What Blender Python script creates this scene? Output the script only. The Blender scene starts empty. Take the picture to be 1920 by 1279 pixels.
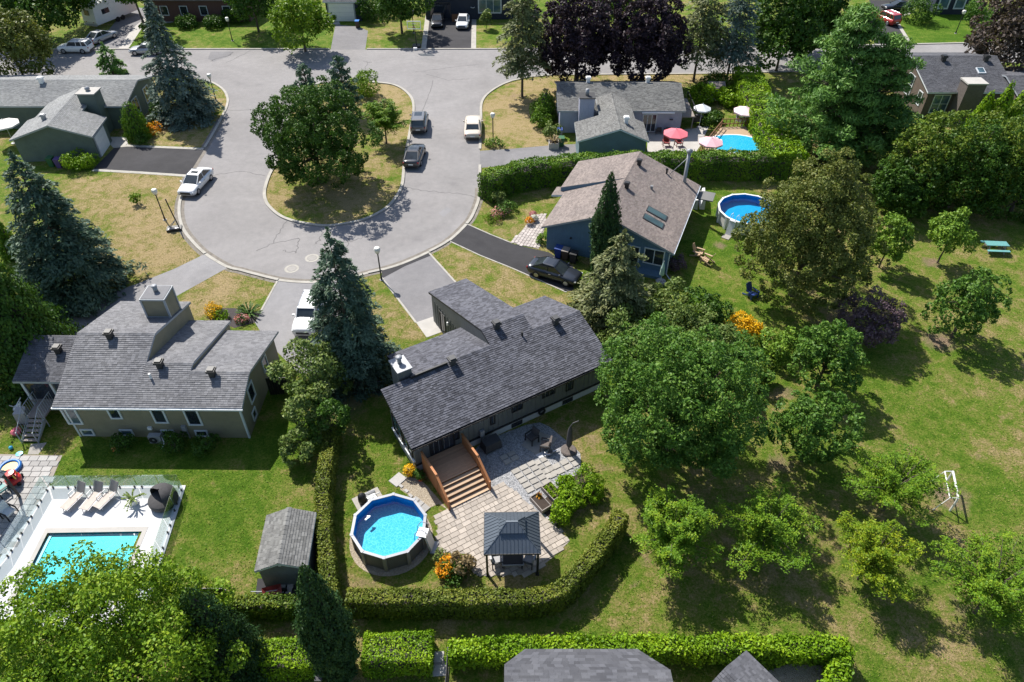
import bpy, math, random
import numpy as np
from mathutils import Vector, Matrix
from mathutils.geometry import tessellate_polygon

# ------------------------------------------------------------------ camera, sky, sun, exposure
SC = bpy.context.scene
COL = SC.collection
CAM_H = 36.0
PITCH = math.radians(41.5)
FPX = 1340.0
cam_data = bpy.data.cameras.new('camera')
cam_data.sensor_width = 36.0
cam_data.lens = 36.0 * FPX / 1920.0
cam_data.clip_end = 2000.0
cam = bpy.data.objects.new('camera', cam_data)
cam.location = (0, 0, CAM_H)
cam.rotation_euler = (math.radians(90) - PITCH, 0, 0)
COL.objects.link(cam)
SC.camera = cam

SUN_EL = math.radians(49)
SUN_AZ = math.radians(36)          # shadows fall to the right and toward the camera
world = bpy.data.worlds.new('World')
SC.world = world
world.use_nodes = True
wn = world.node_tree
bg = wn.nodes['Background']
sky = wn.nodes.new('ShaderNodeTexSky')
sky.sky_type = 'NISHITA'
sky.sun_disc = False
sky.sun_elevation = SUN_EL
sky.sun_rotation = -SUN_AZ
wn.links.new(sky.outputs['Color'], bg.inputs['Color'])
bg.inputs['Strength'].default_value = 0.098
sun_data = bpy.data.lights.new('sun', 'SUN')
sun_data.energy = 4.6
sun_data.angle = math.radians(0.5)
sun_data.color = (1.0, 0.955, 0.88)
sun = bpy.data.objects.new('sun', sun_data)
sun.rotation_euler = Vector((math.sin(SUN_AZ) * math.cos(SUN_EL), -math.cos(SUN_AZ) * math.cos(SUN_EL), -math.sin(SUN_EL))).to_track_quat('-Z', 'Y').to_euler()
sun.location = (-30, 40, 80)
COL.objects.link(sun)
SC.view_settings.view_transform = 'Standard'
SC.view_settings.look = 'None'
SC.view_settings.gamma = 1.0
SC.view_settings.exposure = 0.7
SC.cycles.max_bounces = 6
SC.cycles.transparent_max_bounces = 8
SC.cycles.caustics_reflective = False
SC.cycles.caustics_refractive = False

# ------------------------------------------------------------------ helpers
PS, PC = math.sin(PITCH), math.cos(PITCH)
def P(px, py, z=0.0):
    """survey point: photo pixel -> world point on the level z"""
    u = (px - 960) / FPX; v = (py - 639.5) / FPX
    t = (CAM_H - z) / (PS + v * PC)
    return Vector((u * t, (PC - v * PS) * t, z))
def PX(pts, z=0.0): return [P(a, b, z) for a, b in pts]

HARD = []      # outlines of everything paved, so that no grass grows there
class MB:
    def __init__(s): s.v = []; s.f = []
    def add(s, vs, fs):
        n = len(s.v); s.v += [tuple(p) for p in vs]; s.f += [tuple(i + n for i in f) for f in fs]; return s
    def quad(s, a, b, c, d): return s.add([a, b, c, d], [(0, 1, 2, 3)])
    def bb(s, x0, x1, y0, y1, z0, z1):
        return s.add([(x0,y0,z0),(x1,y0,z0),(x1,y1,z0),(x0,y1,z0),(x0,y0,z1),(x1,y0,z1),(x1,y1,z1),(x0,y1,z1)],
                     [(0,3,2,1),(4,5,6,7),(0,1,5,4),(1,2,6,5),(2,3,7,6),(3,0,4,7)])
    def box(s, c, size, rz=0.0, rx=0.0, ry=0.0):
        m = Matrix.Translation(c) @ Matrix.Rotation(rz, 4, 'Z') @ Matrix.Rotation(ry, 4, 'Y') @ Matrix.Rotation(rx, 4, 'X')
        hx, hy, hz = [k / 2 for k in size]
        vs = [m @ Vector(p) for p in [(-hx,-hy,-hz),(hx,-hy,-hz),(hx,hy,-hz),(-hx,hy,-hz),(-hx,-hy,hz),(hx,-hy,hz),(hx,hy,hz),(-hx,hy,hz)]]
        return s.add(vs, [(0,3,2,1),(4,5,6,7),(0,1,5,4),(1,2,6,5),(2,3,7,6),(3,0,4,7)])
    def tube(s, p0, p1, r0, r1=None, n=8, cap=True):
        if r1 is None: r1 = r0
        p0 = Vector(p0); p1 = Vector(p1); d = (p1 - p0)
        if d.length < 1e-6: return s
        d.normalize()
        a = d.orthogonal().normalized(); b = d.cross(a)
        vs = []
        for p, r in ((p0, r0), (p1, r1)):
            for k in range(n):
                t = 2 * math.pi * k / n
                vs.append(p + (a * math.cos(t) + b * math.sin(t)) * r)
        fs = [(k, (k + 1) % n, n + (k + 1) % n, n + k) for k in range(n)]
        if cap: fs += [tuple(range(n - 1, -1, -1)), tuple(range(n, 2 * n))]
        return s.add(vs, fs)
    def path(s, pts, r, n=6):
        rs = r if isinstance(r, (list, tuple)) else [r] * len(pts)
        for i in range(len(pts) - 1): s.tube(pts[i], pts[i + 1], rs[i], rs[i + 1], n)
        return s
    def prism(s, poly, z0, z1):
        n = len(poly)
        pts = [Vector((p[0], p[1], 0)) for p in poly]
        tris = tessellate_polygon([pts])
        vs = [(p[0], p[1], z0) for p in poly] + [(p[0], p[1], z1) for p in poly]
        fs = [(k, (k + 1) % n, n + (k + 1) % n, n + k) for k in range(n)]
        fs += [(a + n, b + n, c + n) for a, b, c in tris] + [(c, b, a) for a, b, c in tris]
        return s.add(vs, fs)
    def sheet(s, poly, z, holes=()):
        HARD.append(([(p[0], p[1]) for p in poly], [[(p[0], p[1]) for p in h] for h in holes]))
        loops = [[Vector((p[0], p[1], 0)) for p in poly]] + [[Vector((p[0], p[1], 0)) for p in h] for h in holes]
        tris = tessellate_polygon(loops)
        vs = [(p[0], p[1], z) for l in loops for p in l]
        fs = []
        for t in tris:
            a, b, c = [Vector(vs[i]) for i in t]
            fs.append(tuple(t) if (b - a).cross(c - a).z > 0 else (t[2], t[1], t[0]))
        return s.add(vs, fs)
    def extr(s, prof, u0, u1):
        """profile in (w,z) extruded along local x"""
        n = len(prof)
        vs = [(u0, w, z) for w, z in prof] + [(u1, w, z) for w, z in prof]
        fs = [(k, (k + 1) % n, n + (k + 1) % n, n + k) for k in range(n)]
        fs += [tuple(range(n - 1, -1, -1)), tuple(range(n, 2 * n))]
        return s.add(vs, fs)
    def lathe(s, prof, n=16, c=(0, 0, 0), a0=0.0, a1=2 * math.pi):
        full = abs(a1 - a0 - 2 * math.pi) < 1e-6
        m = n if full else n + 1
        vs = []
        for r, z in prof:
            for k in range(m):
                t = a0 + (a1 - a0) * k / n
                vs.append((c[0] + r * math.cos(t), c[1] + r * math.sin(t), c[2] + z))
        fs = []
        for i in range(len(prof) - 1):
            for k in range(n):
                k2 = (k + 1) % m
                fs.append((i * m + k, i * m + k2, (i + 1) * m + k2, (i + 1) * m + k))
        return s.add(vs, fs)
    def strip(s, pts, width, z0, z1, closed=False):
        """raised band that follows a polyline on the ground"""
        n = len(pts); L = []; R = []
        for i in range(n):
            a = pts[(i - 1) % n] if (closed or i > 0) else pts[i]
            b = pts[(i + 1) % n] if (closed or i < n - 1) else pts[i]
            d = Vector((b[0] - a[0], b[1] - a[1], 0)).normalized()
            nx = Vector((-d.y, d.x, 0)) * width / 2
            p = Vector((pts[i][0], pts[i][1], 0))
            L.append(p + nx); R.append(p - nx)
        vs = []
        for l, r in zip(L, R):
            vs += [(r.x, r.y, z0), (r.x, r.y, z1), (l.x, l.y, z1), (l.x, l.y, z0)]
        fs = []
        for i in range(n if closed else n - 1):
            a = i * 4; b = ((i + 1) % n) * 4
            fs += [(a, b, b + 1, a + 1), (a + 1, b + 1, b + 2, a + 2), (a + 2, b + 2, b + 3, a + 3)]
        if not closed: fs += [(0, 1, 2, 3), (4 * n - 1, 4 * n - 2, 4 * n - 3, 4 * n - 4)]
        return s.add(vs, fs)
    def mesh(s, name, mat, smooth=False):
        me = bpy.data.meshes.new(name)
        me.from_pydata(s.v, [], s.f)
        me.materials.append(M(mat) if isinstance(mat, str) else mat)
        if smooth: me.polygons.foreach_set('use_smooth', [True] * len(me.polygons))
        me.update()
        return me

def link(name, data, parent=None):
    o = bpy.data.objects.new(name, data); COL.objects.link(o)
    if parent is not None: o.parent = parent
    return o
def part(name, mb, mat, parent, smooth=False, kind=None, label=None):
    o = link(name, mb.mesh(name, mat, smooth), parent)
    if kind: o['kind'] = kind
    if label: o['label'] = label
    return o
def tag(o, label, cat, group=None):
    o['label'] = label; o['category'] = cat
    if group: o['group'] = group
    return o
def thing(name, label, cat, loc=(0, 0, 0), rz=0.0, group=None):
    o = link(name, None); o.location = loc; o.rotation_euler = (0, 0, rz); o.empty_display_size = 0.3
    return tag(o, label, cat, group)
def one(name, mb, mat, label, cat, loc=(0, 0, 0), rz=0.0, group=None, smooth=False):
    o = link(name, mb.mesh(name, mat, smooth)); o.location = loc; o.rotation_euler = (0, 0, rz)
    return tag(o, label, cat, group)
def struct(name, mb, mat, parent=None, smooth=False):
    o = link(name, mb.mesh(name, mat, smooth), parent)
    if parent is None: o['kind'] = 'structure'
    return o
def dup(root, label, loc, rz=0.0, scale=None):
    r = root.copy(); COL.objects.link(r); r.location = loc; r.rotation_euler = (0, 0, rz); r['label'] = label
    if scale is not None: r.scale = scale if isinstance(scale, (tuple, list)) else (scale,) * 3
    for ch in list(root.children):
        c = ch.copy(); COL.objects.link(c); c.parent = r
        for g in list(ch.children):
            d = g.copy(); COL.objects.link(d); d.parent = c
    return r
def smooth_line(pts, n=6, closed=False):
    pts = [Vector((p[0], p[1])) for p in pts]; m = len(pts); out = []
    for i in range(m if closed else m - 1):
        g = lambda k: pts[k % m] if closed else pts[max(0, min(m - 1, k))]
        p0, p1, p2, p3 = g(i - 1), g(i), g(i + 1), g(i + 2)
        for k in range(n):
            t = k / n
            out.append(0.5 * ((2 * p1) + (p2 - p0) * t + (2 * p0 - 5 * p1 + 4 * p2 - p3) * t * t + (3 * p1 - p0 - 3 * p2 + p3) * t ** 3))
    if not closed: out.append(pts[-1])
    return out
def inside(poly, x, y):
    """numpy point in polygon"""
    r = np.zeros(np.shape(x), bool); n = len(poly)
    for i in range(n):
        x0, y0 = poly[i][0], poly[i][1]; x1, y1 = poly[(i + 1) % n][0], poly[(i + 1) % n][1]
        if y0 == y1: continue
        c = ((y0 > y) != (y1 > y)) & (x < (x1 - x0) * (y - y0) / (y1 - y0) + x0)
        r ^= c
    return r
def in1(poly, x, y): return bool(inside(poly, np.array([x]), np.array([y]))[0])

# ------------------------------------------------------------------ materials
MATS = {}
def M(name): return MATS[name]
class NT:
    def __init__(s, name):
        s.m = bpy.data.materials.new(name); s.m.use_nodes = True; MATS[name] = s.m
        s.t = s.m.node_tree; s.n = s.t.nodes; s.b = s.n['Principled BSDF']; s.out = s.n['Material Output']
    def node(s, kind, **kw):
        n = s.n.new('ShaderNode' + kind)
        for k, v in kw.items(): setattr(n, k, v)
        return n
    def link(s, a, b): s.t.links.new(a, b)
    def coord(s, which='Object'): return s.node('TexCoord').outputs[which]
    def noise(s, vec, scale, detail=4, rough=0.6, dist=0.0):
        n = s.node('TexNoise'); n.inputs['Scale'].default_value = scale; n.inputs['Detail'].default_value = detail
        n.inputs['Roughness'].default_value = rough; n.inputs['Distortion'].default_value = dist
        s.link(vec, n.inputs['Vector']); return n.outputs['Fac']
    def ramp(s, fac, stops):
        r = s.node('ValToRGB'); e = r.color_ramp.elements
        while len(e) < len(stops): e.new(0.5)
        for k, (p, c) in enumerate(stops):
            e[k].position = p; e[k].color = (*c, 1) if len(c) == 3 else c
        s.link(fac, r.inputs['Fac']); return r.outputs['Color']
    def mix(s, fac, a, b, mode='MIX'):
        n = s.node('Mix', data_type='RGBA', blend_type=mode)
        for sock, val in ((n.inputs[0], fac), (n.inputs[6], a), (n.inputs[7], b)):
            if hasattr(val, 'is_linked'): s.link(val, sock)
            elif isinstance(val, (int, float)): sock.default_value = val
            else: sock.default_value = (*val, 1)
        return n.outputs[2]
    def math(s, op, a, b=None):
        n = s.node('Math', operation=op)
        for k, val in enumerate((a, b)):
            if val is None: continue
            if hasattr(val, 'is_linked'): s.link(val, n.inputs[k])
            else: n.inputs[k].default_value = val
        return n.outputs[0]
    def attr(s, name, out='Fac'):
        n = s.node('Attribute'); n.attribute_name = name; return n.outputs[out]
    def bump(s, h, strength=0.3, dist=0.02):
        n = s.node('Bump'); n.inputs['Strength'].default_value = strength; n.inputs['Distance'].default_value = dist
        s.link(h, n.inputs['Height']); s.link(n.outputs['Normal'], s.b.inputs['Normal'])
    def col(s, c):
        if hasattr(c, 'is_linked'): s.link(c, s.b.inputs['Base Color'])
        else: s.b.inputs['Base Color'].default_value = (*c, 1)
    def set(s, rough=0.6, metal=0.0, spec=0.5):
        s.b.inputs['Roughness'].default_value = rough; s.b.inputs['Metallic'].default_value = metal
        s.b.inputs['Specular IOR Level'].default_value = spec
def sc(c, k): return tuple(min(1, x * k) for x in c)

def m_plain(name, c, rough=0.6, metal=0.0, var=0.12, scale=3.0, spec=0.5, bump=0.0):
    t = NT(name); co = t.coord()
    f = t.noise(co, scale, 5, 0.65)
    t.col(t.ramp(f, [(0.25, sc(c, 1 - var)), (0.75, sc(c, 1 + var))])); t.set(rough, metal, spec)
    if bump: t.bump(t.noise(co, scale * 12, 3), bump, 0.01)
def m_shingle(name, c, var=0.35):
    t = NT(name); co = t.coord()
    g = t.node('NewGeometry')
    r = t.ramp(g.outputs['Random Per Island'], [(0.0, sc(c, 1 - var)), (0.5, c), (1.0, sc(c, 1 + var))])
    big = t.ramp(t.noise(co, 0.35, 5, 0.7), [(0.3, (0.82, 0.82, 0.83)), (0.72, (1.14, 1.13, 1.1))])
    streak = t.ramp(t.noise(co, 60, 2), [(0.3, (0.8, 0.8, 0.8)), (0.7, (1.2, 1.2, 1.2))])
    t.col(t.mix(1.0, t.mix(1.0, r, big, 'MULTIPLY'), streak, 'MULTIPLY')); t.set(0.9, 0, 0.3)
    t.bump(t.noise(co, 90, 2), 0.3, 0.01)
def m_siding(name, c, mode='h', pitch=0.13):
    t = NT(name); co = t.coord(); s = t.node('SeparateXYZ'); t.link(co, s.inputs[0])
    if mode == 'h': x = s.outputs[2]
    else: x = t.math('ADD', s.outputs[0], s.outputs[1])
    fr = t.math('FRACT', t.math('DIVIDE', x, pitch))
    if mode == 'h': h = t.math('SUBTRACT', 1.0, fr)
    else: h = t.math('LESS_THAN', t.math('ABSOLUTE', t.math('SUBTRACT', fr, 0.5)), 0.12)
    n = t.noise(co, 1.3, 5, 0.65)
    t.col(t.ramp(n, [(0.3, sc(c, 0.88)), (0.7, sc(c, 1.1))])); t.set(0.65, 0, 0.35)
    t.bump(h, 0.75, 0.03)
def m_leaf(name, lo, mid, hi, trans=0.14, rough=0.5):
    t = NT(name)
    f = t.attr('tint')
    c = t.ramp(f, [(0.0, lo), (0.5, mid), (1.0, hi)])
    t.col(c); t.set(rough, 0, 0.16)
    tr = t.node('BsdfTranslucent'); t.link(t.mix(1.0, c, (1.5, 1.6, 0.7), 'MULTIPLY'), tr.inputs['Color'])
    mx = t.node('MixShader'); mx.inputs[0].default_value = trans
    t.link(t.b.outputs[0], mx.inputs[1]); t.link(tr.outputs[0], mx.inputs[2]); t.link(mx.outputs[0], t.out.inputs['Surface'])
def m_ground(name):
    t = NT(name); co = t.coord('Object')
    dry = t.attr('dry'); bare = t.attr('bare')
    n0 = t.noise(co, 0.045, 3, 0.5)
    n1 = t.noise(co, 0.22, 5, 0.62, 0.6); n2 = t.noise(co, 1.1, 6, 0.72, 0.5); n3 = t.noise(co, 7.0, 5, 0.8)
    n4 = t.noise(co, 22.0, 3, 0.8)
    cen = lambda n, k: t.math('MULTIPLY', t.math('SUBTRACT', n, 0.5), k)
    f = t.math('ADD', t.math('ADD', t.math('ADD', dry, cen(n0, 0.8)), cen(n1, 1.5)), t.math('ADD', cen(n2, 1.9), cen(n3, 1.5)))
    c = t.ramp(f, [(0.0, (0.076, 0.16, 0.009)), (0.25, (0.128, 0.212, 0.019)), (0.47, (0.2, 0.238, 0.042)), (0.66, (0.3, 0.255, 0.09)), (0.95, (0.45, 0.335, 0.18))])
    blade = t.ramp(t.math('ADD', t.math('MULTIPLY', n4, 0.6), t.math('MULTIPLY', n3, 0.4)), [(0.36, (0.45, 0.5, 0.45)), (0.5, (0.95, 0.97, 0.95)), (0.62, (1.35, 1.3, 1.2))])
    c = t.mix(1.0, c, blade, 'MULTIPLY')
    soil = t.ramp(n3, [(0.3, (0.2, 0.14, 0.09)), (0.7, (0.36, 0.27, 0.18))])
    bf = t.math('ADD', bare, t.math('MULTIPLY', t.math('SUBTRACT', n2, 0.5), 0.9))
    mask = t.ramp(bf, [(0.35, (0, 0, 0)), (0.75, (1, 1, 1))])
    t.col(t.mix(mask, c, soil)); t.set(0.95, 0, 0.15)
    t.bump(t.math('ADD', n4, n3), 1.0, 0.12)
def m_asphalt(name, c, var=0.12):
    t = NT(name); co = t.coord()
    n1 = t.noise(co, 0.12, 5, 0.6, 1.2); n2 = t.noise(co, 1.5, 5, 0.7); n3 = t.noise(co, 45, 3, 0.8)
    base = t.ramp(n1, [(0.3, sc(c, 1 - var)), (0.7, sc(c, 1 + var))])
    m = t.mix(1.0, base, t.ramp(n2, [(0.3, (0.9, 0.9, 0.9)), (0.7, (1.08, 1.07, 1.06))]), 'MULTIPLY')
    m = t.mix(1.0, m, t.ramp(n3, [(0.25, (0.72, 0.72, 0.72)), (0.75, (1.28, 1.28, 1.28))]), 'MULTIPLY')
    # oil stains and patches
    w = t.node('TexVoronoi'); w.inputs['Scale'].default_value = 0.23; t.link(co, w.inputs['Vector'])
    m = t.mix(1.0, m, t.ramp(w.outputs['Distance'], [(0.04, (0.86, 0.86, 0.87)), (0.16, (1, 1, 1))]), 'MULTIPLY')
    t.col(m); t.set(0.92, 0, 0.25); t.bump(n3, 0.5, 0.01)
def m_gravel(name, a, b, scale=16):
    t = NT(name); co = t.coord(); v = t.node('TexVoronoi'); v.inputs['Scale'].default_value = scale; t.link(co, v.inputs['Vector'])
    c = t.mix(1.0, t.ramp(v.outputs['Color'], [(0.1, a), (0.9, b)]), t.ramp(t.noise(co, 0.8, 5), [(0.3, (.85, .85, .85)), (.7, (1.1, 1.1, 1.1))]), 'MULTIPLY')
    t.col(c); t.set(0.9); t.bump(v.outputs['Distance'], 0.9, 0.05)
def m_paver(name, c, var=0.16):
    t = NT(name); co = t.coord('Object'); oi = t.node('ObjectInfo')
    r = t.ramp(oi.outputs['Random'], [(0, sc(c, 1 - var)), (0.5, c), (1, sc(c, 1 + var))])
    g = t.node('NewGeometry')
    n = t.ramp(t.noise(g.outputs['Position'], 9, 5, 0.7), [(0.3, (0.86, 0.86, 0.86)), (0.7, (1.1, 1.09, 1.07))])
    t.col(t.mix(1.0, r, n, 'MULTIPLY')); t.set(0.88); t.bump(t.noise(g.outputs['Position'], 60, 3), 0.3, 0.01)
def m_wood(name, c, scale=2.0):
    t = NT(name); co = t.coord(); mp = t.node('Mapping'); mp.inputs['Scale'].default_value = (scale, scale * 9, scale * 9)
    t.link(co, mp.inputs['Vector']); oi = t.node('ObjectInfo')
    n = t.noise(mp.outputs[0], 1.6, 5, 0.65, 1.0)
    r = t.ramp(oi.outputs['Random'], [(0, (0.85, 0.84, 0.82)), (1, (1.12, 1.1, 1.08))])
    t.col(t.mix(1.0, t.ramp(n, [(0.25, sc(c, 0.72)), (0.6, c), (0.8, sc(c, 1.18))]), r, 'MULTIPLY')); t.set(0.65, 0, 0.3)
def m_glass(name, c=(0.015, 0.02, 0.028), rough=0.05):
    t = NT(name); co = t.coord(); n = t.noise(co, 0.7, 3)
    t.col(t.ramp(n, [(0.35, c), (0.7, sc(c, 2.2))])); t.set(rough, 0, 0.8)
def m_paint(name, c, rough=0.28, metal=0.0, coat=0.7):
    t = NT(name); co = t.coord(); n = t.noise(co, 1.5, 4)
    t.col(t.ramp(n, [(0.3, sc(c, 0.94)), (0.7, sc(c, 1.04))])); t.set(rough, metal, 0.5)
    t.b.inputs['Coat Weight'].default_value = coat; t.b.inputs['Coat Roughness'].default_value = 0.08
def m_clear(name, tint, gloss=0.35, ripple=None):
    """clear sheet: tinted see-through with a Fresnel gloss"""
    t = NT(name); t.n.remove(t.b)
    tr = t.node('BsdfTransparent'); tr.inputs[0].default_value = (*tint, 1)
    gl = t.node('BsdfGlossy'); gl.inputs['Roughness'].default_value = 0.06; gl.inputs[0].default_value = (0.9, 0.95, 1, 1)
    fr = t.node('Fresnel'); fr.inputs[0].default_value = 1.33
    if ripple:
        co = t.node('NewGeometry').outputs['Position']
        b = t.node('Bump'); b.inputs['Strength'].default_value = 0.25; b.inputs['Distance'].default_value = 0.03
        t.link(t.noise(co, ripple, 3, 0.5, 1.5), b.inputs['Height']); t.link(b.outputs[0], gl.inputs['Normal']); t.link(b.outputs[0], fr.inputs['Normal'])
    k = t.math('MULTIPLY', fr.outputs[0], gloss * 2)
    mx = t.node('MixShader'); t.link(k, mx.inputs[0]); t.link(tr.outputs[0], mx.inputs[1]); t.link(gl.outputs[0], mx.inputs[2]); t.link(mx.outputs[0], t.out.inputs['Surface'])
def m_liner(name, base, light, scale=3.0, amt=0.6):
    """vinyl liner with wavy caustic lines of sunlight painted into its colour"""
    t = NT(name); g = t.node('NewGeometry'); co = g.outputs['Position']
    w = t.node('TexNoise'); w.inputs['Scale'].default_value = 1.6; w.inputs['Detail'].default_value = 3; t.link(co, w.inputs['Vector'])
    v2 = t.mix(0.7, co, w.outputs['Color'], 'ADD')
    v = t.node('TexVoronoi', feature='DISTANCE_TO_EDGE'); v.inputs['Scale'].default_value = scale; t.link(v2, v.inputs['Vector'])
    m = t.ramp(v.outputs['Distance'], [(0.0, (amt, amt, amt)), (0.09, (amt * 0.2, amt * 0.2, amt * 0.2)), (0.3, (0, 0, 0))])  # caustic lines of sunlight, painted along the warped cell edges
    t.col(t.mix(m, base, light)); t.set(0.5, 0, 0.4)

m_ground('lawn')
m_asphalt('asphalt', (0.248, 0.238, 0.236)); m_asphalt('asphalt_dark', (0.045, 0.044, 0.047), 0.25); m_asphalt('asphalt_mid', (0.2, 0.195, 0.2), 0.15)
m_asphalt('asphalt_pale', (0.25, 0.245, 0.25), 0.15)
m_plain('crack_seal', (0.13, 0.125, 0.125), 0.9, var=0.3)
m_plain('curb', (0.37, 0.35, 0.31), 0.9, var=0.2, scale=1.2, bump=0.3)
m_plain('concrete', (0.42, 0.40, 0.37), 0.9, var=0.15, scale=0.8, bump=0.3)
m_plain('concrete_white', (0.56, 0.56, 0.57), 0.8, var=0.06, scale=0.7)
m_plain('foundation', (0.5, 0.5, 0.5), 0.9, var=0.12, scale=1.5)
m_plain('iron', (0.23, 0.22, 0.21), 0.7, 0.3)
m_shingle('shingle_charcoal', (0.098, 0.1, 0.118), 0.4)
m_shingle('shingle_grey', (0.18, 0.18, 0.19), 0.24)
m_shingle('shingle_brown', (0.225, 0.19, 0.175), 0.22)
m_shingle('shingle_mid', (0.17, 0.17, 0.165), 0.3)
m_shingle('shingle_pale', (0.25, 0.255, 0.255), 0.2)
m_shingle('shingle_slate', (0.105, 0.107, 0.12), 0.28)
m_siding('siding_dark', (0.15, 0.155, 0.152), 'v', 0.3)
m_siding('siding_olive', (0.24, 0.215, 0.145), 'h', 0.16)
m_siding('siding_blue', (0.11, 0.19, 0.27), 'v', 0.25)
m_siding('siding_lilac', (0.36, 0.37, 0.46), 'v', 0.25)
m_siding('siding_teal', (0.13, 0.19, 0.21), 'h', 0.14)
m_siding('siding_green', (0.12, 0.15, 0.125), 'h', 0.14)
m_siding('siding_brown', (0.11, 0.085, 0.07), 'h', 0.15)
m_siding('siding_navy', (0.022, 0.03, 0.048), 'h', 0.15)
m_siding('siding_shed', (0.17, 0.185, 0.195), 'v', 0.2)
m_siding('brick_red', (0.13, 0.065, 0.05), 'h', 0.09)
m_plain('white_trim', (0.62, 0.65, 0.68), 0.5, var=0.05)
m_plain('grey_trim', (0.33, 0.36, 0.39), 0.5, var=0.06)
m_plain('black_trim', (0.018, 0.018, 0.02), 0.5, var=0.1)
m_plain('dark_trim', (0.05, 0.05, 0.052), 0.5, var=0.1)
m_plain('white_plastic', (0.78, 0.78, 0.77), 0.4, var=0.04)
m_plain('tarp_white', (0.72, 0.74, 0.76), 0.6, var=0.08, scale=4, bump=0.4)
m_plain('grey_plastic', (0.32, 0.32, 0.33), 0.5)
m_plain('black_plastic', (0.02, 0.02, 0.022), 0.5)
m_plain('cover_fabric', (0.055, 0.053, 0.055), 0.85, var=0.25, scale=5, bump=0.4)
m_plain('steel', (0.5, 0.5, 0.52), 0.35, 0.9)
m_plain('galvanised', (0.3, 0.31, 0.33), 0.55, 0.3)
m_plain('blue_bin', (0.015, 0.05, 0.22), 0.5); m_plain('brown_bin', (0.07, 0.045, 0.03), 0.5); m_plain('green_bin', (0.03, 0.12, 0.05), 0.5)
m_plain('purple_bin', (0.10, 0.06, 0.2), 0.5)
m_plain('soil', (0.045, 0.032, 0.024), 0.95, var=0.35, scale=6, bump=0.6)
m_plain('mulch', (0.05, 0.042, 0.042), 0.95, var=0.4, scale=8, bump=0.7)
m_plain('bark', (0.10, 0.08, 0.06), 0.95, var=0.3, scale=6, bump=0.6)
m_plain('rubber', (0.014, 0.014, 0.015), 0.8)
m_plain('rim', (0.42, 0.42, 0.44), 0.35, 0.8)
m_plain('lamp_lens', (0.75, 0.73, 0.66), 0.35, var=0.04)
m_plain('red_fabric', (0.62, 0.08, 0.11), 0.8); m_plain('pink_fabric', (0.72, 0.42, 0.46), 0.8, var=0.05); m_plain('pale_pink', (0.78, 0.58, 0.60), 0.8, var=0.05)
m_plain('cream_fabric', (0.76, 0.72, 0.68), 0.8, var=0.05); m_plain('pink_coral', (0.70, 0.16, 0.20), 0.8, var=0.05); m_plain('green_fabric', (0.42, 0.58, 0.5), 0.8)
m_plain('sling_grey', (0.20, 0.185, 0.18), 0.8); m_plain('sling_tan', (0.48, 0.42, 0.37), 0.8)
m_plain('red_plastic', (0.55, 0.03, 0.03), 0.35); m_plain('yellow_plastic', (0.7, 0.5, 0.08), 0.4); m_plain('cyan_plastic', (0.05, 0.42, 0.55), 0.4)
m_plain('blue_plastic', (0.02, 0.16, 0.5), 0.4); m_plain('orange_plastic', (0.7, 0.22, 0.05), 0.4)
m_plain('terracotta', (0.4, 0.14, 0.08), 0.8); m_plain('teal_paint', (0.13, 0.34, 0.33), 0.6); m_plain('dark_red', (0.2, 0.03, 0.03), 0.6)
m_plain('pool_panel', (0.13, 0.125, 0.12), 0.6, var=0.2, scale=2); m_plain('pool_post', (0.25, 0.235, 0.22), 0.5); m_plain('pool_rail', (0.27, 0.28, 0.31), 0.45, var=0.05)
m_plain('white_pool', (0.62, 0.6, 0.56), 0.5, var=0.05)
m_plain('chimney_stone', (0.12, 0.1, 0.09), 0.9, var=0.3, scale=6, bump=0.5)
m_plain('metal_roof', (0.10, 0.12, 0.145), 0.42, 0.35, var=0.08)
m_wood('deck_wood', (0.50, 0.30, 0.18)); m_wood('rail_wood', (0.46, 0.2, 0.085)); m_wood('pale_wood', (0.5, 0.36, 0.24)); m_wood('grey_wood', (0.28, 0.25, 0.23)); m_wood('brown_wood', (0.22, 0.11, 0.06))
m_paver('paver_beige', (0.39, 0.345, 0.30)); m_paver('paver_grey', (0.37, 0.36, 0.35)); m_paver('paver_lilac', (0.43, 0.385, 0.36)); m_paver('slab_stone', (0.34, 0.32, 0.29), 0.12)
m_gravel('gravel_grey', (0.16, 0.165, 0.175), (0.45, 0.45, 0.46)); m_gravel('gravel_tan', (0.3, 0.24, 0.17), (0.46, 0.4, 0.31), 22)
m_plain('gutter_dirt', (0.19, 0.17, 0.145), 0.95, var=0.35, scale=2.5)
m_plain('sand_joint', (0.3, 0.265, 0.23), 0.95)
m_glass('glass_dark'); m_glass('glass_blue', (0.05, 0.085, 0.11)); m_glass('glass_skylight', (0.03, 0.055, 0.055), 0.3); m_glass('car_glass', (0.02, 0.026, 0.03)); m_glass('glass_teal', (0.02, 0.2, 0.28), 0.2)
m_clear('clear_glass', (0.93, 0.975, 0.965), .25); m_clear('water', (0.62, 0.93, 0.98), 0.5, 2.2)
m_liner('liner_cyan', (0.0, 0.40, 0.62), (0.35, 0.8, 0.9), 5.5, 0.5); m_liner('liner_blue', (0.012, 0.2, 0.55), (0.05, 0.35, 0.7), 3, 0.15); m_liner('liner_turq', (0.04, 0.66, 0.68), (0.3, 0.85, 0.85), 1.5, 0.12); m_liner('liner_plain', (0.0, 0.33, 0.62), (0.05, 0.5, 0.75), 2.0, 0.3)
for nm, c in dict(white=(0.80, 0.80, 0.80), silver=(0.42, 0.43, 0.45), darkgrey=(0.05, 0.052, 0.058), black=(0.012, 0.012, 0.014), red=(0.42, 0.02, 0.015), cream=(0.62, 0.54, 0.44), slate=(0.03, 0.036, 0.048), bronze=(0.17, 0.165, 0.165)).items():
    m_paint('paint_' + nm, c, 0.3, 0.0 if nm in ('white', 'cream', 'red', 'black') else 0.35)
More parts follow.
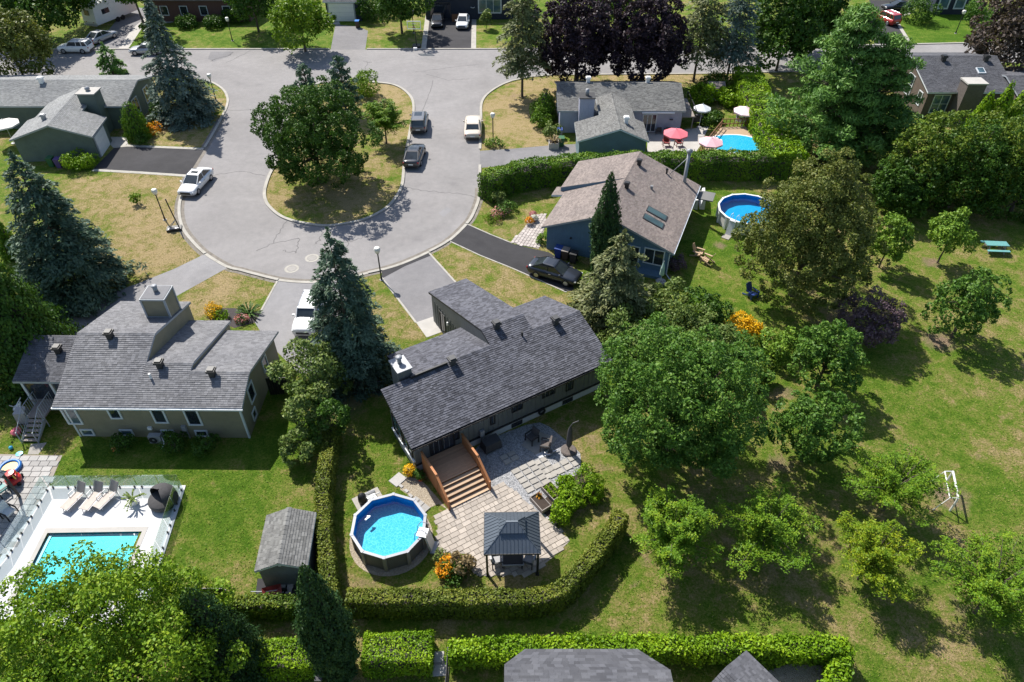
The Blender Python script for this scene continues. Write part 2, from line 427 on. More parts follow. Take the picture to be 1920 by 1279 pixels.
m_plain('taillight', (0.3, 0.01, 0.01), 0.2); m_plain('headlight', (0.7, 0.72, 0.74), 0.15)
m_plain('flower_yellow', (0.75, 0.42, 0.02), 0.7, var=0.2); 
m_leaf('leaf_maple', (0.035, 0.095, 0.013), (0.075, 0.164, 0.023), (0.175, 0.279, 0.045))
m_leaf('leaf_dark', (0.025, 0.068, 0.009), (0.047, 0.108, 0.013), (0.097, 0.175, 0.023))
m_leaf('leaf_bright', (0.060, 0.127, 0.006), (0.133, 0.238, 0.014), (0.269, 0.349, 0.022))
m_leaf('leaf_linden', (0.066, 0.088, 0.018), (0.123, 0.154, 0.032), (0.238, 0.229, 0.063))
m_leaf('leaf_locust', (0.062, 0.136, 0.009), (0.119, 0.232, 0.014), (0.253, 0.327, 0.020))
m_leaf('leaf_yellow', (0.086, 0.170, 0.008), (0.162, 0.246, 0.012), (0.325, 0.340, 0.015))
m_leaf('leaf_young', (0.069, 0.138, 0.016), (0.138, 0.248, 0.028), (0.278, 0.379, 0.048))
m_leaf('leaf_purple', (0.015, 0.010, 0.015), (0.034, 0.022, 0.032), (0.073, 0.046, 0.061), 0.12)
m_leaf('leaf_plum', (0.067, 0.039, 0.055), (0.122, 0.079, 0.098), (0.220, 0.159, 0.171), 0.15)
m_leaf('leaf_copper', (0.037, 0.029, 0.027), (0.079, 0.061, 0.051), (0.146, 0.110, 0.091), 0.15)
m_leaf('leaf_lilac', (0.066, 0.112, 0.024), (0.127, 0.188, 0.044), (0.269, 0.307, 0.095))
m_leaf('leaf_column', (0.014, 0.04, 0.012), (0.03, 0.07, 0.02), (0.07, 0.12, 0.035))
m_leaf('needle_dark', (0.016, 0.036, 0.018), (0.032, 0.062, 0.030), (0.065, 0.105, 0.055), 0.08)
m_leaf('needle_spruce', (0.034, 0.068, 0.044), (0.075, 0.125, 0.08), (0.145, 0.205, 0.135), 0.08)
m_leaf('leaf_hedge', (0.047, 0.093, 0.012), (0.100, 0.164, 0.018), (0.201, 0.236, 0.028))
m_leaf('leaf_cedar', (0.044, 0.108, 0.008), (0.094, 0.190, 0.014), (0.189, 0.285, 0.022))
m_leaf('leaf_hedge_dry', (0.072, 0.098, 0.013), (0.132, 0.173, 0.022), (0.241, 0.246, 0.040))
m_leaf('leaf_privet', (0.080, 0.171, 0.006), (0.161, 0.285, 0.010), (0.269, 0.386, 0.014))
m_leaf('needle_blue', (0.052, 0.091, 0.072), (0.116, 0.165, 0.131), (0.248, 0.299, 0.239), 0.08)
m_leaf('needle_green', (0.033, 0.078, 0.046), (0.070, 0.133, 0.079), (0.140, 0.220, 0.131), 0.08)
m_leaf('needle_olive', (0.070, 0.094, 0.038), (0.140, 0.165, 0.065), (0.264, 0.259, 0.116), 0.08)
m_leaf('needle_pine', (0.055, 0.128, 0.027), (0.116, 0.231, 0.046), (0.220, 0.359, 0.078), 0.12)
m_leaf('flower_gold', (0.5, 0.28, 0.01), (0.72, 0.42, 0.01), (0.8, 0.52, 0.03), 0.15)
m_leaf('flower_orange', (0.5, 0.12, 0.01), (0.72, 0.3, 0.01), (0.8, 0.5, 0.03), 0.15)
m_leaf('flower_pink', (0.45, 0.12, 0.12), (0.6, 0.25, 0.25), (0.7, 0.45, 0.45), 0.15)
m_leaf('flower_white', (0.5, 0.5, 0.45), (0.65, 0.65, 0.6), (0.75, 0.75, 0.7), 0.15)
m_leaf('leaf_dryplant', (0.12, 0.09, 0.045), (0.24, 0.18, 0.09), (0.36, 0.27, 0.15), 0.15)
m_leaf('grass_blade', (0.09, 0.18, 0.012), (0.205, 0.242, 0.044), (0.43, 0.33, 0.18), 0.15)

# ------------------------------------------------------------------ ground
def region(pts): return [(p.x, p.y) for p in PX(pts)]
DRY = [  # photo outline, dryness
    ([(0,-40),(1920,-40),(1920,140),(0,140)], 0.36),
    ([(120,325),(345,330),(345,430),(385,478),(255,535),(210,545),(130,420)], 0.8),
    ([(285,155),(430,165),(425,205),(383,278),(240,275)], 0.62),
    ([(360,45),(620,40),(620,92),(240,92),(270,55)], 0.3),
    ([(690,20),(800,25),(792,93),(690,93)], 0.5),
    ([(890,35),(945,35),(945,93),(890,93)], 0.42),
    ([(1680,30),(1870,20),(1860,82),(1705,82)], 0.02),
    ([(480,120),(780,150),(780,300),(740,390),(610,430),(490,380),(470,250)], 0.75),
    ([(900,282),(902,200),(940,158),(1040,140),(1390,138),(1390,160),(1045,160),(1040,282)], 0.86),
    ([(880,400),(900,370),(1030,375),(1030,420),(960,455),(878,420)], 0.5),
    ([(805,472),(842,451),(1065,546),(1090,600),(980,600),(850,527)], 0.78),
    ([(690,512),(716,520),(800,632),(760,660),(690,600)], 0.76),
    ([(425,503),(520,526),(490,585),(400,600),(340,590),(335,555)], 0.8),
    ([(0,690),(100,690),(150,830),(110,860),(0,860)], 0.5),
    ([(100,830),(480,830),(560,760),(600,800),(595,940),(580,1110),(340,1110),(350,910),(110,860)], 0.14),
    ([(345,905),(600,890),(590,1120),(300,1120)], 0.3),
    ([(640,780),(780,800),(790,920),(830,960),(650,960)], 0.28),
    ([(640,1000),(690,1070),(890,1080),(1060,1050),(1170,960),(1110,800),(1060,800),(1090,880),(1120,940),(1040,1120),(650,1120)], 0.68),
    ([(1270,440),(1330,350),(1480,380),(1480,640),(1300,600)], 0.28),
    ([(1390,130),(1520,130),(1520,290),(1300,290)], 0.4),
    ([(1180,960),(1300,700),(1440,600),(1600,420),(1920,380),(1920,1279),(840,1279),(840,1180),(1050,1150)], 0.45),
    ([(1440,620),(1560,560),(1560,900),(1440,900)], 0.5),
    ([(400,1160),(840,1160),(840,1279),(400,1279)], 0.55),
]
BARE = [  # photo x, y, radius m, amount
    (1745,493,1.0,.9),(1758,640,1.6,.85),(1780,930,1.6,.8),(1765,915,1.3,.6),(1475,735,1.0,.75),(1460,870,1.2,.7),(1210,1050,1.0,.55),(1190,1095,.7,.5),
    (1560,1105,.9,.5),(1800,1140,1.2,.6),(1380,605,1.0,.3),(1350,460,.9,.75),(1860,460,2.0,.35),(1850,860,1.0,.5),(1880,780,1.8,.35),
    (870,930,.8,.4),(700,905,.7,.4),(690,1085,1.5,.5),(860,1095,2.0,.45),(1110,830,1.3,.5),(1130,880,1.0,.5),(1140,930,.9,.45),(410,915,1.5,.35),
    (960,180,2.0,.5),(1080,148,3.0,.4),(1200,146,3.0,.4),(740,25,1.5,.4),(1560,580,4.0,.5),(660,690,2.5,.75),(640,760,2.2,.7),(600,700,2.0,.6),(150,540,4.0,.4),
    (380,1120,1.5,.4),(580,1100,1.0,.5),(540,1175,1.5,.5),(1050,1175,.7,.5),(1210,800,1.0,.3),(1620,950,1.2,.45),(1690,1000,1.3,.5),(1840,1240,1.5,.4),(1150,1000,.8,.3),
    (1350,1000,1.0,.35),(1590,1040,1.4,.45),(1700,1060,1.2,.35),
]
gx = np.concatenate([[-400, -220, -140, -100], np.arange(-78, 92, 0.75), [110, 150, 240, 420]])
gy = np.concatenate([[-60, -10], np.arange(4, 150, 0.75), [160, 190, 260, 420, 700]])
GX, GY = np.meshgrid(gx, gy)
dry = np.full(GX.shape, 0.45); bare = np.zeros(GX.shape)
for pts, v in DRY:
    m = inside(region(pts), GX, GY); dry[m] = v
for k in range(3):
    d = dry.copy(); d[1:-1, 1:-1] = (dry[1:-1, 1:-1] * 2 + dry[:-2, 1:-1] + dry[2:, 1:-1] + dry[1:-1, :-2] + dry[1:-1, 2:]) / 6; dry = d
for a, b, r, v in BARE:
    p = P(a, b); bare = np.maximum(bare, v * np.exp(-(((GX - p.x) ** 2 + (GY - p.y) ** 2) / (r * r))))
ny, nx = GX.shape
POOLCUT = region([(86,994),(275,991),(217,1132),(17,1132)])
verts = np.stack([GX, GY, np.zeros_like(GX)], -1).reshape(-1, 3)
ii = np.arange(nx * ny).reshape(ny, nx)
faces = np.stack([ii[:-1, :-1], ii[:-1, 1:], ii[1:, 1:], ii[1:, :-1]], -1).reshape(-1, 4)
fc = verts[faces].mean(1); faces = faces[~inside(POOLCUT, fc[:, 0], fc[:, 1])]
def np_mesh(name, verts, faces, mat, attrs=None, smooth=False):
    me = bpy.data.meshes.new(name); nf, k = faces.shape
    me.vertices.add(len(verts)); me.vertices.foreach_set('co', verts.astype(np.float32).ravel())
    me.loops.add(nf * k); me.loops.foreach_set('vertex_index', faces.astype(np.int32).ravel())
    me.polygons.add(nf); me.polygons.foreach_set('loop_start', np.arange(0, nf * k, k, dtype=np.int32))
    me.update(calc_edges=True)
    for n, a in (attrs or {}).items():
        at = me.attributes.new(n, 'FLOAT', 'POINT'); at.data.foreach_set('value', a.astype(np.float32).ravel())
    me.materials.append(M(mat))
    if smooth: me.polygons.foreach_set('use_smooth', np.ones(nf, bool))
    return me
ground = link('ground', np_mesh('ground', verts, faces, 'lawn', {'dry': dry, 'bare': bare})); ground['kind'] = 'structure'

# ------------------------------------------------------------------ street, court, island
ISLAND = smooth_line(PX([(600,157),(660,153),(715,156),(742,161),(762,173),(774,190),(775,215),(770,240),(766,262),(760,295),(757,320),(755,342),(749,360),(731,385),(706,402),(680,413),(642,421),(610,424),(580,421),(550,415),(525,405),(505,388),(497,372),(497,355),(505,330),(520,300),(532,260),(540,220),(555,185),(575,165)]), 5, True)
OUT_W = [(380,150),(400,156),(419,169),(427,185),(425,201),(415,222),(400,250),(384,277),(352,330),(344,357),(337,382),(337,407),(344,430),(360,452),(385,476),(427,501),(450,507),(480,515),(522,525),(560,529),(600,529),(650,522),(690,512),(716,506),(755,494),(805,472),(842,451),(875,420),(887,402),(898,372),(899,345),(900,310),(900,280),(902,225),(902,200),(907,185),(920,172),(940,160),(960,152)]
OUT_S = smooth_line(PX(OUT_W), 4)
ROAD = PX([(-700,95),(240,93),(900,93),(1180,91),(1500,88),(1705,84),(1849,81),(2600,62),(2600,112),(1849,118),(1705,124),(1500,134),(1360,138),(1280,139),(1035,141),(990,145)]) + [Vector((p.x, p.y, 0)) for p in reversed(OUT_S)] + PX([(350,143),(300,141),(75,141),(-700,146)])
road = struct('road', MB().sheet(ROAD, 0.004, [ISLAND]), 'asphalt')
kb = MB().strip(ISLAND, 0.3, 0.0, 0.11, True); struct('curb', kb, 'curb')
struct('curb', MB().strip(PX([(-700,94.5),(240,92.5),(618,92.5)]), 0.28, 0, 0.11), 'curb')
struct('curb', MB().strip(PX([(688,92.5),(900,92.5),(1180,90.5),(1500,87.5),(1690,84)]), 0.28, 0, 0.11), 'curb')
struct('curb', MB().strip(PX([(1707,83.5),(1849,80.5),(2300,70)]), 0.3, 0, 0.11), 'curb')
def sub(a, b, h=0.09, w=0.28):
    ia = min(range(len(OUT_S)), key=lambda i: (OUT_S[i] - P(*a).xy).length); ib = min(range(len(OUT_S)), key=lambda i: (OUT_S[i] - P(*b).xy).length)
    struct('curb', MB().strip(OUT_S[ia:ib + 1], w, 0, h), 'curb')
sub((380,150),(384,277)); sub((352,330),(385,476)); sub((385,476),(427,501),0.03); sub((427,501),(522,525)); sub((522,525),(690,512),0.04)
sub((690,512),(716,506)); sub((716,506),(805,472),0.035); sub((805,472),(842,451)); sub((842,451),(875,420),0.03); sub((875,420),(900,310)); sub((900,280),(960,152))
struct('curb', MB().strip(PX([(960,152),(990,145),(1035,141),(1280,139),(1360,138),(1500,134),(1705,124)]), 0.28, 0, 0.09), 'curb')
# sealed cracks and patches in the asphalt, part of the road
random.seed(5)
CR = [[(757,352),(800,358),(850,362),(893,370)],[(540,413),(525,432),(513,456)],[(560,447),(557,474),(530,470)],[(605,434),(600,450),(590,458)],[(655,442),(650,465),(655,475)],
      [(425,207),(450,208),(480,205)],[(344,332),(400,329),(450,320),(497,330)],[(668,151),(680,138),(690,117),(680,114)],[(690,117),(697,117)],[(550,115),(560,119),(590,118)],
      [(425,118),(470,95)],[(395,116),(400,112),(430,104),(438,98)],[(900,120),(860,125),(820,130),(778,135)],[(775,235),(800,190),(812,150)],[(480,470),(515,455),(560,447)],[(800,140),(840,150),(880,148)],[(700,440),(660,452),(600,458)]]
for c in CR:
    q = []
    pts = PX(c)
    for i in range(len(pts) - 1):
        for k in range(7):
            t = k / 7; p = pts[i].lerp(pts[i + 1], t); q.append((p.x + random.uniform(-.12, .12), p.y + random.uniform(-.15, .15)))
    q.append((pts[-1].x, pts[-1].y))
    part('crack', MB().strip(q, 0.07, 0.004, 0.009), 'crack_seal', road)
part('asphalt_patch', MB().sheet(PX([(560,95),(600,95),(602,101),(562,101)]), 0.009), 'asphalt_pale', road)
part('asphalt_patch', MB().sheet(PX([(822,400),(838,388),(848,394),(832,407)]), 0.009), 'asphalt_pale', road)
part('asphalt_patch', MB().sheet(PX([(395,97),(438,97),(432,104),(400,116),(390,110)]), 0.009), 'asphalt_mid', road)
part('gutter_dirt', MB().strip([p for p in OUT_S[20:120]], .9, .004, .0065), 'gutter_dirt', road)
for c, l in (((547,504), 'round iron manhole cover in the court, nearest the SUV driveway'), ((585,484), 'worn manhole cover in the court beside the tall spruce tip')):
    p = P(*c); o = thing('manhole_cover', l, 'manhole cover', (p.x, p.y, 0.004))
    part('ring', MB().lathe([(0.62, 0), (0.62, 0.008), (0.42, 0.008), (0.42, 0.0)], 24), 'curb', o)
    part('lid', MB().lathe([(0.40, 0), (0.40, 0.012), (0.001, 0.014)], 20), 'iron', o)

# ------------------------------------------------------------------ driveways, walks
def drive(name, pts, mat, z=0.008, borders=(), bw=0.28, bmat='curb', bh=0.02):
    o = struct(name, MB().sheet(PX(pts), z), mat)
    for b in borders: part('border', MB().strip(PX(b), bw, 0, z + bh), bmat, o)
    return o
drive('driveway', [(174,318),(214,277),(240,274),(384,279),(352,330)], 'asphalt_dark', borders=[[(214,276),(240,273.5),(382,279.5)],[(174,319),(262,324),(352,330)]], bw=0.45)
drive('driveway', [(385,476),(325,505),(257,532),(217,547),(120,572),(60,600),(80,640),(180,640),(330,556),(427,502)], 'asphalt_pale')
drive('driveway', [(522,525),(600,529),(650,522),(655,600),(640,700),(560,700),(500,640),(478,605),(492,578)], 'asphalt_pale', borders=[[(520,527),(490,582)]], bw=0.15)
drive('driveway', [(716,508),(805,474),(852,527),(912,600),(834,620),(818,592),(780,605),(735,546),(716,520)], 'asphalt_mid', borders=[[(716,521),(735,546),(780,605)],[(805,475),(853,528),(880,560)]], bw=0.16)
drive('apron', [(716,507.5),(755,495.5),(805,474),(809,479),(760,499),(719,521),(716,520)], 'asphalt_dark', 0.012)
drive('entrance_pad', [(780,605),(818,592),(836,620),(800,633)], 'concrete', 0.02)
drive('driveway', [(842,451),(875,420),(920,440),(960,457),(997,466),(1028,473),(1075,500),(1075,545),(1062,547),(997,518),(960,502),(900,478)], 'asphalt_dark', borders=[[(842,452),(900,479),(960,503),(1062,548)],[(875,420),(920,440),(960,456)]], bw=0.12)
drive('driveway', [(900,283),(960,279),(1040,272),(1084,270),(1084,292),(950,310),(900,315)], 'asphalt_mid')
drive('driveway', [(629,46),(672,50),(690,58),(685,93),(620,93)], 'asphalt_mid')
drive('driveway', [(806,26),(886,26),(884,93),(797,93)], 'asphalt_dark', borders=[[(803,22),(794,93)],[(889,26),(888,93)]], bw=0.7)
drive('driveway', [(176,92),(222,92),(250,52),(290,20),(240,10),(205,55)], 'asphalt_mid')
drive('walkway', [(221,92.5),(240,92.5),(270,47),(300,45),(325,42),(315,18),(290,20),(250,52)], 'concrete', 0.012)
drive('driveway', [(1640,84),(1707,83),(1680,40),(1682,30),(1706,24),(1710,0),(1630,0),(1630,40)], 'asphalt_dark', borders=[[(1707,82),(1690,55),(1681,40),(1684,32),(1706,25)]], bw=0.5)
drive('walkway', [(608,45),(613,18),(626,20),(638,46)], 'concrete', 0.012)
drive('entrance_pad', [(195,257),(238,257),(241,274),(212,277)], 'concrete', 0.02)

# ------------------------------------------------------------------ houses
RNG = random.Random(11)
def slope(house_roof, p0, p1, p2, p3, mat, exposure=0.15, tabw=0.27, seed=1):
    """shingle courses over one roof slope; p0,p1 eave ends, p2,p3 ridge ends (local)"""
    rg = random.Random(seed)
    p0, p1, p2, p3 = map(Vector, (p0, p1, p2, p3))
    n = (p1 - p0).cross(p3 - p0).normalized()
    if n.z < 0: n = -n
    L = ((p3 + p2) / 2 - (p0 + p1) / 2).length; rows = max(1, int(round(L / exposure)))
    V = []; F = []
    for k in range(rows):
        ta, tb = k / rows, min(1.0, (k + 1.15) / rows)
        a0, a1 = p0.lerp(p3, ta), p1.lerp(p2, ta); b0, b1 = p0.lerp(p3, tb), p1.lerp(p2, tb)
        w = (a1 - a0).length
        if w < 0.05: continue
        s = -rg.random() * tabw
        while s < w:
            e = s + tabw * rg.choice((0.6, 0.8, 1.0, 1.0, 1.2)); f0, f1 = max(0, s / w), min(1, (e - 0.008) / w); s = e
            if f1 - f0 < 0.002: continue
            up = n * (0.026 + rg.random() * 0.014); lo = n * 0.004; drop = n * -0.01
            i = len(V)
            A, B = a0.lerp(a1, f0), a0.lerp(a1, f1); C, D = b0.lerp(b1, f1), b0.lerp(b1, f0)
            V += [A + up, B + up, C + lo, D + lo, A + drop, B + drop]
            F += [(i, i + 1, i + 2, i + 3), (i + 4, i + 5, i + 1, i)]
    mb = MB(); mb.v = [tuple(v) for v in V]; mb.f = F
    return part('shingles', mb, mat, house_roof, kind='stuff')
def slab(mb, p0, p1, p2, p3, t=0.16):
    p0, p1, p2, p3 = map(Vector, (p0, p1, p2, p3)); d = Vector((0, 0, -t))
    mb.add([p0, p1, p2, p3, p0 + d, p1 + d, p2 + d, p3 + d], [(0,1,2,3),(7,6,5,4),(0,4,5,1),(1,5,6,2),(2,6,7,3),(3,7,4,0)])
def roof_plane(h, p0, p1, p2, p3, mat, trim, seed=1, t=0.16, **kw):
    mb = MB(); slab(mb, p0, p1, p2, p3, t); r = part('roof', mb, trim, h)
    slope(r, p0, p1, p2, p3, mat, seed=seed, **kw); return r
def ridge_cap(roof, a, b, mat, w=0.16):
    a = Vector(a); b = Vector(b); d = (b - a); L = d.length; d.normalize(); sdir = Vector((-d.y, d.x, 0)).normalized() * w
    mb = MB(); n = max(1, int(L / 0.28))
    for k in range(n):
        q0 = a + d * (L * k / n); q1 = a + d * (L * (k + 1.12) / n)
        up = Vector((0, 0, 0.06)); dn = Vector((0, 0, -0.03)); u2 = Vector((0, 0, 0.035))
        mb.add([q0 - sdir + dn, q0 + up, q0 + sdir + dn, q1 - sdir + dn, q1 + u2, q1 + sdir + dn], [(0, 1, 4, 3), (1, 2, 5, 4), (0, 2, 1)])
    return part('ridge_cap', mb, mat, roof, kind='stuff')
def window(h, a, b, z0, z1, out, trim='white_trim', glass='glass_dark', fw=0.09, mull=0, name='window', bars=0, dep=0.07):
    """window on a wall running from a to b (local xy) facing the direction out"""
    a = Vector((a[0], a[1], 0)); b = Vector((b[0], b[1], 0)); n = Vector((out[0], out[1], 0)).normalized(); d = (b - a); L = d.length; d.normalize()
    mb = MB()
    def bar(s0, s1, za, zb, dp=dep):
        q = [a + d * s0, a + d * s1]
        vs = [q[0] + Vector((0,0,za)), q[1] + Vector((0,0,za)), q[1] + Vector((0,0,zb)), q[0] + Vector((0,0,zb))]
        vs2 = [v + n * dp for v in vs]
        mb.add(vs + vs2, [(4,5,6,7),(0,4,7,3),(1,2,6,5),(3,7,6,2),(0,1,5,4)])
    bar(0, fw, z0, z1); bar(L - fw, L, z0, z1); bar(fw, L - fw, z0, z0 + fw); bar(fw, L - fw, z1 - fw, z1)
    for k in range(mull):
        c = fw + (L - 2 * fw) * (k + 1) / (mull + 1); bar(c - 0.035, c + 0.035, z0 + fw, z1 - fw, dep - 0.015)
    for k in range(bars):
        c = z0 + fw + (z1 - z0 - 2 * fw) * (k + 1) / (bars + 1); bar(fw, L - fw, c - 0.02, c + 0.02, dep - 0.02)
    w = part(name, mb, trim, h)
    e = n * 0.02; g = MB()
    for k in range(mull + 1):
        s0 = fw + (L - 2 * fw) * k / (mull + 1) + 0.01; s1 = fw + (L - 2 * fw) * (k + 1) / (mull + 1) - 0.01
        q0, q1 = a + d * s0 + e, a + d * s1 + e
        part('pane', MB().quad(q0 + Vector((0,0,z0+fw)), q1 + Vector((0,0,z0+fw)), q1 + Vector((0,0,z1-fw)), q0 + Vector((0,0,z1-fw))), glass, w)
    return w
def vent(h, c, s=0.4, mat='black_plastic', name='roof_vent', tall=0.55):
    """box roof ventilator with flared cap"""
    mb = MB(); x, y, z = c
    mb.bb(x - s * .36, x + s * .36, y - s * .36, y + s * .36, z - 0.25, z + tall * .6)
    mb.box((x, y, z + tall * .72), (s * 1.05, s * 1.05, tall * .26)); mb.box((x, y, z + tall * .9), (s * .8, s * .8, tall * .14))
    return part(name, mb, mat, h)
def pipe(h, c, r=0.06, tall=0.4, mat='white_plastic', name='vent_pipe'):
    return part(name, MB().tube((c[0], c[1], c[2] - 0.2), (c[0], c[1], c[2] + tall), r, r, 10), mat, h)
def solid(mb, prof, u0, u1): mb.extr(prof, u0, u1)

def stepped_house(name, label, org, ang, ze, sl, segs, shingle, siding, trim, ov=0.42, seed=1, wall_in=(0.35, 0.35), found=None):
    """house whose common front slope climbs to ridges of different depth. segs: (u0,u1,wr,zr,wb,zb)"""
    h = thing(name, label, 'house', (org[0], org[1], 0), ang)
    wall = MB(); U0 = segs[0][0]; U1 = segs[-1][1]; zf = ze + sl * ov - 0.12
    for k, (u0, u1, wr, zr, wb, zb) in enumerate(segs):
        a = u0 + (wall_in[0] if k == 0 else 0.0); b = u1 - (wall_in[1] if k == len(segs) - 1 else 0.0)
        bs = (zr - zb) / (wb - wr) if wb > wr + 0.05 else 0
        wbi = wb - (ov if wb > wr + 0.05 else 0.08); zbi = zb + bs * ov - 0.12 if wb > wr + 0.05 else zr - 0.12
        prof = [(ov, 0.0), (ov, zf), (wr - 0.04, zr - 0.14), (wbi, zbi), (wbi, 0.0)] if wb > wr + 0.05 else [(ov, 0.0), (ov, zf), (wbi, zr - 0.14), (wbi, 0.0)]
        e = 0.003 * (k % 2)
        wall.extr([(w + (e if i in (0, 1) else -e), z) for i, (w, z) in enumerate(prof)], a, b)
    part('wall', wall, siding, h)
    for k, (u0, u1, wr, zr, wb, zb) in enumerate(segs):
        r = roof_plane(h, (u0, 0, ze), (u1, 0, ze), (u1, wr, zr), (u0, wr, zr), shingle, trim, seed=seed * 31 + k)
        if wb > wr + 0.05:
            roof_plane(h, (u1, wb, zb), (u0, wb, zb), (u0, wr, zr + 0.002), (u1, wr, zr + 0.002), shingle, trim, seed=seed * 31 + k + 9)
            ridge_cap(r, (u0, wr, zr), (u1, wr, zr), shingle)
    return h
def on_plane(h_org, ang, w, px, py):
    """where the sight line of a photo pixel meets a house's wall plane w: (u, z)"""
    ca, sa = math.cos(ang), math.sin(ang)
    best = None
    for k in range(0, 900):
        z = k * 0.01; p = P(px, py, z); dx, dy = p.x - h_org[0], p.y - h_org[1]
        ww = -dx * sa + dy * ca; e = abs(ww - w)
        if best is None or e < best[0]: best = (e, dx * ca + dy * sa, z)
    return best[1], best[2]
def on_u(h_org, ang, u, px, py):
    ca, sa = math.cos(ang), math.sin(ang); best = None
    for k in range(0, 900):
        z = k * 0.01; p = P(px, py, z); dx, dy = p.x - h_org[0], p.y - h_org[1]
        e = abs(dx * ca + dy * sa - u)
        if best is None or e < best[0]: best = (e, -dx * sa + dy * ca, z)
    return best[1], best[2]
def front_window(h, org, ang, w, x0, y0, x1, y1, **kw):
    """window on a front wall measured by two opposite photo corners"""
    u0, za = on_plane(org, ang, w, x0, y1); u1, zb = on_plane(org, ang, w, x1, y0)
    if u0 > u1: u0, u1 = u1, u0
    return window(h, (u0, w), (u1, w), min(za, zb), max(za, zb), (0, -1), **kw)

# ---- the dark grey house in the middle
MO = (-6.02, 27.68); MA = math.radians(31.2); msl = 0.366
main = stepped_house('house', 'long dark grey house with charcoal shingles and orange wooden back deck', MO, MA, 2.9, msl,
    [(0, 2.1, 4.1, 4.4, 4.1, 4.4), (2.1, 7.85, 4.1, 4.4, 8.4, 2.82), (7.85, 11.15, 5.33, 4.85, 13.7, 2.55), (11.15, 15.0, 4.05, 4.38, 8.35, 2.85)],
    'shingle_charcoal', 'siding_dark', 'black_trim', seed=3, ov=0.5)
part('foundation', MB().bb(0.33, 14.68, 0.47, 3, 0, 0.52), 'foundation', main)
part('skirt_band', MB().bb(0.33, 14.68, 0.45, 2.5, 0.52, 0.68), 'black_trim', main)
bt = MB()
for k in range(int(14.2 / 0.36)):
    x = 0.55 + k * 0.36; bt.bb(x - 0.022, x + 0.022, 0.475, 0.51, 0.68, 2.95)
for k in range(20):
    y = 5.1 + k * 0.42; 
    if y < 13.0: bt.bb(7.815, 7.86, y, y + 0.045, 0.05, 2.3 if y > 8.3 else 2.6)
part('battens', bt, 'siding_dark', main, kind='stuff')
for c, m in (((919,775,928,797), 0), ((959,752,980,774), 1), ((1016,725,1041,747), 1), ((1060,711,1075,734), 0), ((850,806,860,826), 0)):
    front_window(main, MO, MA, 0.5, *c, trim='black_trim', mull=m, fw=0.07)
for c in ((961,791,977,806), (1056,749,1072,764), (1018,768,1028,781)):
    u, z = on_plane(MO, MA, 0.47, (c[0]+c[2])/2, (c[1]+c[3])/2)
    if c[0] != 1018: window(main, (u-0.42, 0.47), (u+0.42, 0.47), 0.1, 0.46, (0,-1), trim='black_trim', mull=1, fw=0.05, name='basement_window', dep=0.05)
window(main, (1.35, 0.5), (3.1, 0.5), 0.92, 2.88, (0, -1), trim='black_trim', mull=1, fw=0.07, name='patio_door')
# west side windows in a white sill frame
window(main, (0.35, 3.7), (0.35, 2.3), 1.0, 2.6, (-1, 0), trim='black_trim', glass='glass_blue', mull=1)
window(main, (0.35, 2.1), (0.35, 0.8), 1.0, 2.45, (-1, 0), trim='black_trim', glass='glass_blue', mull=1)
part('sill', MB().bb(0.22, 0.35, 0.55, 3.9, 0.84, 0.95), 'white_trim', main)
window(main, (7.85, 11.9), (7.85, 11.0), 0.05, 2.05, (-1, 0), trim='black_trim', name='door')
part('wall_light', MB().box((7.78, 10.5, 1.7), (0.1, 0.12, 0.3)), 'white_plastic', main)
for u, w, z in ((4.9, 3.9, 4.35), (8.9, 5.1, 4.78), (12.85, 3.85, 4.33)): vent(main, (u, w, z), 0.5, 'dark_trim', tall=0.6)
pipe(main, (10.2, 3.9, 4.4), 0.07, 0.3, 'black_plastic')
part('meter_box', MB().box((5.0, 0.38, 1.0), (0.3, 0.18, 0.5)).tube((5.0, 0.38, 0.1), (5.0, 0.38, 0.8), 0.05), 'grey_plastic', main)
part('hose_reel', MB().lathe([(0.16, 0), (0.28, 0), (0.28, 0.1), (0.16, 0.1)], 14, (0, 0, 0)), 'black_plastic', main).matrix_local = Matrix.Translation((9.6, 0.38, 0.5)) @ Matrix.Rotation(math.pi / 2, 4, 'X')
ch = MB().bb(1.35, 2.25, 4.35, 5.6, 0, 4.9); part('chimney', ch, 'siding_dark', main)
cc = part('chimney_cap', MB().bb(1.28, 2.32, 4.28, 5.67, 4.9, 4.98), 'galvanised', main)
part('flue', MB().tube((1.8, 5.1, 4.98), (1.8, 5.1, 5.4), 0.14).tube((1.8, 5.1, 5.4), (1.8, 5.1, 5.5), 0.22), 'galvanised', cc, True)
part('roof_lip', MB().box((3.3, 4.02, 4.47), (2.6, 0.12, 0.2)), 'black_trim', main)
sl_ = MB()
for k in range(24):
    u = 0.4 + k * 0.61; sl_.box((u, -0.04, 2.72), (0.07, 0.07, 0.09))
part('string_lights', sl_, 'white_plastic', main, kind='stuff')
part('gutter', MB().bb(0, 15.0, -0.1, 0.0, 2.72, 2.84), 'black_trim', main)

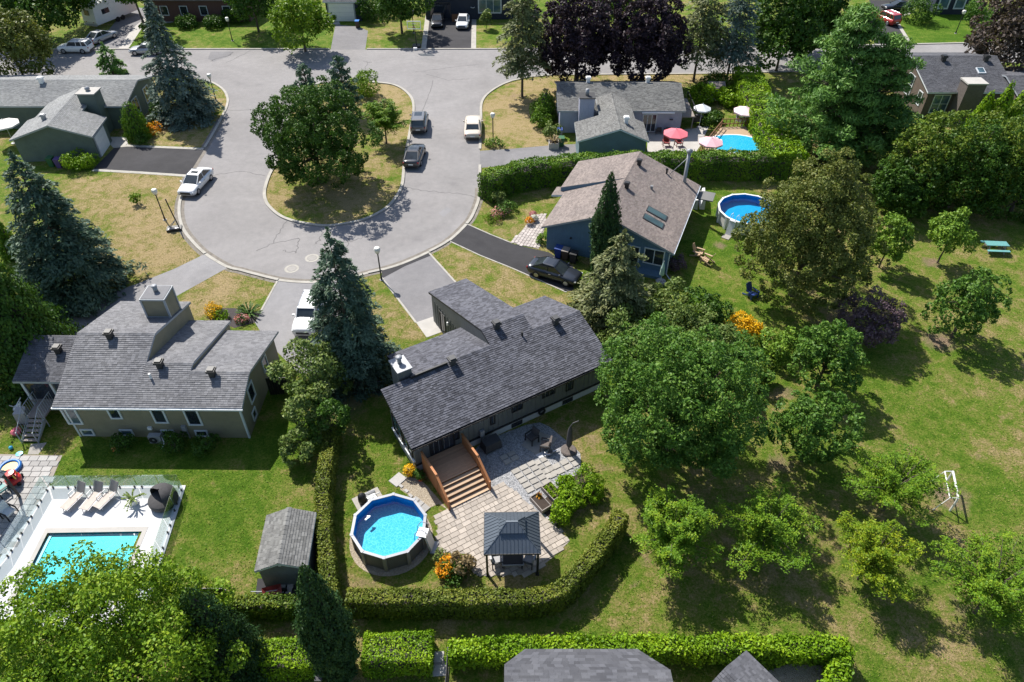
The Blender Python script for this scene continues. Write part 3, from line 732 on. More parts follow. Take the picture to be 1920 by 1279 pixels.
# wooden deck with steps (house frame)
D = thing('deck', 'new orange wooden deck with six steps and solid side rails on the dark house', 'deck', (MO[0], MO[1], 0), MA)
for k in range(16):
    w1 = 0.42 - k * 0.131
    part('deck_board', MB().bb(0.78, 3.52, w1 - 0.124, w1, 0.86, 0.9), 'deck_wood', D)
part('deck_frame', MB().bb(0.84, 3.46, -1.62, 0.4, 0.0, 0.855), 'brown_wood', D)
for k in range(5):
    w = -1.68 - k * 0.29; z = 0.9 - (k + 1) * 0.155
    part('step', MB().bb(0.8, 3.5, w - 0.3, w - 0.005, z - 0.045, z), 'pale_wood', D)
    part('riser', MB().bb(0.82, 3.48, w - 0.02, w + 0.005, z, z + 0.112), 'brown_wood', D)
part('step', MB().bb(0.8, 3.5, -1.97 + 0.27, -1.66, 0.86, 0.905), 'pale_wood', D)
for s in (0.74, 3.56):
    rl = MB()
    for k in range(13):
        w = 0.3 - k * 0.16; rl.bb(s - 0.02, s + 0.02, w - 0.14, w, 0.05, 1.78)
    for k in range(9):
        w = -1.78 - k * 0.16; d = (k + 0.5) * 0.087 + 0.05; rl.bb(s - 0.02, s + 0.02, w - 0.14, w, 0.0, max(0.4, 1.72 - d * 1.35))
    part('rail_boards', rl, 'rail_wood', D, kind='stuff')
    cap = MB(); cap.box((s, -0.65, 1.81), (0.14, 2.05, 0.045))
    a = Vector((s, -1.67, 1.81)); b = Vector((s, -3.2, 0.78))
    cap.box((a + b) / 2, (0.14, (a - b).length, 0.045), rx=math.atan2(a.z - b.z, a.y - b.y))
    part('rail_cap', cap, 'rail_wood', D)
    for w, zt in ((-1.67, 1.85), (-3.15, 0.9), (0.25, 1.8)): part('post', MB().bb(s - 0.05, s + 0.05, w - 0.05, w + 0.05, 0, zt), 'rail_wood', D)

# ---- the olive grey house on the left
LO = (-28.46, 30.83); LA = math.radians(-0.67)
left = stepped_house('house', 'olive grey house with stepped grey roof and white trim beside the glass fenced pool', LO, LA, 3.2, 0.36,
    [(-0.41, 4.75, 5.0, 5.0, 10.4, 3.4), (4.75, 7.75, 2.95, 4.26, 9.4, 2.45), (7.75, 11.55, 2.38, 4.05, 8.3, 2.45)], 'shingle_grey', 'siding_olive', 'grey_trim', seed=5, ov=0.36)
for c in ((120,766,158,795), (200,767,232,785), (283,767,318,793), (346,768,382,797)):
    u0, z0 = on_plane(LO, LA, 0.36, c[2], c[3]); w_ = {120: 1.0, 200: 0.8, 283: 0.9, 346: 0.95}[c[0]]
    window(left, (u0 - w_, 0.36), (u0, 0.36), z0, 2.95 if c[0] != 200 else 2.95, (0, -1), glass='glass_blue' if c[0] == 120 else 'glass_dark', fw=0.11, mull=0)
for c in ((146,809,177,826), (223,810,252,824), (305,811,330,823), (366,811,393,823)):
    u0, z0 = on_plane(LO, LA, 0.36, c[2], c[3]); window(left, (u0 - 0.85, 0.36), (u0, 0.36), max(0.12, z0), max(0.12, z0) + 0.62, (0, -1), glass='glass_blue' if c[0] < 300 else 'glass_dark', fw=0.1, name='basement_window')
for w0, w1, z0, z1 in ((1.9, 2.9, 1.5, 2.9), (1.5, 2.2, 0.3, 1.1), (5.0, 5.9, 1.4, 2.5)):
    window(left, (11.2, w0), (11.2, w1), z0, z1, (1, 0), fw=0.1)
part('corner_board', MB().bb(11.1, 11.22, 0.32, 0.44, 0, 3.2), 'white_trim', left); part('corner_board', MB().bb(-0.08, 0.04, 0.33, 0.45, 0, 3.2), 'white_trim', left)
part('gutter', MB().bb(-0.45, 11.6, -0.1, 0.0, 3.04, 3.16), 'white_trim', left)
for u, w, z in ((1.9, 4.7, 4.9), (5.75, 2.7, 4.2), (9.25, 2.15, 4.0)): vent(left, (u, w, z), 0.5, tall=0.62)
pipe(left, (5.35, 1.9, 3.9), 0.07, 0.42)
lc = MB().bb(3.0, 4.6, 7.6, 9.1, 2.5, 5.75); part('chimney', lc, 'siding_olive', left)
lt = MB()
for u in (3.0, 4.6):
    for w in (7.6, 9.1): lt.bb(u - 0.06, u + 0.06, w - 0.06, w + 0.06, 2.6, 5.8)
lt.bb(2.94, 4.66, 7.54, 9.16, 5.72, 5.84); part('chimney_top', MB().bb(3.0, 4.6, 7.6, 9.1, 5.84, 5.87), 'shingle_grey', left)
for u in (3.8,): lt.bb(2.97, 4.63, 7.565, 7.6, 4.2, 4.32)
part('chimney_trim', lt, 'grey_trim', left)
part('flue', MB().tube((3.75, 8.5, 5.8), (3.75, 8.5, 6.25), 0.16).tube((3.75, 8.5, 6.25), (3.75, 8.5, 6.33), 0.2), 'galvanised', left, True)
for a, b, c in ((4.78, 2.95, 0), (7.78, 2.4, 1)):   # grey trim along the stepped cheeks
    pass
part('electric_meter', MB().box((7.15, 0.28, 1.0), (0.28, 0.16, 0.45)).tube((7.25, 0.3, 0.0), (7.25, 0.3, 0.8), 0.04), 'grey_plastic', left)
part('wall_box', MB().box((4.9, 0.28, 0.95), (0.26, 0.14, 0.22)), 'white_plastic', left)
# screened porch on its left end, with deck and stair
q0, q1, q2, q3 = (-4.35, 2.45, 2.95), (-0.3, 2.45, 2.95), (-0.3, 5.85, 4.05), (-4.35, 5.85, 4.05)
pr = MB(); slab(pr, q0, q1, q2, q3); r = part('porch_roof', pr, 'grey_trim', left); slope(r, q0, q1, q2, q3, 'shingle_slate', seed=77)
vent(left, (-2.0, 4.6, 3.65), 0.5, tall=0.6)
part('porch_wall', MB().bb(-4.1, -4.05, 2.8, 5.6, 0.9, 1.7).bb(-4.1, 0.0, 5.55, 5.65, 0, 3.8).bb(-4.1, -4.03, 4.6, 5.6, 1.7, 3.5), 'siding_olive', left)
part('porch_floor', MB().bb(-4.15, 0.0, 2.65, 5.6, 0.85, 0.98), 'grey_wood', left)
for u, w in ((-4.1, 2.8), (-2.2, 2.8), (-0.1, 2.8), (-4.1, 4.0)): part('porch_post', MB().bb(u - 0.08, u + 0.08, w - 0.08, w + 0.08, 0.0, 2.98), 'white_trim', left)
part('screen_panel', MB().bb(-2.1, -0.2, 2.79, 2.81, 1.0, 2.85), 'clear_glass', left); part('screen_door', MB().bb(-4.0, -2.3, 2.79, 2.81, 1.0, 2.85), 'glass_dark', left)
part('porch_beam', MB().bb(-4.18, 0.0, 2.72, 2.88, 2.8, 2.95), 'white_trim', left)
ST = thing('porch_stair', 'grey metal deck and stair with thin railings below the screened porch', 'stairs', (LO[0] - 1.9, LO[1] + 0.72, 0), LA)
part('landing', MB().bb(-1.75, -0.55, 0.5, 2.0, 0.82, 0.9), 'grey_wood', ST)
for k in range(5): part('step', MB().bb(-1.6, -0.65, 0.45 - (k + 1) * 0.27, 0.45 - k * 0.27 - 0.03, 0.74 - k * 0.16, 0.79 - k * 0.16), 'grey_wood', ST)
for s in (-1.68, -0.6):
    rm = MB(); rm.path([(s, 1.95, 1.85), (s, 0.5, 1.85), (s, -0.95, 0.95)], 0.03); rm.path([(s, 1.95, 1.0), (s, 0.5, 1.0), (s, -0.95, 0.15)], 0.02)
    for k in range(15):
        w = 1.9 - k * 0.2; lo = 0.95 if w > 0.5 else 0.95 - (0.5 - w) * 0.6; rm.tube((s, w, lo), (s, w, lo + 0.88), 0.013, n=4)
    rm.tube((s, 0.5, 0), (s, 0.5, 1.9), 0.035); rm.tube((s, -0.95, 0), (s, -0.95, 1.0), 0.035); part('railing', rm, 'grey_trim', ST)
for s in (-1.66, -0.64): part('stringer', MB().extr([(0.45, 0.82), (0.45, 0.5), (-0.9, 0.0), (-0.9, 0.12)], s, s + 0.04), 'grey_trim', ST)
sp = MB()
for k in range(5): sp.bb(-1.7 + k * 0.01, -0.75, -1.75 - k * 0.02, -1.0, 0.0, 0.03)
st_pts = PX([(58,833),(88,830),(72,852),(52,852)])
struct('stepping_path', MB().sheet(st_pts, 0.012), 'slab_stone')

# ---- the blue house with brown roof
BO = (3.13, 53.04); BA = math.radians(-21.4)
blue = thing('house', 'blue sided house with brown shingle gable roof and two skylights', 'house', (BO[0], BO[1], 0), BA)
def gable(h, uL, uR, ur, w0, w1, zl, zr_, zp, siding, shingle, trim, seed, ovw=0.35, ovu=0.4):
    """gable with ridge running along w (depth)"""
    sl = (zp - zl) / (ur - uL); sr = (zp - zr_) / (uR - ur)
    prof = [(uL + ovu, 0), (uR - ovu, 0), (uR - ovu, zr_ + sr * ovu - 0.12), (ur, zp - 0.14), (uL + ovu, zl + sl * ovu - 0.12)]
    mb = MB(); n = len(prof); a, b = w0 + ovw, w1 - ovw
    mb.add([(u, a, z) for u, z in prof] + [(u, b, z) for u, z in prof], [(k, (k + 1) % n, n + (k + 1) % n, n + k) for k in range(n)] + [tuple(range(n)), tuple(range(2 * n - 1, n - 1, -1))])
    part('wall', mb, siding, h)
    r = roof_plane(h, (uL, w1, zl), (uL, w0, zl), (ur, w0, zp), (ur, w1, zp), shingle, trim, seed=seed)
    roof_plane(h, (uR, w0, zr_), (uR, w1, zr_), (ur, w1, zp + 0.002), (ur, w0, zp + 0.002), shingle, trim, seed=seed + 1)
    ridge_cap(r, (ur, w0, zp), (ur, w1, zp), shingle)
    return sl, sr
gable(blue, -0.5, 11.0, 5.0, -0.3, 11.75, 2.35, 2.45, 4.75, 'siding_blue', 'shingle_brown', 'grey_trim', 21)
roof_plane(blue, (-0.95, 11.85, 2.62), (-0.95, 6.35, 2.62), (5.0, 6.35, 4.78), (5.0, 11.85, 4.78), 'shingle_brown', 'grey_trim', seed=25)
part('dormer_fascia', MB().add([(-0.95, 6.33, 2.16), (4.6, 6.33, 4.45), (4.6, 6.33, 4.6), (-0.95, 6.33, 2.6)], [(0, 1, 2, 3)]), 'siding_blue', blue)
roof_plane(blue, (-1.6, 7.2, 2.1), (-1.6, 5.6, 2.1), (-0.3, 5.6, 2.35), (-0.3, 7.2, 2.35), 'shingle_brown', 'white_trim', seed=26)
for w0 in (2.0, 3.3):
    zc = lambda u: 4.75 - (u - 5) * (2.3 / 6.0) + 0.1
    s = MB(); slab(s, (7.7, w0, zc(7.7)), (9.5, w0, zc(9.5)), (9.5, w0 + 0.85, zc(9.5)), (7.7, w0 + 0.85, zc(7.7)), 0.1); sk = part('skylight', s, 'dark_trim', blue)
    part('pane', MB().quad((7.78, w0 + .08, zc(7.78) + .012), (9.42, w0 + .08, zc(9.42) + .012), (9.42, w0 + .77, zc(9.42) + .012), (7.78, w0 + .77, zc(7.78) + .012)), 'glass_skylight', sk)
vent(blue, (5.45, 9.5, 4.7), 0.45, tall=0.5); vent(blue, (5.45, 5.0, 4.7), 0.45, tall=0.5); vent(blue, (7.9, 10.6, 3.8), 0.2, tall=0.4)
pipe(blue, (7.3, 6.9, 3.9), 0.12, 0.3, 'galvanised')
part('flue', MB().tube((9.6, 10.9, 0.0), (9.6, 10.9, 5.9), 0.16).lathe([(0.16, 0), (0.3, 0.1), (0.28, 0.3), (0.001, 0.42)], 12, (9.6, 10.9, 5.9)).path([(9.6, 10.9, 5.5), (8.2, 10.5, 3.7)], 0.03), 'galvanised', blue, True)
window(blue, (8.55, 0.05), (10.3, 0.05), 0.75, 2.3, (0, -1), mull=1, glass='glass_dark')
window(blue, (6.9, 0.05), (8.2, 0.05), 0.1, 2.2, (0, -1), name='patio_door')
part('step', MB().bb(7.9, 10.4, -0.9, 0.03, 0, 0.25), 'siding_blue', blue)
part('downspout', MB().path([(10.75, -0.02, 2.3), (10.68, 0.0, 2.0), (10.68, 0.0, 0.1), (11.2, -0.7, 0.05)], 0.05), 'white_trim', blue)
part('gutter', MB().bb(11.0, 11.1, -0.3, 11.75, 2.3, 2.42), 'white_trim', blue)
part('wall_lamp', MB().lathe([(0.001, 0), (0.09, 0.03), (0.09, 0.12), (0.001, 0.16)], 10, (2.1, -0.03, 1.6)), 'black_plastic', blue)

# ---- the pale lilac house behind the long hedge
def xgable(h, x0, x1, y0, yr, y1, ze, zr, zb, siding, shingle, trim, seed, ov=0.35, ox=0.3):
    """gable with ridge along local x"""
    s1 = (zr - ze) / (yr - y0); s2 = (zr - zb) / (y1 - yr)
    part('wall', MB().extr([(y0 + ov, 0), (y0 + ov, ze + s1 * ov - .12), (yr, zr - .14), (y1 - ov, zb + s2 * ov - .12), (y1 - ov, 0)], x0 + ox, x1 - ox), siding, h)
    r = roof_plane(h, (x0, y0, ze), (x1, y0, ze), (x1, yr, zr), (x0, yr, zr), shingle, trim, seed=seed)
    roof_plane(h, (x1, y1, zb), (x0, y1, zb), (x0, yr, zr + .002), (x1, yr, zr + .002), shingle, trim, seed=seed + 1)
    ridge_cap(r, (x0, yr, zr), (x1, yr, zr), shingle)
lil = thing('house', 'pale lilac house with grey roof and teal gable wing behind the hedge', 'house', (0, 0, 0), 0)
xgable(lil, 5.05, 19.25, 76.0, 80.3, 84.4, 2.7, 4.1, 2.7, 'siding_lilac', 'shingle_mid', 'grey_trim', 41)
sub_ = MB()
# the wing, ridge along y
gl = lambda *a: gable(lil, *a)
gable(lil, 6.72, 14.15, 11.05, 68.75, 73.3, 2.6, 2.6, 3.95, 'siding_teal', 'shingle_mid', 'white_trim', 44, 0.3, 0.25)
gable(lil, 9.35, 13.2, 11.05, 73.0, 77.9, 3.42, 3.01, 3.948, 'siding_lilac', 'shingle_mid', 'white_trim', 47, 0.2, 0.25)
part('chimney', MB().bb(7.35, 8.95, 75.0, 76.5, 0, 4.5), 'siding_lilac', lil); part('chimney_cap', MB().bb(7.27, 9.03, 74.92, 76.58, 4.5, 4.6), 'dark_trim', lil)
part('flue', MB().tube((8.15, 75.7, 4.6), (8.15, 75.7, 5.3), 0.2), 'galvanised', lil, True)
for x, y, z in ((8.7, 80.8, 4.1), (15.5, 80.8, 4.1), (11.9, 71.0, 3.75)): vent(lil, (x, y, z), 0.55, 'white_plastic', tall=0.6)
window(lil, (14.6, 76.35), (16.2, 76.35), 0.1, 2.2, (0, -1), mull=2, name='patio_door')
part('awning', MB().box((16.2, 76.1, 2.5), (3.6, 0.5, 0.12)), 'white_trim', lil)
part('wall_ornament', MB().lathe([(0.001, 0), (0.2, 0.02), (0.22, 0.04)], 8, (17.8, 76.2, 1.6)), 'dark_trim', lil)
part('side_deck', MB().bb(19.0, 20.6, 77.0, 82.0, 1.5, 1.62).bb(19.1, 19.2, 77.1, 77.2, 0, 1.5).bb(20.4, 20.5, 77.1, 77.2, 0, 1.5), 'grey_wood', lil)
drl = MB().path([(19.0, 77.0, 2.5), (20.6, 77.0, 2.5), (20.6, 82.0, 2.5)], 0.04)
for y in (77, 78.6, 80.2, 82): drl.tube((20.6, y, 1.6), (20.6, y, 2.5), 0.04)
part('deck_rail', drl, 'black_trim', lil)

# ---- the grey green house at upper left
GO = (-48.4, 73.0)
grn = thing('house', 'long grey green house with pale grey roof left of the court', 'house', (0, 0, 0), 0)
xgable(grn, -66.0, -43.1, 77.0, 81.5, 86.0, 2.8, 4.0, 2.8, 'siding_green', 'shingle_pale', 'grey_trim', 51)
grw = thing('house_wing', 'grey green garage wing with white door beside the dark driveway', 'garage', (-48.2, 73.0, 0), math.radians(6))
gable(grw, -4.15, 4.1, 0.2, -3.6, 1.2, 2.6, 2.6, 4.0, 'siding_green', 'shingle_pale', 'grey_trim', 55, 0.3, 0.25)
gable(grw, -3.2, 1.8, 0.2, 0.9, 6.0, 2.9, 3.43, 3.998, 'siding_green', 'shingle_pale', 'grey_trim', 58, 0.2, 0.2)
part('door_trim', MB().bb(3.84, 3.92, -3.0, 0.1, 0, 2.35), 'grey_trim', grw)
for k in range(4): part('garage_door_panel', MB().bb(3.92, 3.95, -2.85, -0.05, 0.02 + k * 0.55, 0.55 + k * 0.55), 'white_plastic', grw)
vent(grw, (-1.2, -1.0, 3.65), 0.5, 'galvanised', tall=0.55)
cb = P(204, 245); ct = P(176, 172, 4.7)
part('chimney', MB().bb(-47.3, -45.5, 75.9, 77.5, 0, 4.6), 'siding_green', grn); part('chimney_cap', MB().bb(-47.45, -45.35, 75.75, 77.65, 4.6, 4.72), 'concrete', grn)
part('flue', MB().lathe([(0.2, 0), (0.28, 0.2), (0.25, 0.35), (0.001, 0.45)], 10, (-46.4, 76.7, 4.72)), 'galvanised', grn, True)
vent(grn, (-53.9, 81.0, 4.0), 0.6, 'white_plastic', tall=0.6)
for y in (79.0, 82.3): window(grn, (-43.4, y), (-43.4, y + 1.5), 0.8, 2.6, (1, 0), mull=1)
window(grn, (-52.9, 77.35), (-51.7, 77.35), 0.9, 2.2, (0, -1))

# ---- the brown house at upper right
brn = thing('house', 'brown sided house with charcoal roof and stone chimney behind the tall pine', 'house', (0, 0, 0), 0)
xgable(brn, 47.5, 57.7, 79.9, 86.2, 92.5, 3.2, 5.05, 3.2, 'siding_brown', 'shingle_slate', 'white_trim', 61)
xgable(brn, 57.0, 70.0, 77.2, 82.0, 88.0, 3.0, 4.3, 3.0, 'siding_brown', 'shingle_slate', 'grey_trim', 64)
part('chimney', MB().bb(50.9, 53.0, 78.6, 80.3, 0, 4.6), 'chimney_stone', brn); part('chimney_cap', MB().bb(50.8, 53.1, 78.5, 80.4, 4.6, 4.75), 'concrete', brn)
for x, z in ((51.0, 4.9), (56.0, 4.9)): vent(brn, (x, 85.3, z), 0.6, tall=0.6)
sk = part('skylight', MB().box((54.8, 83.5, 4.33), (0.9, 1.0, 0.12), rx=math.atan(1.85/6.3)), 'white_trim', brn); part('pane', MB().box((54.8, 83.5, 4.40), (0.7, 0.8, 0.02), rx=math.atan(1.85/6.3)), 'glass_blue', sk)
window(brn, (48.6, 80.25), (50.5, 80.25), 0.6, 2.8, (0, -1), mull=1, bars=1, glass='glass_blue')
window(brn, (47.8, 82.2), (47.8, 81.2), 1.0, 2.6, (-1, 0), mull=0, bars=1); window(brn, (47.8, 85.6), (47.8, 84.0), 1.0, 3.4, (-1, 0), mull=0, bars=1)
window(brn, (57.6, 77.55), (59.2, 77.55), 0.9, 2.4, (0, -1), mull=1, bars=1, glass='glass_teal')

# ---- houses along the far side of the street
def top_house(name, label, x0, x1, y0, y1, zt, siding, shingle, trim, seed):
    h = thing(name, label, 'house', (0, 0, 0), 0); ym = (y0 + y1) / 2
    xgable(h, x0, x1, y0, ym, y1, zt, zt + 1.8, zt, siding, shingle, trim, seed); return h
a = P(300, 30); brk = top_house('house', 'dark red brick house in tree shade across the street', -56, -39.8, 114.4, 124, 3.2, 'brick_red', 'shingle_slate', 'dark_trim', 71)
for x in (-53.5, -50.5, -47.5, -44.0): window(brk, (x, 114.75), (x + 1.2, 114.75), 0.9, 2.3, (0, -1), trim='white_trim')
gar = thing('garage', 'small dark garage with white door at the end of a short driveway', 'garage', (0, 0, 0), 0)
xgable(gar, -28.6, -22.8, 114.6, 118.6, 122.6, 2.9, 3.9, 2.9, 'siding_navy', 'shingle_slate', 'white_trim', 74)
part('door_trim', MB().bb(-28.05, -23.9, 114.88, 114.94, 0, 2.75), 'grey_trim', gar)
for k in range(4): part('garage_door_panel', MB().bb(-27.85, -24.1, 114.84, 114.88, 0.02 + k * 0.65, 0.64 + k * 0.65), 'white_plastic', gar)
nav = thing('house', 'dark navy house with white framed window above the two car driveway', 'house', (0, 0, 0), 0)
xgable(nav, -13.6, 0.5, 115.4, 120, 125, 3.4, 5.2, 3.4, 'siding_navy', 'shingle_slate', 'black_trim', 77)
window(nav, (-5.2, 115.75), (-1.6, 115.75), 0.9, 3.0, (0, -1), mull=2, glass='glass_blue', fw=0.16)
window(nav, (-12.6, 115.75), (-9.4, 115.75), 0.05, 2.5, (0, -1), trim='dark_trim', name='garage_door')
part('porch_rail', MB().bb(-9.2, -7.0, 114.7, 114.8, 0.3, 1.1).bb(-9.2, -7.0, 114.7, 115.7, 0, 0.3), 'brown_wood', nav); part('wall_ring', MB().lathe([(0.25, 0), (0.32, 0), (0.32, 0.06), (0.25, 0.06)], 12, (-6.0, 115.6, 1.8)), 'white_trim', nav)
nv2 = thing('house', 'dark blue house with two white framed windows behind the bright front lawn', 'house', (0, 0, 0), 0)
xgable(nv2, 65.6, 73.2, 117.8, 123, 129, 3.6, 5.2, 3.6, 'siding_navy', 'shingle_slate', 'black_trim', 81)
for x in (66.4, 68.9): window(nv2, (x, 118.15), (x + 1.7, 118.15), 0.8, 3.0, (0, -1), mull=0, bars=0, glass='glass_blue', fw=0.2)

# ---- roofs at the bottom edge
bt1 = thing('house', 'house under the broad grey shingle roof at the bottom edge', 'house', (0, 0, 0), 0)
part('wall', MB().prism([(0.75, 15.2), (5.75, 15.2), (6.9, 14.3), (6.9, 4.0), (-0.2, 4.0), (-0.2, 14.5)], 0, 2.9), 'siding_shed', bt1)
def poly_roof(h, outline, z, ridge_y, zr, mat, seed):
    """slope that falls to the far side, with clipped corners"""
    f = lambda p: (p[0], p[1], z + (zr - z) * (outline[0][1] - p[1]) / (outline[0][1] - ridge_y))
    top = [f(p) for p in outline]; mb = MB(); n = len(top)
    mb.add(top + [(x, y, q - .16) for x, y, q in top], [tuple(range(n - 1, -1, -1))] + [(k, (k + 1) % n, n + (k + 1) % n, n + k) for k in range(n)])
    r = part('roof', mb, 'dark_trim', h)
    return r, f
O1 = [(0.6, 15.5), (5.88, 15.5), (7.2, 14.42), (7.2, 9.0), (-0.35, 9.0), (-0.35, 14.7)]
r, f = poly_roof(bt1, O1, 3.0, 9.0, 4.6, 'shingle_slate', 91)
slope(r, f((5.88, 15.5)), f((0.6, 15.5)), f((-0.35, 14.7)), f((6.86, 14.7)), 'shingle_slate', seed=91, tabw=0.4)
slope(r, f((6.86, 14.7)), f((-0.35, 14.7)), f((-0.35, 14.42)), f((7.2, 14.42)), 'shingle_slate', seed=92, tabw=0.4)
slope(r, f((7.2, 14.42)), f((-0.35, 14.42)), f((-0.35, 9.0)), f((7.2, 9.0)), 'shingle_slate', seed=93, tabw=0.4)
roof_plane(bt1, (-0.35, 3.0, 3.0), (7.2, 3.0, 3.0), (7.2, 9.0, 4.6), (-0.35, 9.0, 4.6), 'shingle_slate', 'dark_trim', seed=94)
bt2 = thing('shed', 'grey shingled shed roof corner beside the planter at the bottom edge', 'shed', (10.95, 15.45, 0), math.radians(-52))
part('wall', MB().bb(0.2, 4.3, -3.0, -0.2, 0, 2.85), 'siding_shed', bt2)
roof_plane(bt2, (4.5, 0, 2.98), (0, 0, 2.98), (0, -1.6, 3.5), (4.5, -1.6, 3.5), 'shingle_slate', 'dark_trim', seed=95)
roof_plane(bt2, (0, -3.2, 2.98), (4.5, -3.2, 2.98), (4.5, -1.6, 3.502), (0, -1.6, 3.502), 'shingle_slate', 'dark_trim', seed=96)

# ---- garden shed
SA = math.radians(4)
shd = thing('garden_shed', 'grey garden shed with gable shingle roof beside the hedge', 'shed', (-12.35, 22.0, 0), SA)
gable(shd, -1.35, 1.4, 0.0, -1.75, 1.75, 1.95, 1.95, 2.55, 'siding_shed', 'shingle_mid', 'white_trim', 101, 0.2, 0.12)
part('gable_lamp', MB().box((0, -1.62, 2.2), (0.14, 0.12, 0.08)), 'white_plastic', shd)
struct('shed_apron', MB().sheet(PX([(483,1085),(575,1085),(575,1130),(478,1125)]), 0.014), 'asphalt_dark')

# ---- gazebo with metal roof
gz = thing('gazebo', 'dark metal roofed gazebo with raised vent top on the paver patio', 'gazebo', (0.0, 22.3, 0), math.radians(1))
def hip(h, cx, x, y, z0, z1, tx, ty, seams, nm):
    b = [(-x, -y, z0), (x, -y, z0), (x, y, z0), (-x, y, z0)]; t = [(-tx, -ty, z1), (tx, -ty, z1), (tx, ty, z1), (-tx, ty, z1)]
    for k in range(4):
        a, b2, c, d = Vector(b[k]), Vector(b[(k + 1) % 4]), Vector(t[(k + 1) % 4]), Vector(t[k])
        n = (b2 - a).cross(d - a).normalized(); mb = MB(); mb.quad(a, b2, c, d); mb.quad(d - n * .03, c - n * .03, b2 - n * .03, a - n * .03)
        p = part(nm, mb, 'metal_roof', h)
        sm = MB(); L = (b2 - a).length; e = (b2 - a).normalized(); cnt = max(2, int(L / seams))
        for i in range(1, cnt):
            q = a + e * (L * i / cnt); s = i / cnt * L; half = (L - (c - d).length) / 2
            up = ((d + c) / 2 - (a + b2) / 2); frac = 1.0
            if s < half: frac = s / half
            elif s > L - half: frac = (L - s) / half
            sm.box(q + up * frac / 2 + n * 0.012, (0.02, (up * frac).length, 0.024), rz=math.atan2(e.y, e.x), rx=math.atan2(up.z, (up.xy).length))
        sm.tube(a, d, 0.028, n=5); part('seams', sm, 'metal_roof', p)
hip(gz, 0, 1.52, 1.32, 2.3, 2.95, 0.62, 0.42, 0.2, 'roof_panel'); hip(gz, 0, 0.72, 0.52, 3.02, 3.35, 0.32, 0.05, 0.2, 'vent_panel')
part('roof_cap', MB().bb(-.32, .32, -.05, .05, 3.34, 3.37).bb(-.6, .6, -.4, .4, 2.93, 3.04), 'metal_roof', gz)
part('fascia', MB().bb(-1.52, 1.52, -1.34, -1.3, 2.2, 2.31).bb(-1.52, 1.52, 1.3, 1.34, 2.2, 2.31).bb(-1.54, -1.5, -1.3, 1.3, 2.2, 2.31).bb(1.5, 1.54, -1.3, 1.3, 2.2, 2.31), 'black_trim', gz)
for x in (-1.38, 1.38):
    for y in (-1.18, 1.18): part('post', MB().bb(x - .06, x + .06, y - .06, y + .06, 0, 2.28).box((x, y, 0.03), (.2, .2, .06)), 'black_trim', gz)
gt = thing('patio_table', 'low table with dark top under the gazebo', 'table', (0.05, 21.75, 0), 0.02)
part('table_top', MB().bb(-.55, .55, -.35, .35, .5, .56), 'black_plastic', gt); part('table_rim', MB().bb(-.6, .6, -.4, -.35, .48, .57).bb(-.6, .6, .35, .4, .48, .57).bb(-.6, -.55, -.35, .35, .48, .57).bb(.55, .6, -.35, .35, .48, .57), 'grey_plastic', gt)
for x in (-.5, .5):
    for y in (-.3, .3): part('leg', MB().bb(x - .03, x + .03, y - .03, y + .03, 0, .5), 'dark_trim', gt)
def armchair(name, label, loc, rz, mat='sling_grey', fr='dark_trim', group=None, s=1.0):
    o = thing(name, label, 'chair', loc, rz, group); o.scale = (s, s, s)
    part('seat', MB().box((0, 0, .42), (.58, .56, .12)), mat, o); part('backrest', MB().box((0, .3, .72), (.58, .1, .62), rx=-.2), mat, o)
    for x in (-.34, .34):
        part('arm', MB().box((x, .02, .62), (.08, .62, .05)), fr, o)
        for y in (-.27, .29): part('leg', MB().bb(x - .03, x + .03, y - .03, y + .03, 0, .62), fr, o)
    return o
armchair('armchair', 'grey cushioned armchair under the gazebo, on the pool side', (-0.85, 21.8, 0), math.radians(100), 'grey_plastic')
armchair('armchair', 'grey cushioned armchair under the gazebo, on the park side', (0.95, 21.8, 0), math.radians(-110), 'grey_plastic')

# ------------------------------------------------------------------ foliage
def unit(a): return a / np.maximum(1e-9, np.linalg.norm(a, axis=-1, keepdims=True))
def leaf_mesh(name, pos, nrm, tan, ln, wd, tint, mat, curl=0.15):
    """every leaf (or leaf spray) a kite of its own"""
    nrm = unit(nrm); tan = unit(tan - nrm * np.sum(tan * nrm, -1, keepdims=True)); bi = np.cross(nrm, tan)
    ln = ln[:, None]; wd = wd[:, None]
    v = np.stack([pos - tan * ln * .5, pos + bi * wd * .5 + nrm * wd * curl, pos + tan * ln * .5, pos - bi * wd * .5 + nrm * wd * curl], 1).reshape(-1, 3)
    f = np.arange(len(pos) * 4).reshape(-1, 4)
    return np_mesh(name, v, f, mat, {'tint': np.repeat(np.clip(tint, 0, 1), 4)})
def fib(n, rg, jit=0.5):
    k = np.arange(n) + .5; ph = np.arccos(1 - 2 * k / n); th = math.pi * (1 + 5 ** .5) * k
    d = np.stack([np.cos(th) * np.sin(ph), np.sin(th) * np.sin(ph), np.cos(ph)], 1)
    return unit(d + rg.normal(0, jit / math.sqrt(n), d.shape))
def rdir(rg, n): return unit(rg.normal(size=(n, 3)))
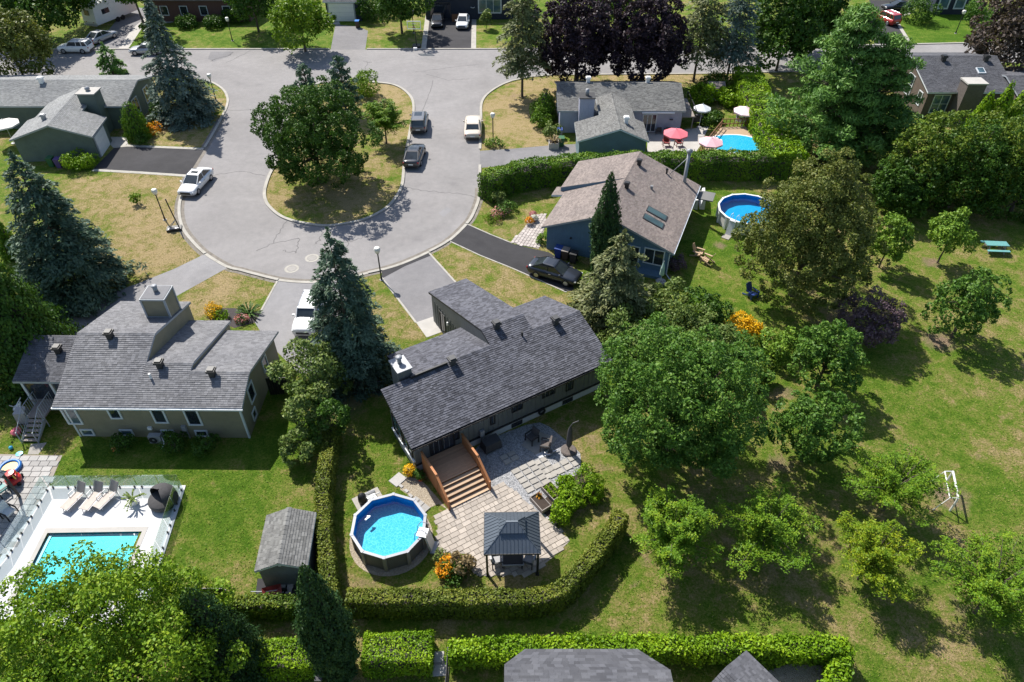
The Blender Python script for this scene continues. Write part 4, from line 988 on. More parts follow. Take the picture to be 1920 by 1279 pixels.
def broad_crown(rg, R, rz, zc, nb, rb, nleaf, leaf, flat=0.0, droop=0.0, lowcut=-0.75, core=0.12, spike=0.0, shape=None, aspect=0.62):
    """clumps of leaves over an uneven ellipsoid; returns arrays and the clump centres"""
    d = fib(nb, rg, 1.2); d = d[d[:, 2] > lowcut]
    w3 = rg.normal(0, 1.6, (3, 3)); ph3 = rg.uniform(0, 6.28, 3)
    lobe = 1 + .11 * np.sin(d @ w3 * 1.6 + ph3).sum(1)
    rad = (rg.uniform(0.55, 0.95, len(d)) * lobe)[:, None]
    c = d * rad * np.array([R, R, rz])
    if shape is not None: c = shape(c)
    cr = rb * R * rg.uniform(0.5, 1.35, len(c))
    # clumps smaller near the base, some inner ones
    ni = max(3, nb // 4); ci = rdir(rg, ni) * (rg.uniform(0.15, .62, ni)[:, None]) * np.array([R, R, rz])
    c = np.concatenate([c, ci]); cr = np.concatenate([cr, rb * R * rg.uniform(.8, 1.3, ni)])
    w = cr ** 2; w /= w.sum(); idx = rg.choice(len(c), nleaf, p=w)
    u = rdir(rg, nleaf); out = unit(c[idx] + np.array([0, 0, .25 * rz])); flip = (np.sum(u * out, 1) < -.25); u[flip] *= -1
    rr = cr[idx] * np.clip(rg.normal(.9, .13, nleaf), .3, 1.25 + spike)
    pos = c[idx] + u * rr[:, None] * np.array([1, 1, 1 - flat * .5])
    nrm = unit(u * .5 + np.array([0, 0, .35]) + rg.normal(0, .62, pos.shape))
    tan = unit(u * .6 + rg.normal(0, .7, pos.shape) + np.array([0, 0, -droop]))
    ln = leaf * rg.uniform(.65, 1.4, nleaf); wd = ln * aspect * rg.uniform(.8, 1.2, nleaf)
    ct = rg.uniform(.15, .85, len(c)); tint = ct[idx] * .35 + rg.uniform(0, 1, nleaf) * .65
    pos = pos + np.array([0, 0, zc])
    return pos, nrm, tan, ln, wd, tint, c + np.array([0, 0, zc])
def limbs(rg, trunk_r, h0, centers, zc, n=9, lean=0.0):
    mb = MB(); top = Vector((lean, 0, zc * 1.02)); pts = [Vector((0, 0, -0.05)), Vector((lean * .2, 0, h0 * .5)), Vector((lean * .5, rg.normal(0, .1), h0)), top]
    mb.path(pts, [trunk_r * 1.25, trunk_r, trunk_r * .85, trunk_r * .35], 8)
    for i in rg.permutation(len(centers))[:n]:
        e = Vector(centers[i]); s = pts[2].lerp(pts[3], float(rg.uniform(0, .7))); m = s.lerp(e, .5) + Vector((0, 0, float(rg.uniform(.1, .5))))
        mb.path([s, m, e], [trunk_r * .45, trunk_r * .3, trunk_r * .1], 5)
    return mb
def tree(label, loc, R, rz, zc, mat, seed, nb=60, rb=.26, nleaf=9000, leaf=.3, trunk=.16, h0=None, name='tree', cat='tree', group=None, rz_=0.0, **kw):
    rg = np.random.default_rng(seed); o = thing(name, label, cat, (loc[0], loc[1], 0), rz_, group)
    pos, nrm, tan, ln, wd, tint, c = broad_crown(rg, R, rz, zc, nb, rb, nleaf, leaf, **kw)
    keep = pos[:, 2] > 0.03
    me = leaf_mesh('crown', pos[keep], nrm[keep], tan[keep], ln[keep], wd[keep], tint[keep], mat); link('crown', me, o)
    if h0 is None: h0 = max(.3, zc - rz * .75)
    part('trunk', limbs(rg, trunk, h0, c, zc), 'bark', o)
    return o
def spruce(label, loc, h, R, mat, seed, nleaf=14000, spray=.34, power=.85, gap=0.0, clear=.04, name='spruce_tree', trunk=.16, droop=.35, cat='tree', group=None, irregular=.15):
    rg = np.random.default_rng(seed); o = thing(name, label, cat, (loc[0], loc[1], 0), 0, group)
    nb = int(h * 26); z = clear * h + (h * (1 - clear)) * (rg.uniform(0, 1, nb)) ** 1.25
    lv = rg.uniform(0, 2 * math.pi, nb); t = 1 - z / h
    bl = R * np.clip(t, 0, 1) ** power * np.clip(rg.normal(.9, irregular, nb), .45, 1.25) + .18
    bl *= 1 + .1 * np.sin(z * 4.2)
    w = bl ** 1.35 + .04; w /= w.sum(); idx = rg.choice(nb, nleaf, p=w)
    s = rg.uniform(0.12, 1, nleaf) ** .6; L = bl[idx]; a = lv[idx]; rad = np.stack([np.cos(a), np.sin(a)], 1)
    side = np.stack([-np.sin(a), np.cos(a)], 1); sw = rg.normal(0, .13, nleaf) * L * (1.15 - s * .6)
    zz = z[idx] + L * (.18 * s - droop * s ** 2 * 1.1) + rg.normal(0, .05, nleaf) - np.abs(rg.normal(0, .10, nleaf))
    pos = np.concatenate([rad * (L * s)[:, None] + side * sw[:, None], zz[:, None]], 1)
    outv = np.concatenate([rad, np.full((nleaf, 1), -.25)], 1); sv = np.concatenate([side, np.zeros((nleaf, 1))], 1)
    tan = unit(outv + sv * rg.normal(0, .75, nleaf)[:, None] + rg.normal(0, .2, pos.shape))
    nrm = unit(np.array([0, 0, 1.0]) + outv * .35 + rg.normal(0, .5, pos.shape))
    ln = spray * rg.uniform(.6, 1.4, nleaf); wd = ln * .38
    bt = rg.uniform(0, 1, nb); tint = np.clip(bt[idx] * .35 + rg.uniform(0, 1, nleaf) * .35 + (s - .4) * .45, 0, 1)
    ok = (pos[:, 2] > .05) & (pos[:, 2] < h + .3)
    tp = np.stack([rg.normal(0, .06, 60), rg.normal(0, .06, 60), rg.uniform(h - .7, h + .35, 60)], 1)
    pos = np.concatenate([pos[ok], tp]); tan = np.concatenate([tan[ok], np.tile([0, 0, 1.], (60, 1)) + rg.normal(0, .4, (60, 3))]); nrm = np.concatenate([nrm[ok], rg.normal(size=(60, 3))])
    ln = np.concatenate([ln[ok], np.full(60, spray)]); wd = np.concatenate([wd[ok], np.full(60, spray * .35)]); tint = np.concatenate([tint[ok], rg.uniform(.4, .9, 60)])
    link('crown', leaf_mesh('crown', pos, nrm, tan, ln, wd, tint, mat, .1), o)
    mb = MB().path([(0, 0, -.05), (0, 0, h * .5), (0, 0, h * .97)], [trunk, trunk * .6, .02], 8)
    for i in rg.permutation(nb)[:int(h * 3)]:
        e = Vector((math.cos(lv[i]) * bl[i] * .8, math.sin(lv[i]) * bl[i] * .8, z[i] - bl[i] * droop * .5)); mb.tube((0, 0, z[i]), e, .035, .01, 4)
    part('trunk', mb, 'bark', o)
    return o
def cedar(label, loc, h, R, mat, seed, nleaf=9000, leaf=.26, name='cedar_tree', prof=None, cat='tree', group=None, yaw=0.0, el=1.0):
    """dense upright cone or bullet of scale-leaf sprays"""
    rg = np.random.default_rng(seed); o = thing(name, label, cat, (loc[0], loc[1], 0), yaw, group)
    if prof is None: prof = lambda t: np.clip(1 - t, 0, 1) ** .7 * (1 - .25 * np.clip(.15 - t, 0, 1) / .15)
    t = 1 - np.sqrt(rg.uniform(0, 1, nleaf)); t = t * .98; a = rg.uniform(0, 2 * math.pi, nleaf)
    lump = 1 + .16 * np.sin(a * 5 + t * 9 + seed) * np.sin(t * 23 + a * 2) + .07 * np.sin(a * 11 - t * 31)
    rad = R * prof(t) * lump * np.clip(rg.normal(.93, .12, nleaf), .55, 1.22)
    pos = np.stack([np.cos(a) * rad * el, np.sin(a) * rad, t * h + .02], 1); out = np.stack([np.cos(a), np.sin(a), np.full(nleaf, .35)], 1)
    nrm = unit(out + rg.normal(0, .45, pos.shape)); tan = unit(np.array([0, 0, 1.]) + out * .45 + rg.normal(0, .3, pos.shape))
    ln = leaf * rg.uniform(.6, 1.4, nleaf); cl = .5 + .5 * np.sin(a * 7 + t * 17)
    link('crown', leaf_mesh('crown', pos, nrm, tan, ln, ln * .5, rg.uniform(0, 1, nleaf) * .65 + cl * .3, mat), o)
    zz = np.linspace(0, .97, 9); mb = MB().lathe([(max(.02, float(R * prof(np.array([q]))[0] * .55)), float(q * h * .92)) for q in zz] + [(.001, h * .92)], 12)
    part('trunk', MB().path([(0, 0, -.05), (0, 0, h * .9)], [.12 * R + .05, .03], 6), 'bark', o); 
    c = part('inner_branches', mb, 'mulch', o); c.scale = (el, 1, 1)
    return o
def pine(label, loc, h, R, mat, seed, levels=9, nleaf=22000, tuft=.4, clear=.12, name='pine_tree', trunk=.28, flat=.28, dens=1.0, cat='tree'):
    """layered pine: needle tufts gathered on whorled boughs"""
    rg = np.random.default_rng(seed); o = thing(name, label, cat, (loc[0], loc[1], 0)); C = []; CR = []; mb = MB().path([(0, 0, -.05), (.1, 0, h * .5), (0, 0, h * .97)], [trunk, trunk * .65, .04], 8)
    for k in range(levels):
        z = h * (clear + (1 - clear) * (k + .3) / levels); t = (z / h - clear) / (1 - clear)
        L = R * min(1.0, 1.2 * max(0.04, 1 - t) ** .72) * (.84 + .16 * math.sin(k * 2.3))
        n = max(4, int(9 * dens * (1 - t * .55)))
        for j in range(n):
            a = 2 * math.pi * j / n + rg.uniform(-.4, .4) + k * 1.1; l = L * rg.uniform(.65, 1.1); d = Vector((math.cos(a), math.sin(a), 0))
            e = Vector((0, 0, z)) + d * l + Vector((0, 0, l * rg.uniform(.02, .3))); mb.path([(0, 0, z - .3), Vector((0, 0, z)) + d * l * .5, e], [.07, .05, .02], 5)
            for q in (.5, .78, 1.02):
                if q * l < .5 and q < .9: continue
                sid = Vector((-d.y, d.x, 0)) * float(rg.normal(0, .16 * l)); C.append(tuple(Vector((0, 0, z)).lerp(e, q) + sid + Vector((0, 0, float(rg.uniform(0, .3)))))); CR.append(.135 * R * rg.uniform(.65, 1.35))
    C.append((0, 0, h - .2)); CR.append(.12 * R); C = np.array(C); CR = np.array(CR)
    w = CR ** 2; w /= w.sum(); idx = rg.choice(len(C), nleaf, p=w); u = rdir(rg, nleaf); u[:, 2] = np.abs(u[:, 2]) * .9 - .15; u = unit(u)
    pos = C[idx] + u * (CR[idx] * np.clip(rg.normal(.85, .2, nleaf), .2, 1.2))[:, None] * np.array([1, 1, 1 - flat])
    tan = unit(u * .4 + np.array([0, 0, .6]) + rg.normal(0, .6, pos.shape)); nrm = unit(u * .6 + np.array([0, 0, .3]) + rg.normal(0, .5, pos.shape))
    ln = tuft * rg.uniform(.6, 1.35, nleaf); ct = rg.uniform(0, 1, len(C))
    link('crown', leaf_mesh('crown', pos, nrm, tan, ln, ln * .3, ct[idx] * .45 + rg.uniform(0, 1, nleaf) * .5, mat, .1), o); part('trunk', mb, 'bark', o)
    return o
def hedge(label, pts, width, h, mat, seed, dens=170, leaf=.16, core='mulch', name='hedge', rough=.10, cat='hedge', hfun=None, z0=0.0, inner=.8):
    """clipped hedge along a ground line, leaves over top and sides with a dark woody core"""
    rg = np.random.default_rng(seed); pts = [Vector((p[0], p[1])) for p in pts]; b = pts[0]
    o = thing(name, label, cat, (b.x, b.y, 0)); seg = [(pts[i] - b, pts[i + 1] - b) for i in range(len(pts) - 1)]
    POS = []; NRM = []; cm = MB(); cm.strip([p - b for p in pts], width * inner, z0, h * .8)
    if core: cmo = part('branches', cm, core, o)
    s_acc = 0.0
    for i, (p, q) in enumerate(seg):
        L = (q - p).length; d = (q - p) / L; n2 = Vector((-d.y, d.x))
        m = int(L * (width + 2 * (h - z0)) * dens); s = rg.uniform(-width * .15, L + width * .15, m); per = rg.uniform(0, width + 2 * (h - z0), m)
        hh = h * (1 + rough * .7 * np.sin((s + s_acc) * 1.9 + seed) * np.sin((s + s_acc) * .63)) 
        side = np.where(per < (h - z0), -1, np.where(per > (h - z0) + width, 1, 0)); zz = np.where(side == -1, z0 + per, np.where(side == 1, z0 + per - (h - z0) - width, hh)); off = np.where(side == 0, per - (h - z0) - width / 2, side * width / 2)
        zz = np.minimum(zz, hh)
        off = off * (1 - .22 * np.clip((zz - (h - .3)) / .3, 0, 1) * (np.abs(off) > width * .42)) + rg.normal(0, rough * .55, m); zz = zz + rg.normal(0, rough * .5, m); zz = np.maximum(zz, .03)
        bul = 1 + rough * .9 * np.sin((s + s_acc) * 2.7) * np.sin(zz * 3.1 + (s + s_acc))
        x = p.x + d.x * s + n2.x * off * bul; y = p.y + d.y * s + n2.y * off * bul
        POS.append(np.stack([x, y, zz], 1)); nr = np.stack([n2.x * side, n2.y * side, np.where(side == 0, 1.0, .3)], 1); NRM.append(nr); s_acc += L
    for e, (p, q, sg) in enumerate(((seg[0][0], seg[0][1], -1), (seg[-1][1], seg[-1][0], -1))):
        d = (q - p).normalized(); n2 = Vector((-d.y, d.x)); m = int(width * (h - z0) * dens); off = rg.uniform(-width / 2, width / 2, m); zz = rg.uniform(z0, h, m); k = rg.normal(-width * .12, rough * .5, m)
        POS.append(np.stack([p.x + n2.x * off + d.x * k, p.y + n2.y * off + d.y * k, np.maximum(zz, .03)], 1)); NRM.append(np.tile([-d.x, -d.y, .3], (m, 1)))
    pos = np.concatenate(POS); nr = np.concatenate(NRM); N = len(pos); nrm = unit(nr + rg.normal(0, .6, pos.shape)); tan = unit(rg.normal(size=pos.shape) + np.array([0, 0, .6])); ln = leaf * rg.uniform(.6, 1.5, N)
    tint = rg.uniform(0, 1, N) * .6 + .4 * (.5 + .5 * np.sin(pos[:, 0] * 1.3 + 2 * np.sin(pos[:, 1] * 1.7)))
    link('foliage', leaf_mesh('foliage', pos, nrm, tan, ln, ln * .6, tint, mat), o)
    return o
def shrub(label, loc, R, h, mat, seed, nleaf=1500, leaf=.16, name='shrub', cat='shrub', nb=16, rb=.4, group=None):
    o = tree(label, loc, R, h * .5, h * .5, mat, seed, nb=nb, rb=rb, nleaf=nleaf, leaf=leaf, trunk=.05, h0=.1, name=name, cat=cat, group=group, lowcut=-.6)
    if name == 'flowers':
        rg = np.random.default_rng(seed + 5); n = nleaf; u = rdir(rg, n); u[:, 2] = np.abs(u[:, 2]); p = u * np.array([R, R, h * .9]) * rg.uniform(.7, 1.02, n)[:, None]
        link('leaves', leaf_mesh('leaves', p, u + rg.normal(0, .5, p.shape), rg.normal(size=p.shape), np.full(n, leaf), np.full(n, leaf * .45), rg.uniform(0, 1, n), 'leaf_maple'), o)
    return o

def feather(label, loc, R, h, mat, seed, nleaf, leaf=.14, cat='tree', trunk=.1):
    """open tree: fine leaflets strung along arching limbs, gaps between them"""
    rg = np.random.default_rng(seed); o = thing('locust_tree', label, cat, (loc[0], loc[1], 0)); mb = MB(); base = Vector((0, 0, h * .3)); mb.path([(0, 0, -.05), (.03, .02, h * .3), (.05, 0, h * .62)], [trunk, trunk * .8, trunk * .4], 7)
    S = []
    for k in range(24):
        a = k * 2.4 + rg.uniform(-.35, .35); e = rg.uniform(.12, 1.2) if k < 16 else rg.uniform(.9, 1.45); L = R * rg.uniform(.75, 1.12) * (1 if e < .8 else .9); s0 = Vector((0, 0, h * rg.uniform(.3, .5)))
        tip = s0 + Vector((math.cos(a) * math.cos(e) * L, math.sin(a) * math.cos(e) * L, math.sin(e) * (h * .55))); mid = s0.lerp(tip, .5) + Vector((0, 0, .22)); mb.path([s0, mid, tip], [.045, .03, .01], 5)
        for q in np.linspace(.18, 1.0, 8):
            p = (s0.lerp(mid, q * 2) if q < .5 else mid.lerp(tip, q * 2 - 1))
            for sd in (-1, 1):
                d = Vector((-math.sin(a) * sd, math.cos(a) * sd, 0)) * .8 + Vector((math.cos(a), math.sin(a), 0)) * .7 + Vector((0, 0, float(rg.uniform(-.25, .3)))); d.normalize(); S.append((p, d, R * (.46 - .25 * q) * float(rg.uniform(.7, 1.3))))
    idx = rg.choice(len(S), nleaf); sp = np.array([S[i][0] for i in range(len(S))]); sd = np.array([S[i][1] for i in range(len(S))]); sl = np.array([S[i][2] for i in range(len(S))])
    t = rg.uniform(0, 1, nleaf) ** .8; dr = sd[idx]; side = np.cross(dr, [0, 0, 1.]); pos = sp[idx] + dr * (t * sl[idx])[:, None] + side * rg.normal(0, .085, nleaf)[:, None] + rg.normal(0, .045, (nleaf, 3)); pos[:, 2] -= .22 * (t * sl[idx]) ** 2
    tan = unit(dr * .5 + side * np.sign(rg.normal(size=nleaf))[:, None] + rg.normal(0, .3, pos.shape)); nrm = unit(np.array([0, 0, 1.]) + rg.normal(0, .45, pos.shape)); ln = leaf * rg.uniform(.6, 1.35, nleaf)
    bt = rg.uniform(0, 1, len(S)); link('crown', leaf_mesh('crown', pos, nrm, tan, ln, ln * .42, bt[idx] * .5 + rg.uniform(0, .5, nleaf), mat), o); part('trunk', mb, 'bark', o)
    return o
# ---- court island
p = P(586, 262, 4.6); tree('broad dark green maple filling the middle of the court island', p, 5.2, 5.1, 5.0, 'leaf_dark', 1, nb=330, rb=.11, nleaf=42000, leaf=.22, trunk=.32, lowcut=-.85)
p = P(718, 214, 3.4); feather('feathery light green locust at the right edge of the court island', p, 2.7, 5.0, 'leaf_locust', 2, 16575, .2)
pine('slender pine behind the island maple, nearer the locust', P(650, 215), 6.8, 2.3, 'needle_green', 3, levels=9, nleaf=7000, tuft=.34, clear=.06, trunk=.12)
pine('short pine behind the island maple, left of the taller one', P(583, 208), 5.6, 2.0, 'needle_green', 4, levels=8, nleaf=5000, tuft=.34, clear=.06, trunk=.12)
shrub('rounded bright shrub at the far tip of the court island', P(690, 178), 1.9, 2.8, 'leaf_bright', 5, 3200, .2)
# ---- conifers
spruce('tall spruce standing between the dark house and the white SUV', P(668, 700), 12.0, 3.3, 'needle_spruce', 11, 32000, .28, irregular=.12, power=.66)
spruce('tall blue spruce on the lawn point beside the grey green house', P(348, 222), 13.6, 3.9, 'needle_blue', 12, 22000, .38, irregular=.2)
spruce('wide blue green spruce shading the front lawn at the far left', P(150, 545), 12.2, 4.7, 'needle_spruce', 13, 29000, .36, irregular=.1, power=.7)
spruce('bushy olive spruce between the blue house and the dark house', P(1150, 606), 8.2, 3.4, 'needle_olive', 14, 22000, .32, power=.6, irregular=.22)
cedar('dark evergreen cone squeezed beside the leafy maple at lower left', P(440, 1262), 8.2, 1.9, 'leaf_column', 15, 18000, .16)
spruce('sparse tall spruce on the corner lawn, trunk bare below', P(979, 182), 14.5, 3.1, 'needle_olive', 16, 9000, .42, power=.45, clear=.26, irregular=.35)
spruce('tall thin conifer behind the lilac house, nearer the purple maples', P(1300, 153), 14.0, 3.3, 'needle_olive', 17, 8000, .42, power=.45, clear=.25, irregular=.4)
spruce('tall thin conifer behind the lilac house, nearer the clipped hedge', P(1362, 151), 13.0, 3.4, 'needle_blue', 18, 8500, .42, power=.45, clear=.24, irregular=.4)
spruce('little round pine behind the grey green house roof', P(214, 143), 4.0, 1.9, 'needle_pine', 19, 3200, .36, power=.45)
pine('huge layered white pine towering at the end of the long hedge', P(1572, 175, 7.0), 15.2, 6.4, 'needle_pine', 20, levels=13, nleaf=37000, tuft=.44, clear=.05, trunk=.4, dens=1.15)
pine('white pine in front of the huge one, nearer the brown house', P(1632, 210, 5.5), 12.6, 5.8, 'needle_pine', 21, levels=12, nleaf=36000, tuft=.42, clear=.05, trunk=.3)
# ---- cedars and columnar trees
cedar('massive dark cedar beside the olive house porch', P(62, 690), 11.6, 3.7, 'leaf_dark', 31, 20000, .28, prof=lambda t: np.clip(1 - t, 0, 1) ** .75)
cedar('dark pointed cedar cut off by the left edge beside the wide spruce', P(-25, 560), 7.5, 1.6, 'leaf_cedar', 32, 5000, .28)
cedar('slim bright cedar at the left edge below the spruce branches', P(28, 482), 4.2, 1.0, 'leaf_cedar', 33, 2600, .22)
cedar('clipped cedar cone at the corner of the grey green house', P(262, 258), 4.2, 1.25, 'leaf_cedar', 34, 4200, .22, prof=lambda t: np.clip(1 - t ** 2.2, 0, 1) ** .6)
cedar('dark cedar bush beside the lilac house corner', P(1022, 222), 3.4, 1.2, 'leaf_cedar', 35, 3600, .22, prof=lambda t: np.clip(1 - t ** 2.2, 0, 1) ** .6)
for i, (a, b, h, l) in enumerate(((1822, 258, 5.5, 'left cedar of the clump below the brown house chimney'), (1850, 262, 6.8, 'tallest cedar of the clump below the brown house chimney'), (1878, 262, 5.8, 'right cedar of the clump below the brown house chimney'))):
    cedar(l, P(a, b), h, 1.35, 'leaf_privet', 36 + i, 3800, .28, group='cedars below the brown house')
COLP = lambda t: np.where(t < .38, .55 + .45 * np.clip(t / .38, 0, 1) ** .7, np.clip(1 - ((t - .38) / .62) ** 1.7, 0, 1))
def column(label, loc, h, R, mat, seed, nleaf, leaf):
    return cedar(label, loc, h, R, mat, seed, nleaf, leaf, name='columnar_tree', prof=COLP)
column('narrow columnar oak rising through the bottom hedges', P(640, 1262), 10.2, 1.08, 'leaf_column', 41, 26000, .16)
column('narrow dark columnar tree in front of the brown roof', P(1128, 512), 9.8, 1.1, 'leaf_column', 42, 13000, .22)
# ---- big broad trees
tree('big leafy maple at the park side of the dark house', P(1272, 758, 5.0), 5.3, 5.0, 5.2, 'leaf_maple', 51, nb=460, rb=.095, nleaf=70000, leaf=.165, trunk=.3, lowcut=-.8)
tree('great round bronze green linden over the second round pool', P(1524, 436, 6.0), 5.4, 6.4, 6.2, 'leaf_linden', 52, shape=lambda c: c * np.stack([1.1 - .62 * np.clip(c[:, 2] / 6, -.2, 1), 1.1 - .62 * np.clip(c[:, 2] / 6, -.2, 1), np.ones(len(c))], 1), nb=430, rb=.095, nleaf=64000, leaf=.18, trunk=.3, lowcut=-.85)
tree('sunlit yellow green maple filling the lower left corner', P(190, 1230, 4.6), 5.2, 4.5, 4.8, 'leaf_bright', 53, nb=260, rb=.135, nleaf=70000, leaf=.15, trunk=.28)
pm = tree('purple leaved maple behind the lilac house, on the left', P(1085, 70, 6.3), 5.6, 5.7, 6.4, 'leaf_purple', 54, nb=300, rb=.11, nleaf=26000, leaf=.34, trunk=.28, lowcut=-.8, group='purple maples behind the lilac house')
q = P(1212, 74, 6.0); dup(pm, 'purple leaved maple behind the lilac house, on the right', (q.x, q.y, 0), 2.1, (.93, .93, .96))
tree('dark tree filling the upper left corner behind the parked cars', P(55, 12, 5), 6.0, 4.6, 5.2, 'leaf_dark', 55, nb=70, rb=.23, nleaf=9000, leaf=.45)
tree('bronze green tree cut off by the left edge above the grey green roof', P(18, 88, 4.6), 4.6, 4.6, 4.8, 'leaf_linden', 56, nb=70, rb=.24, nleaf=10000, leaf=.38)
tree('dark tree rising between camper trailer and left edge', P(145, -18, 5), 4.4, 4.0, 5.2, 'leaf_dark', 57, nb=50, rb=.26, nleaf=5000, leaf=.45)
tree('yellow green street tree left of the short garage driveway', P(562, 38, 4.2), 3.6, 3.2, 4.3, 'leaf_bright', 58, nb=50, rb=.27, nleaf=7000, leaf=.36, trunk=.16)
tree('dark tree at the top edge between the garage and navy house', P(748, 2, 4.5), 3.6, 3.6, 4.6, 'leaf_dark', 59, nb=50, rb=.26, nleaf=6000, leaf=.4)
tree('dark tree at the top edge behind the brick house corner', P(470, -8, 5), 3.8, 4.0, 4.8, 'leaf_dark', 60, nb=50, rb=.26, nleaf=5000, leaf=.42)
tree('dark tree overhanging the camper trailer and brick house', P(248, -20, 6), 3.4, 3.4, 6.5, 'leaf_dark', 61, nb=50, rb=.26, nleaf=4500, leaf=.42)
tree('dark broad tree behind the pine above the clipped hedge', P(1475, 52, 5.6), 4.6, 5.2, 5.8, 'leaf_dark', 62, nb=80, rb=.24, nleaf=12000, leaf=.42)
tree('tall dark tree at the top edge left of the red car', P(1528, 20, 6.0), 4.6, 5.0, 6.0, 'leaf_dark', 63, nb=80, rb=.24, nleaf=11000, leaf=.46)
tree('copper brown tree at the upper right corner', P(1905, 70, 5.8), 5.4, 5.6, 6.0, 'leaf_copper', 64, nb=80, rb=.24, nleaf=12000, leaf=.42)
tree('dark green tree at the top edge above the purple maples', P(1160, -5, 5), 5.0, 4.0, 5.0, 'leaf_dark', 65, nb=60, rb=.25, nleaf=5000, leaf=.45)
# thicket at the right
for i, (a, b, z, R, rz, l, m) in enumerate(((1742, 300, 4.2, 3.9, 4.4, 'leafy thicket tree beside the white pine', 'leaf_hedge'), (1808, 318, 4.0, 4.0, 4.2, 'dense thicket tree left of the picnic table', 'leaf_dark'), (1870, 305, 4.0, 4.1, 4.2, 'dense thicket tree behind the picnic table', 'leaf_hedge'), (1930, 328, 3.8, 3.8, 4.0, 'thicket tree cut by the right edge above the park', 'leaf_dark'), (1690, 355, 2.6, 2.8, 2.6, 'low dark thicket tree behind the bronze linden', 'leaf_dark'), (1905, 275, 3, 3.0, 2.8, 'bushy tree under the blue window of the brown house', 'leaf_hedge'))):
    tree(l, P(a, b, z), R * 1.1, rz * 1.08, z, m, 70 + i, nb=230, rb=.12, nleaf=14000, leaf=.24, trunk=.2, lowcut=-.9, group='thicket along the park edge')
# ---- park trees
tree('young upright maple touching the bronze linden', P(1670, 448, 2.9), 1.5, 2.3, 3.0, 'leaf_young', 81, nb=40, rb=.32, nleaf=4600, leaf=.22, trunk=.07)
tree('young leaning maple in a bare circle near the picnic table', P(1783, 440, 2.9), 1.6, 1.9, 3.0, 'leaf_young', 82, nb=36, rb=.32, nleaf=4200, leaf=.22, trunk=.07, h0=1.3)
tree('open branched park tree right of the purple shrub tree', P(1818, 570, 3.2), 2.6, 2.8, 3.3, 'leaf_maple', 83, nb=110, rb=.14, nleaf=8500, leaf=.2, trunk=.12, spike=.6)
tree('plum purple shrubby tree in front of the bronze linden', P(1640, 605, 2.0), 2.5, 2.0, 2.1, 'leaf_plum', 84, nb=120, rb=.14, nleaf=7500, leaf=.16, trunk=.09, spike=.4)
tree('green park tree just below the plum tree', P(1552, 672, 2.9), 2.6, 2.5, 3.0, 'leaf_maple', 85, nb=130, rb=.135, nleaf=10500, leaf=.19, trunk=.12, spike=.5)
tree('green park tree with bright crown nearest the big maple', P(1528, 805, 3.0), 2.7, 2.5, 3.0, 'leaf_maple', 86, nb=130, rb=.135, nleaf=11500, leaf=.18, trunk=.12, spike=.5)
feather('feathery yellow green locust beside the soccer goal', P(1685, 905, 2.7), 2.75, 4.6, 'leaf_locust', 87, 15470)
feather('yellowing locust standing alone in the lower park', P(1640, 1035, 2.7), 2.35, 4.5, 'leaf_yellow', 88, 15470)
feather('wide locust cut by the right edge at the bottom of the park', P(1868, 1100, 2.7), 3.0, 4.9, 'leaf_locust', 89, 19890)
feather('locust left of the yellowing one with gaps in its crown', P(1440, 988, 2.7), 2.75, 4.6, 'leaf_locust', 90, 16575)
feather('bright full locust at the corner of the garden hedge', P(1262, 1000, 2.7), 2.65, 4.8, 'leaf_locust', 91, 24310)
# ---- shrubs round the houses
for i, (a, b, R, h, l, m) in enumerate(((590, 692, 2.2, 5.4, 'lilac shrub between the olive house and the spruce', 'leaf_lilac'), (578, 765, 1.9, 4.8, 'lilac shrub below the olive house corner', 'leaf_lilac'), (560, 840, 1.3, 2.6, 'small lilac at the start of the garden hedge', 'leaf_lilac'), (618, 785, 1.4, 4.6, 'leafy shrub in the shade beside the garden hedge', 'leaf_dark'),
    (1180, 640, 2.4, 3.4, 'lilac shrub behind the right end of the dark roof', 'leaf_lilac'), (1262, 622, 2.5, 3.2, 'lilac shrub between the big maple and the blue house', 'leaf_lilac'), (1335, 640, 2.2, 2.8, 'lilac shrub left of the golden flowers', 'leaf_lilac'), (1247, 560, 1.7, 2.6, 'pale flowering shrub at the blue house corner', 'leaf_lilac'), (1320, 580, 1.8, 2.4, 'green shrub behind the lilacs on the lawn edge', 'leaf_dark'),
    (1465, 650, 1.6, 2.0, 'low leafy shrub between golden flowers and park', 'leaf_young'), (1400, 655, 1.3, 1.8, 'leafy shrub right beneath the golden flowers', 'leaf_hedge'), (1420, 700, 1.3, 1.9, 'clipped bush at the park edge beside the big maple', 'leaf_hedge'), (1100, 650, 1.2, 1.8, 'shrub hugging the right gable of the dark house', 'leaf_dark'))):
    shrub(l, P(a, b, h * .5), R, h, m, 100 + i, int(1500 * R * R * .8), .2, nb=int(14 * R), rb=.3)
shrub('ball shaped cedar bush on the corner lawn by the lilac house', P(1013, 224, .8), 1.3, 1.7, 'leaf_cedar', 120, 2400, .16, nb=40, rb=.3); shrub('smaller round cedar bush behind the ball shaped one', P(1012, 207, .7), 1.1, 1.5, 'leaf_cedar', 121, 1600, .16, nb=30)
shrub('flowering hydrangea by the lilac house corner', P(1034, 245, .8), 1.1, 1.5, 'leaf_lilac', 122, 1000, .2)
shrub('round bush beneath the clipped cedar cone', P(264, 262, .5), .8, 1.0, 'leaf_dark', 123, 900, .14); shrub('orange leaved shrub beside the cedar cone', P(286, 243, .5), .8, 1.2, 'flower_orange', 124, 600, .18)
shrub('bright hydrangea at the wall by the garage wing', P(152, 300, .7), 1.5, 1.5, 'leaf_privet', 125, 1900, .18); shrub('low dark shrub under the blue spruce beside the house', P(305, 215, .6), 1.4, 1.6, 'leaf_dark', 126, 1400, .2)
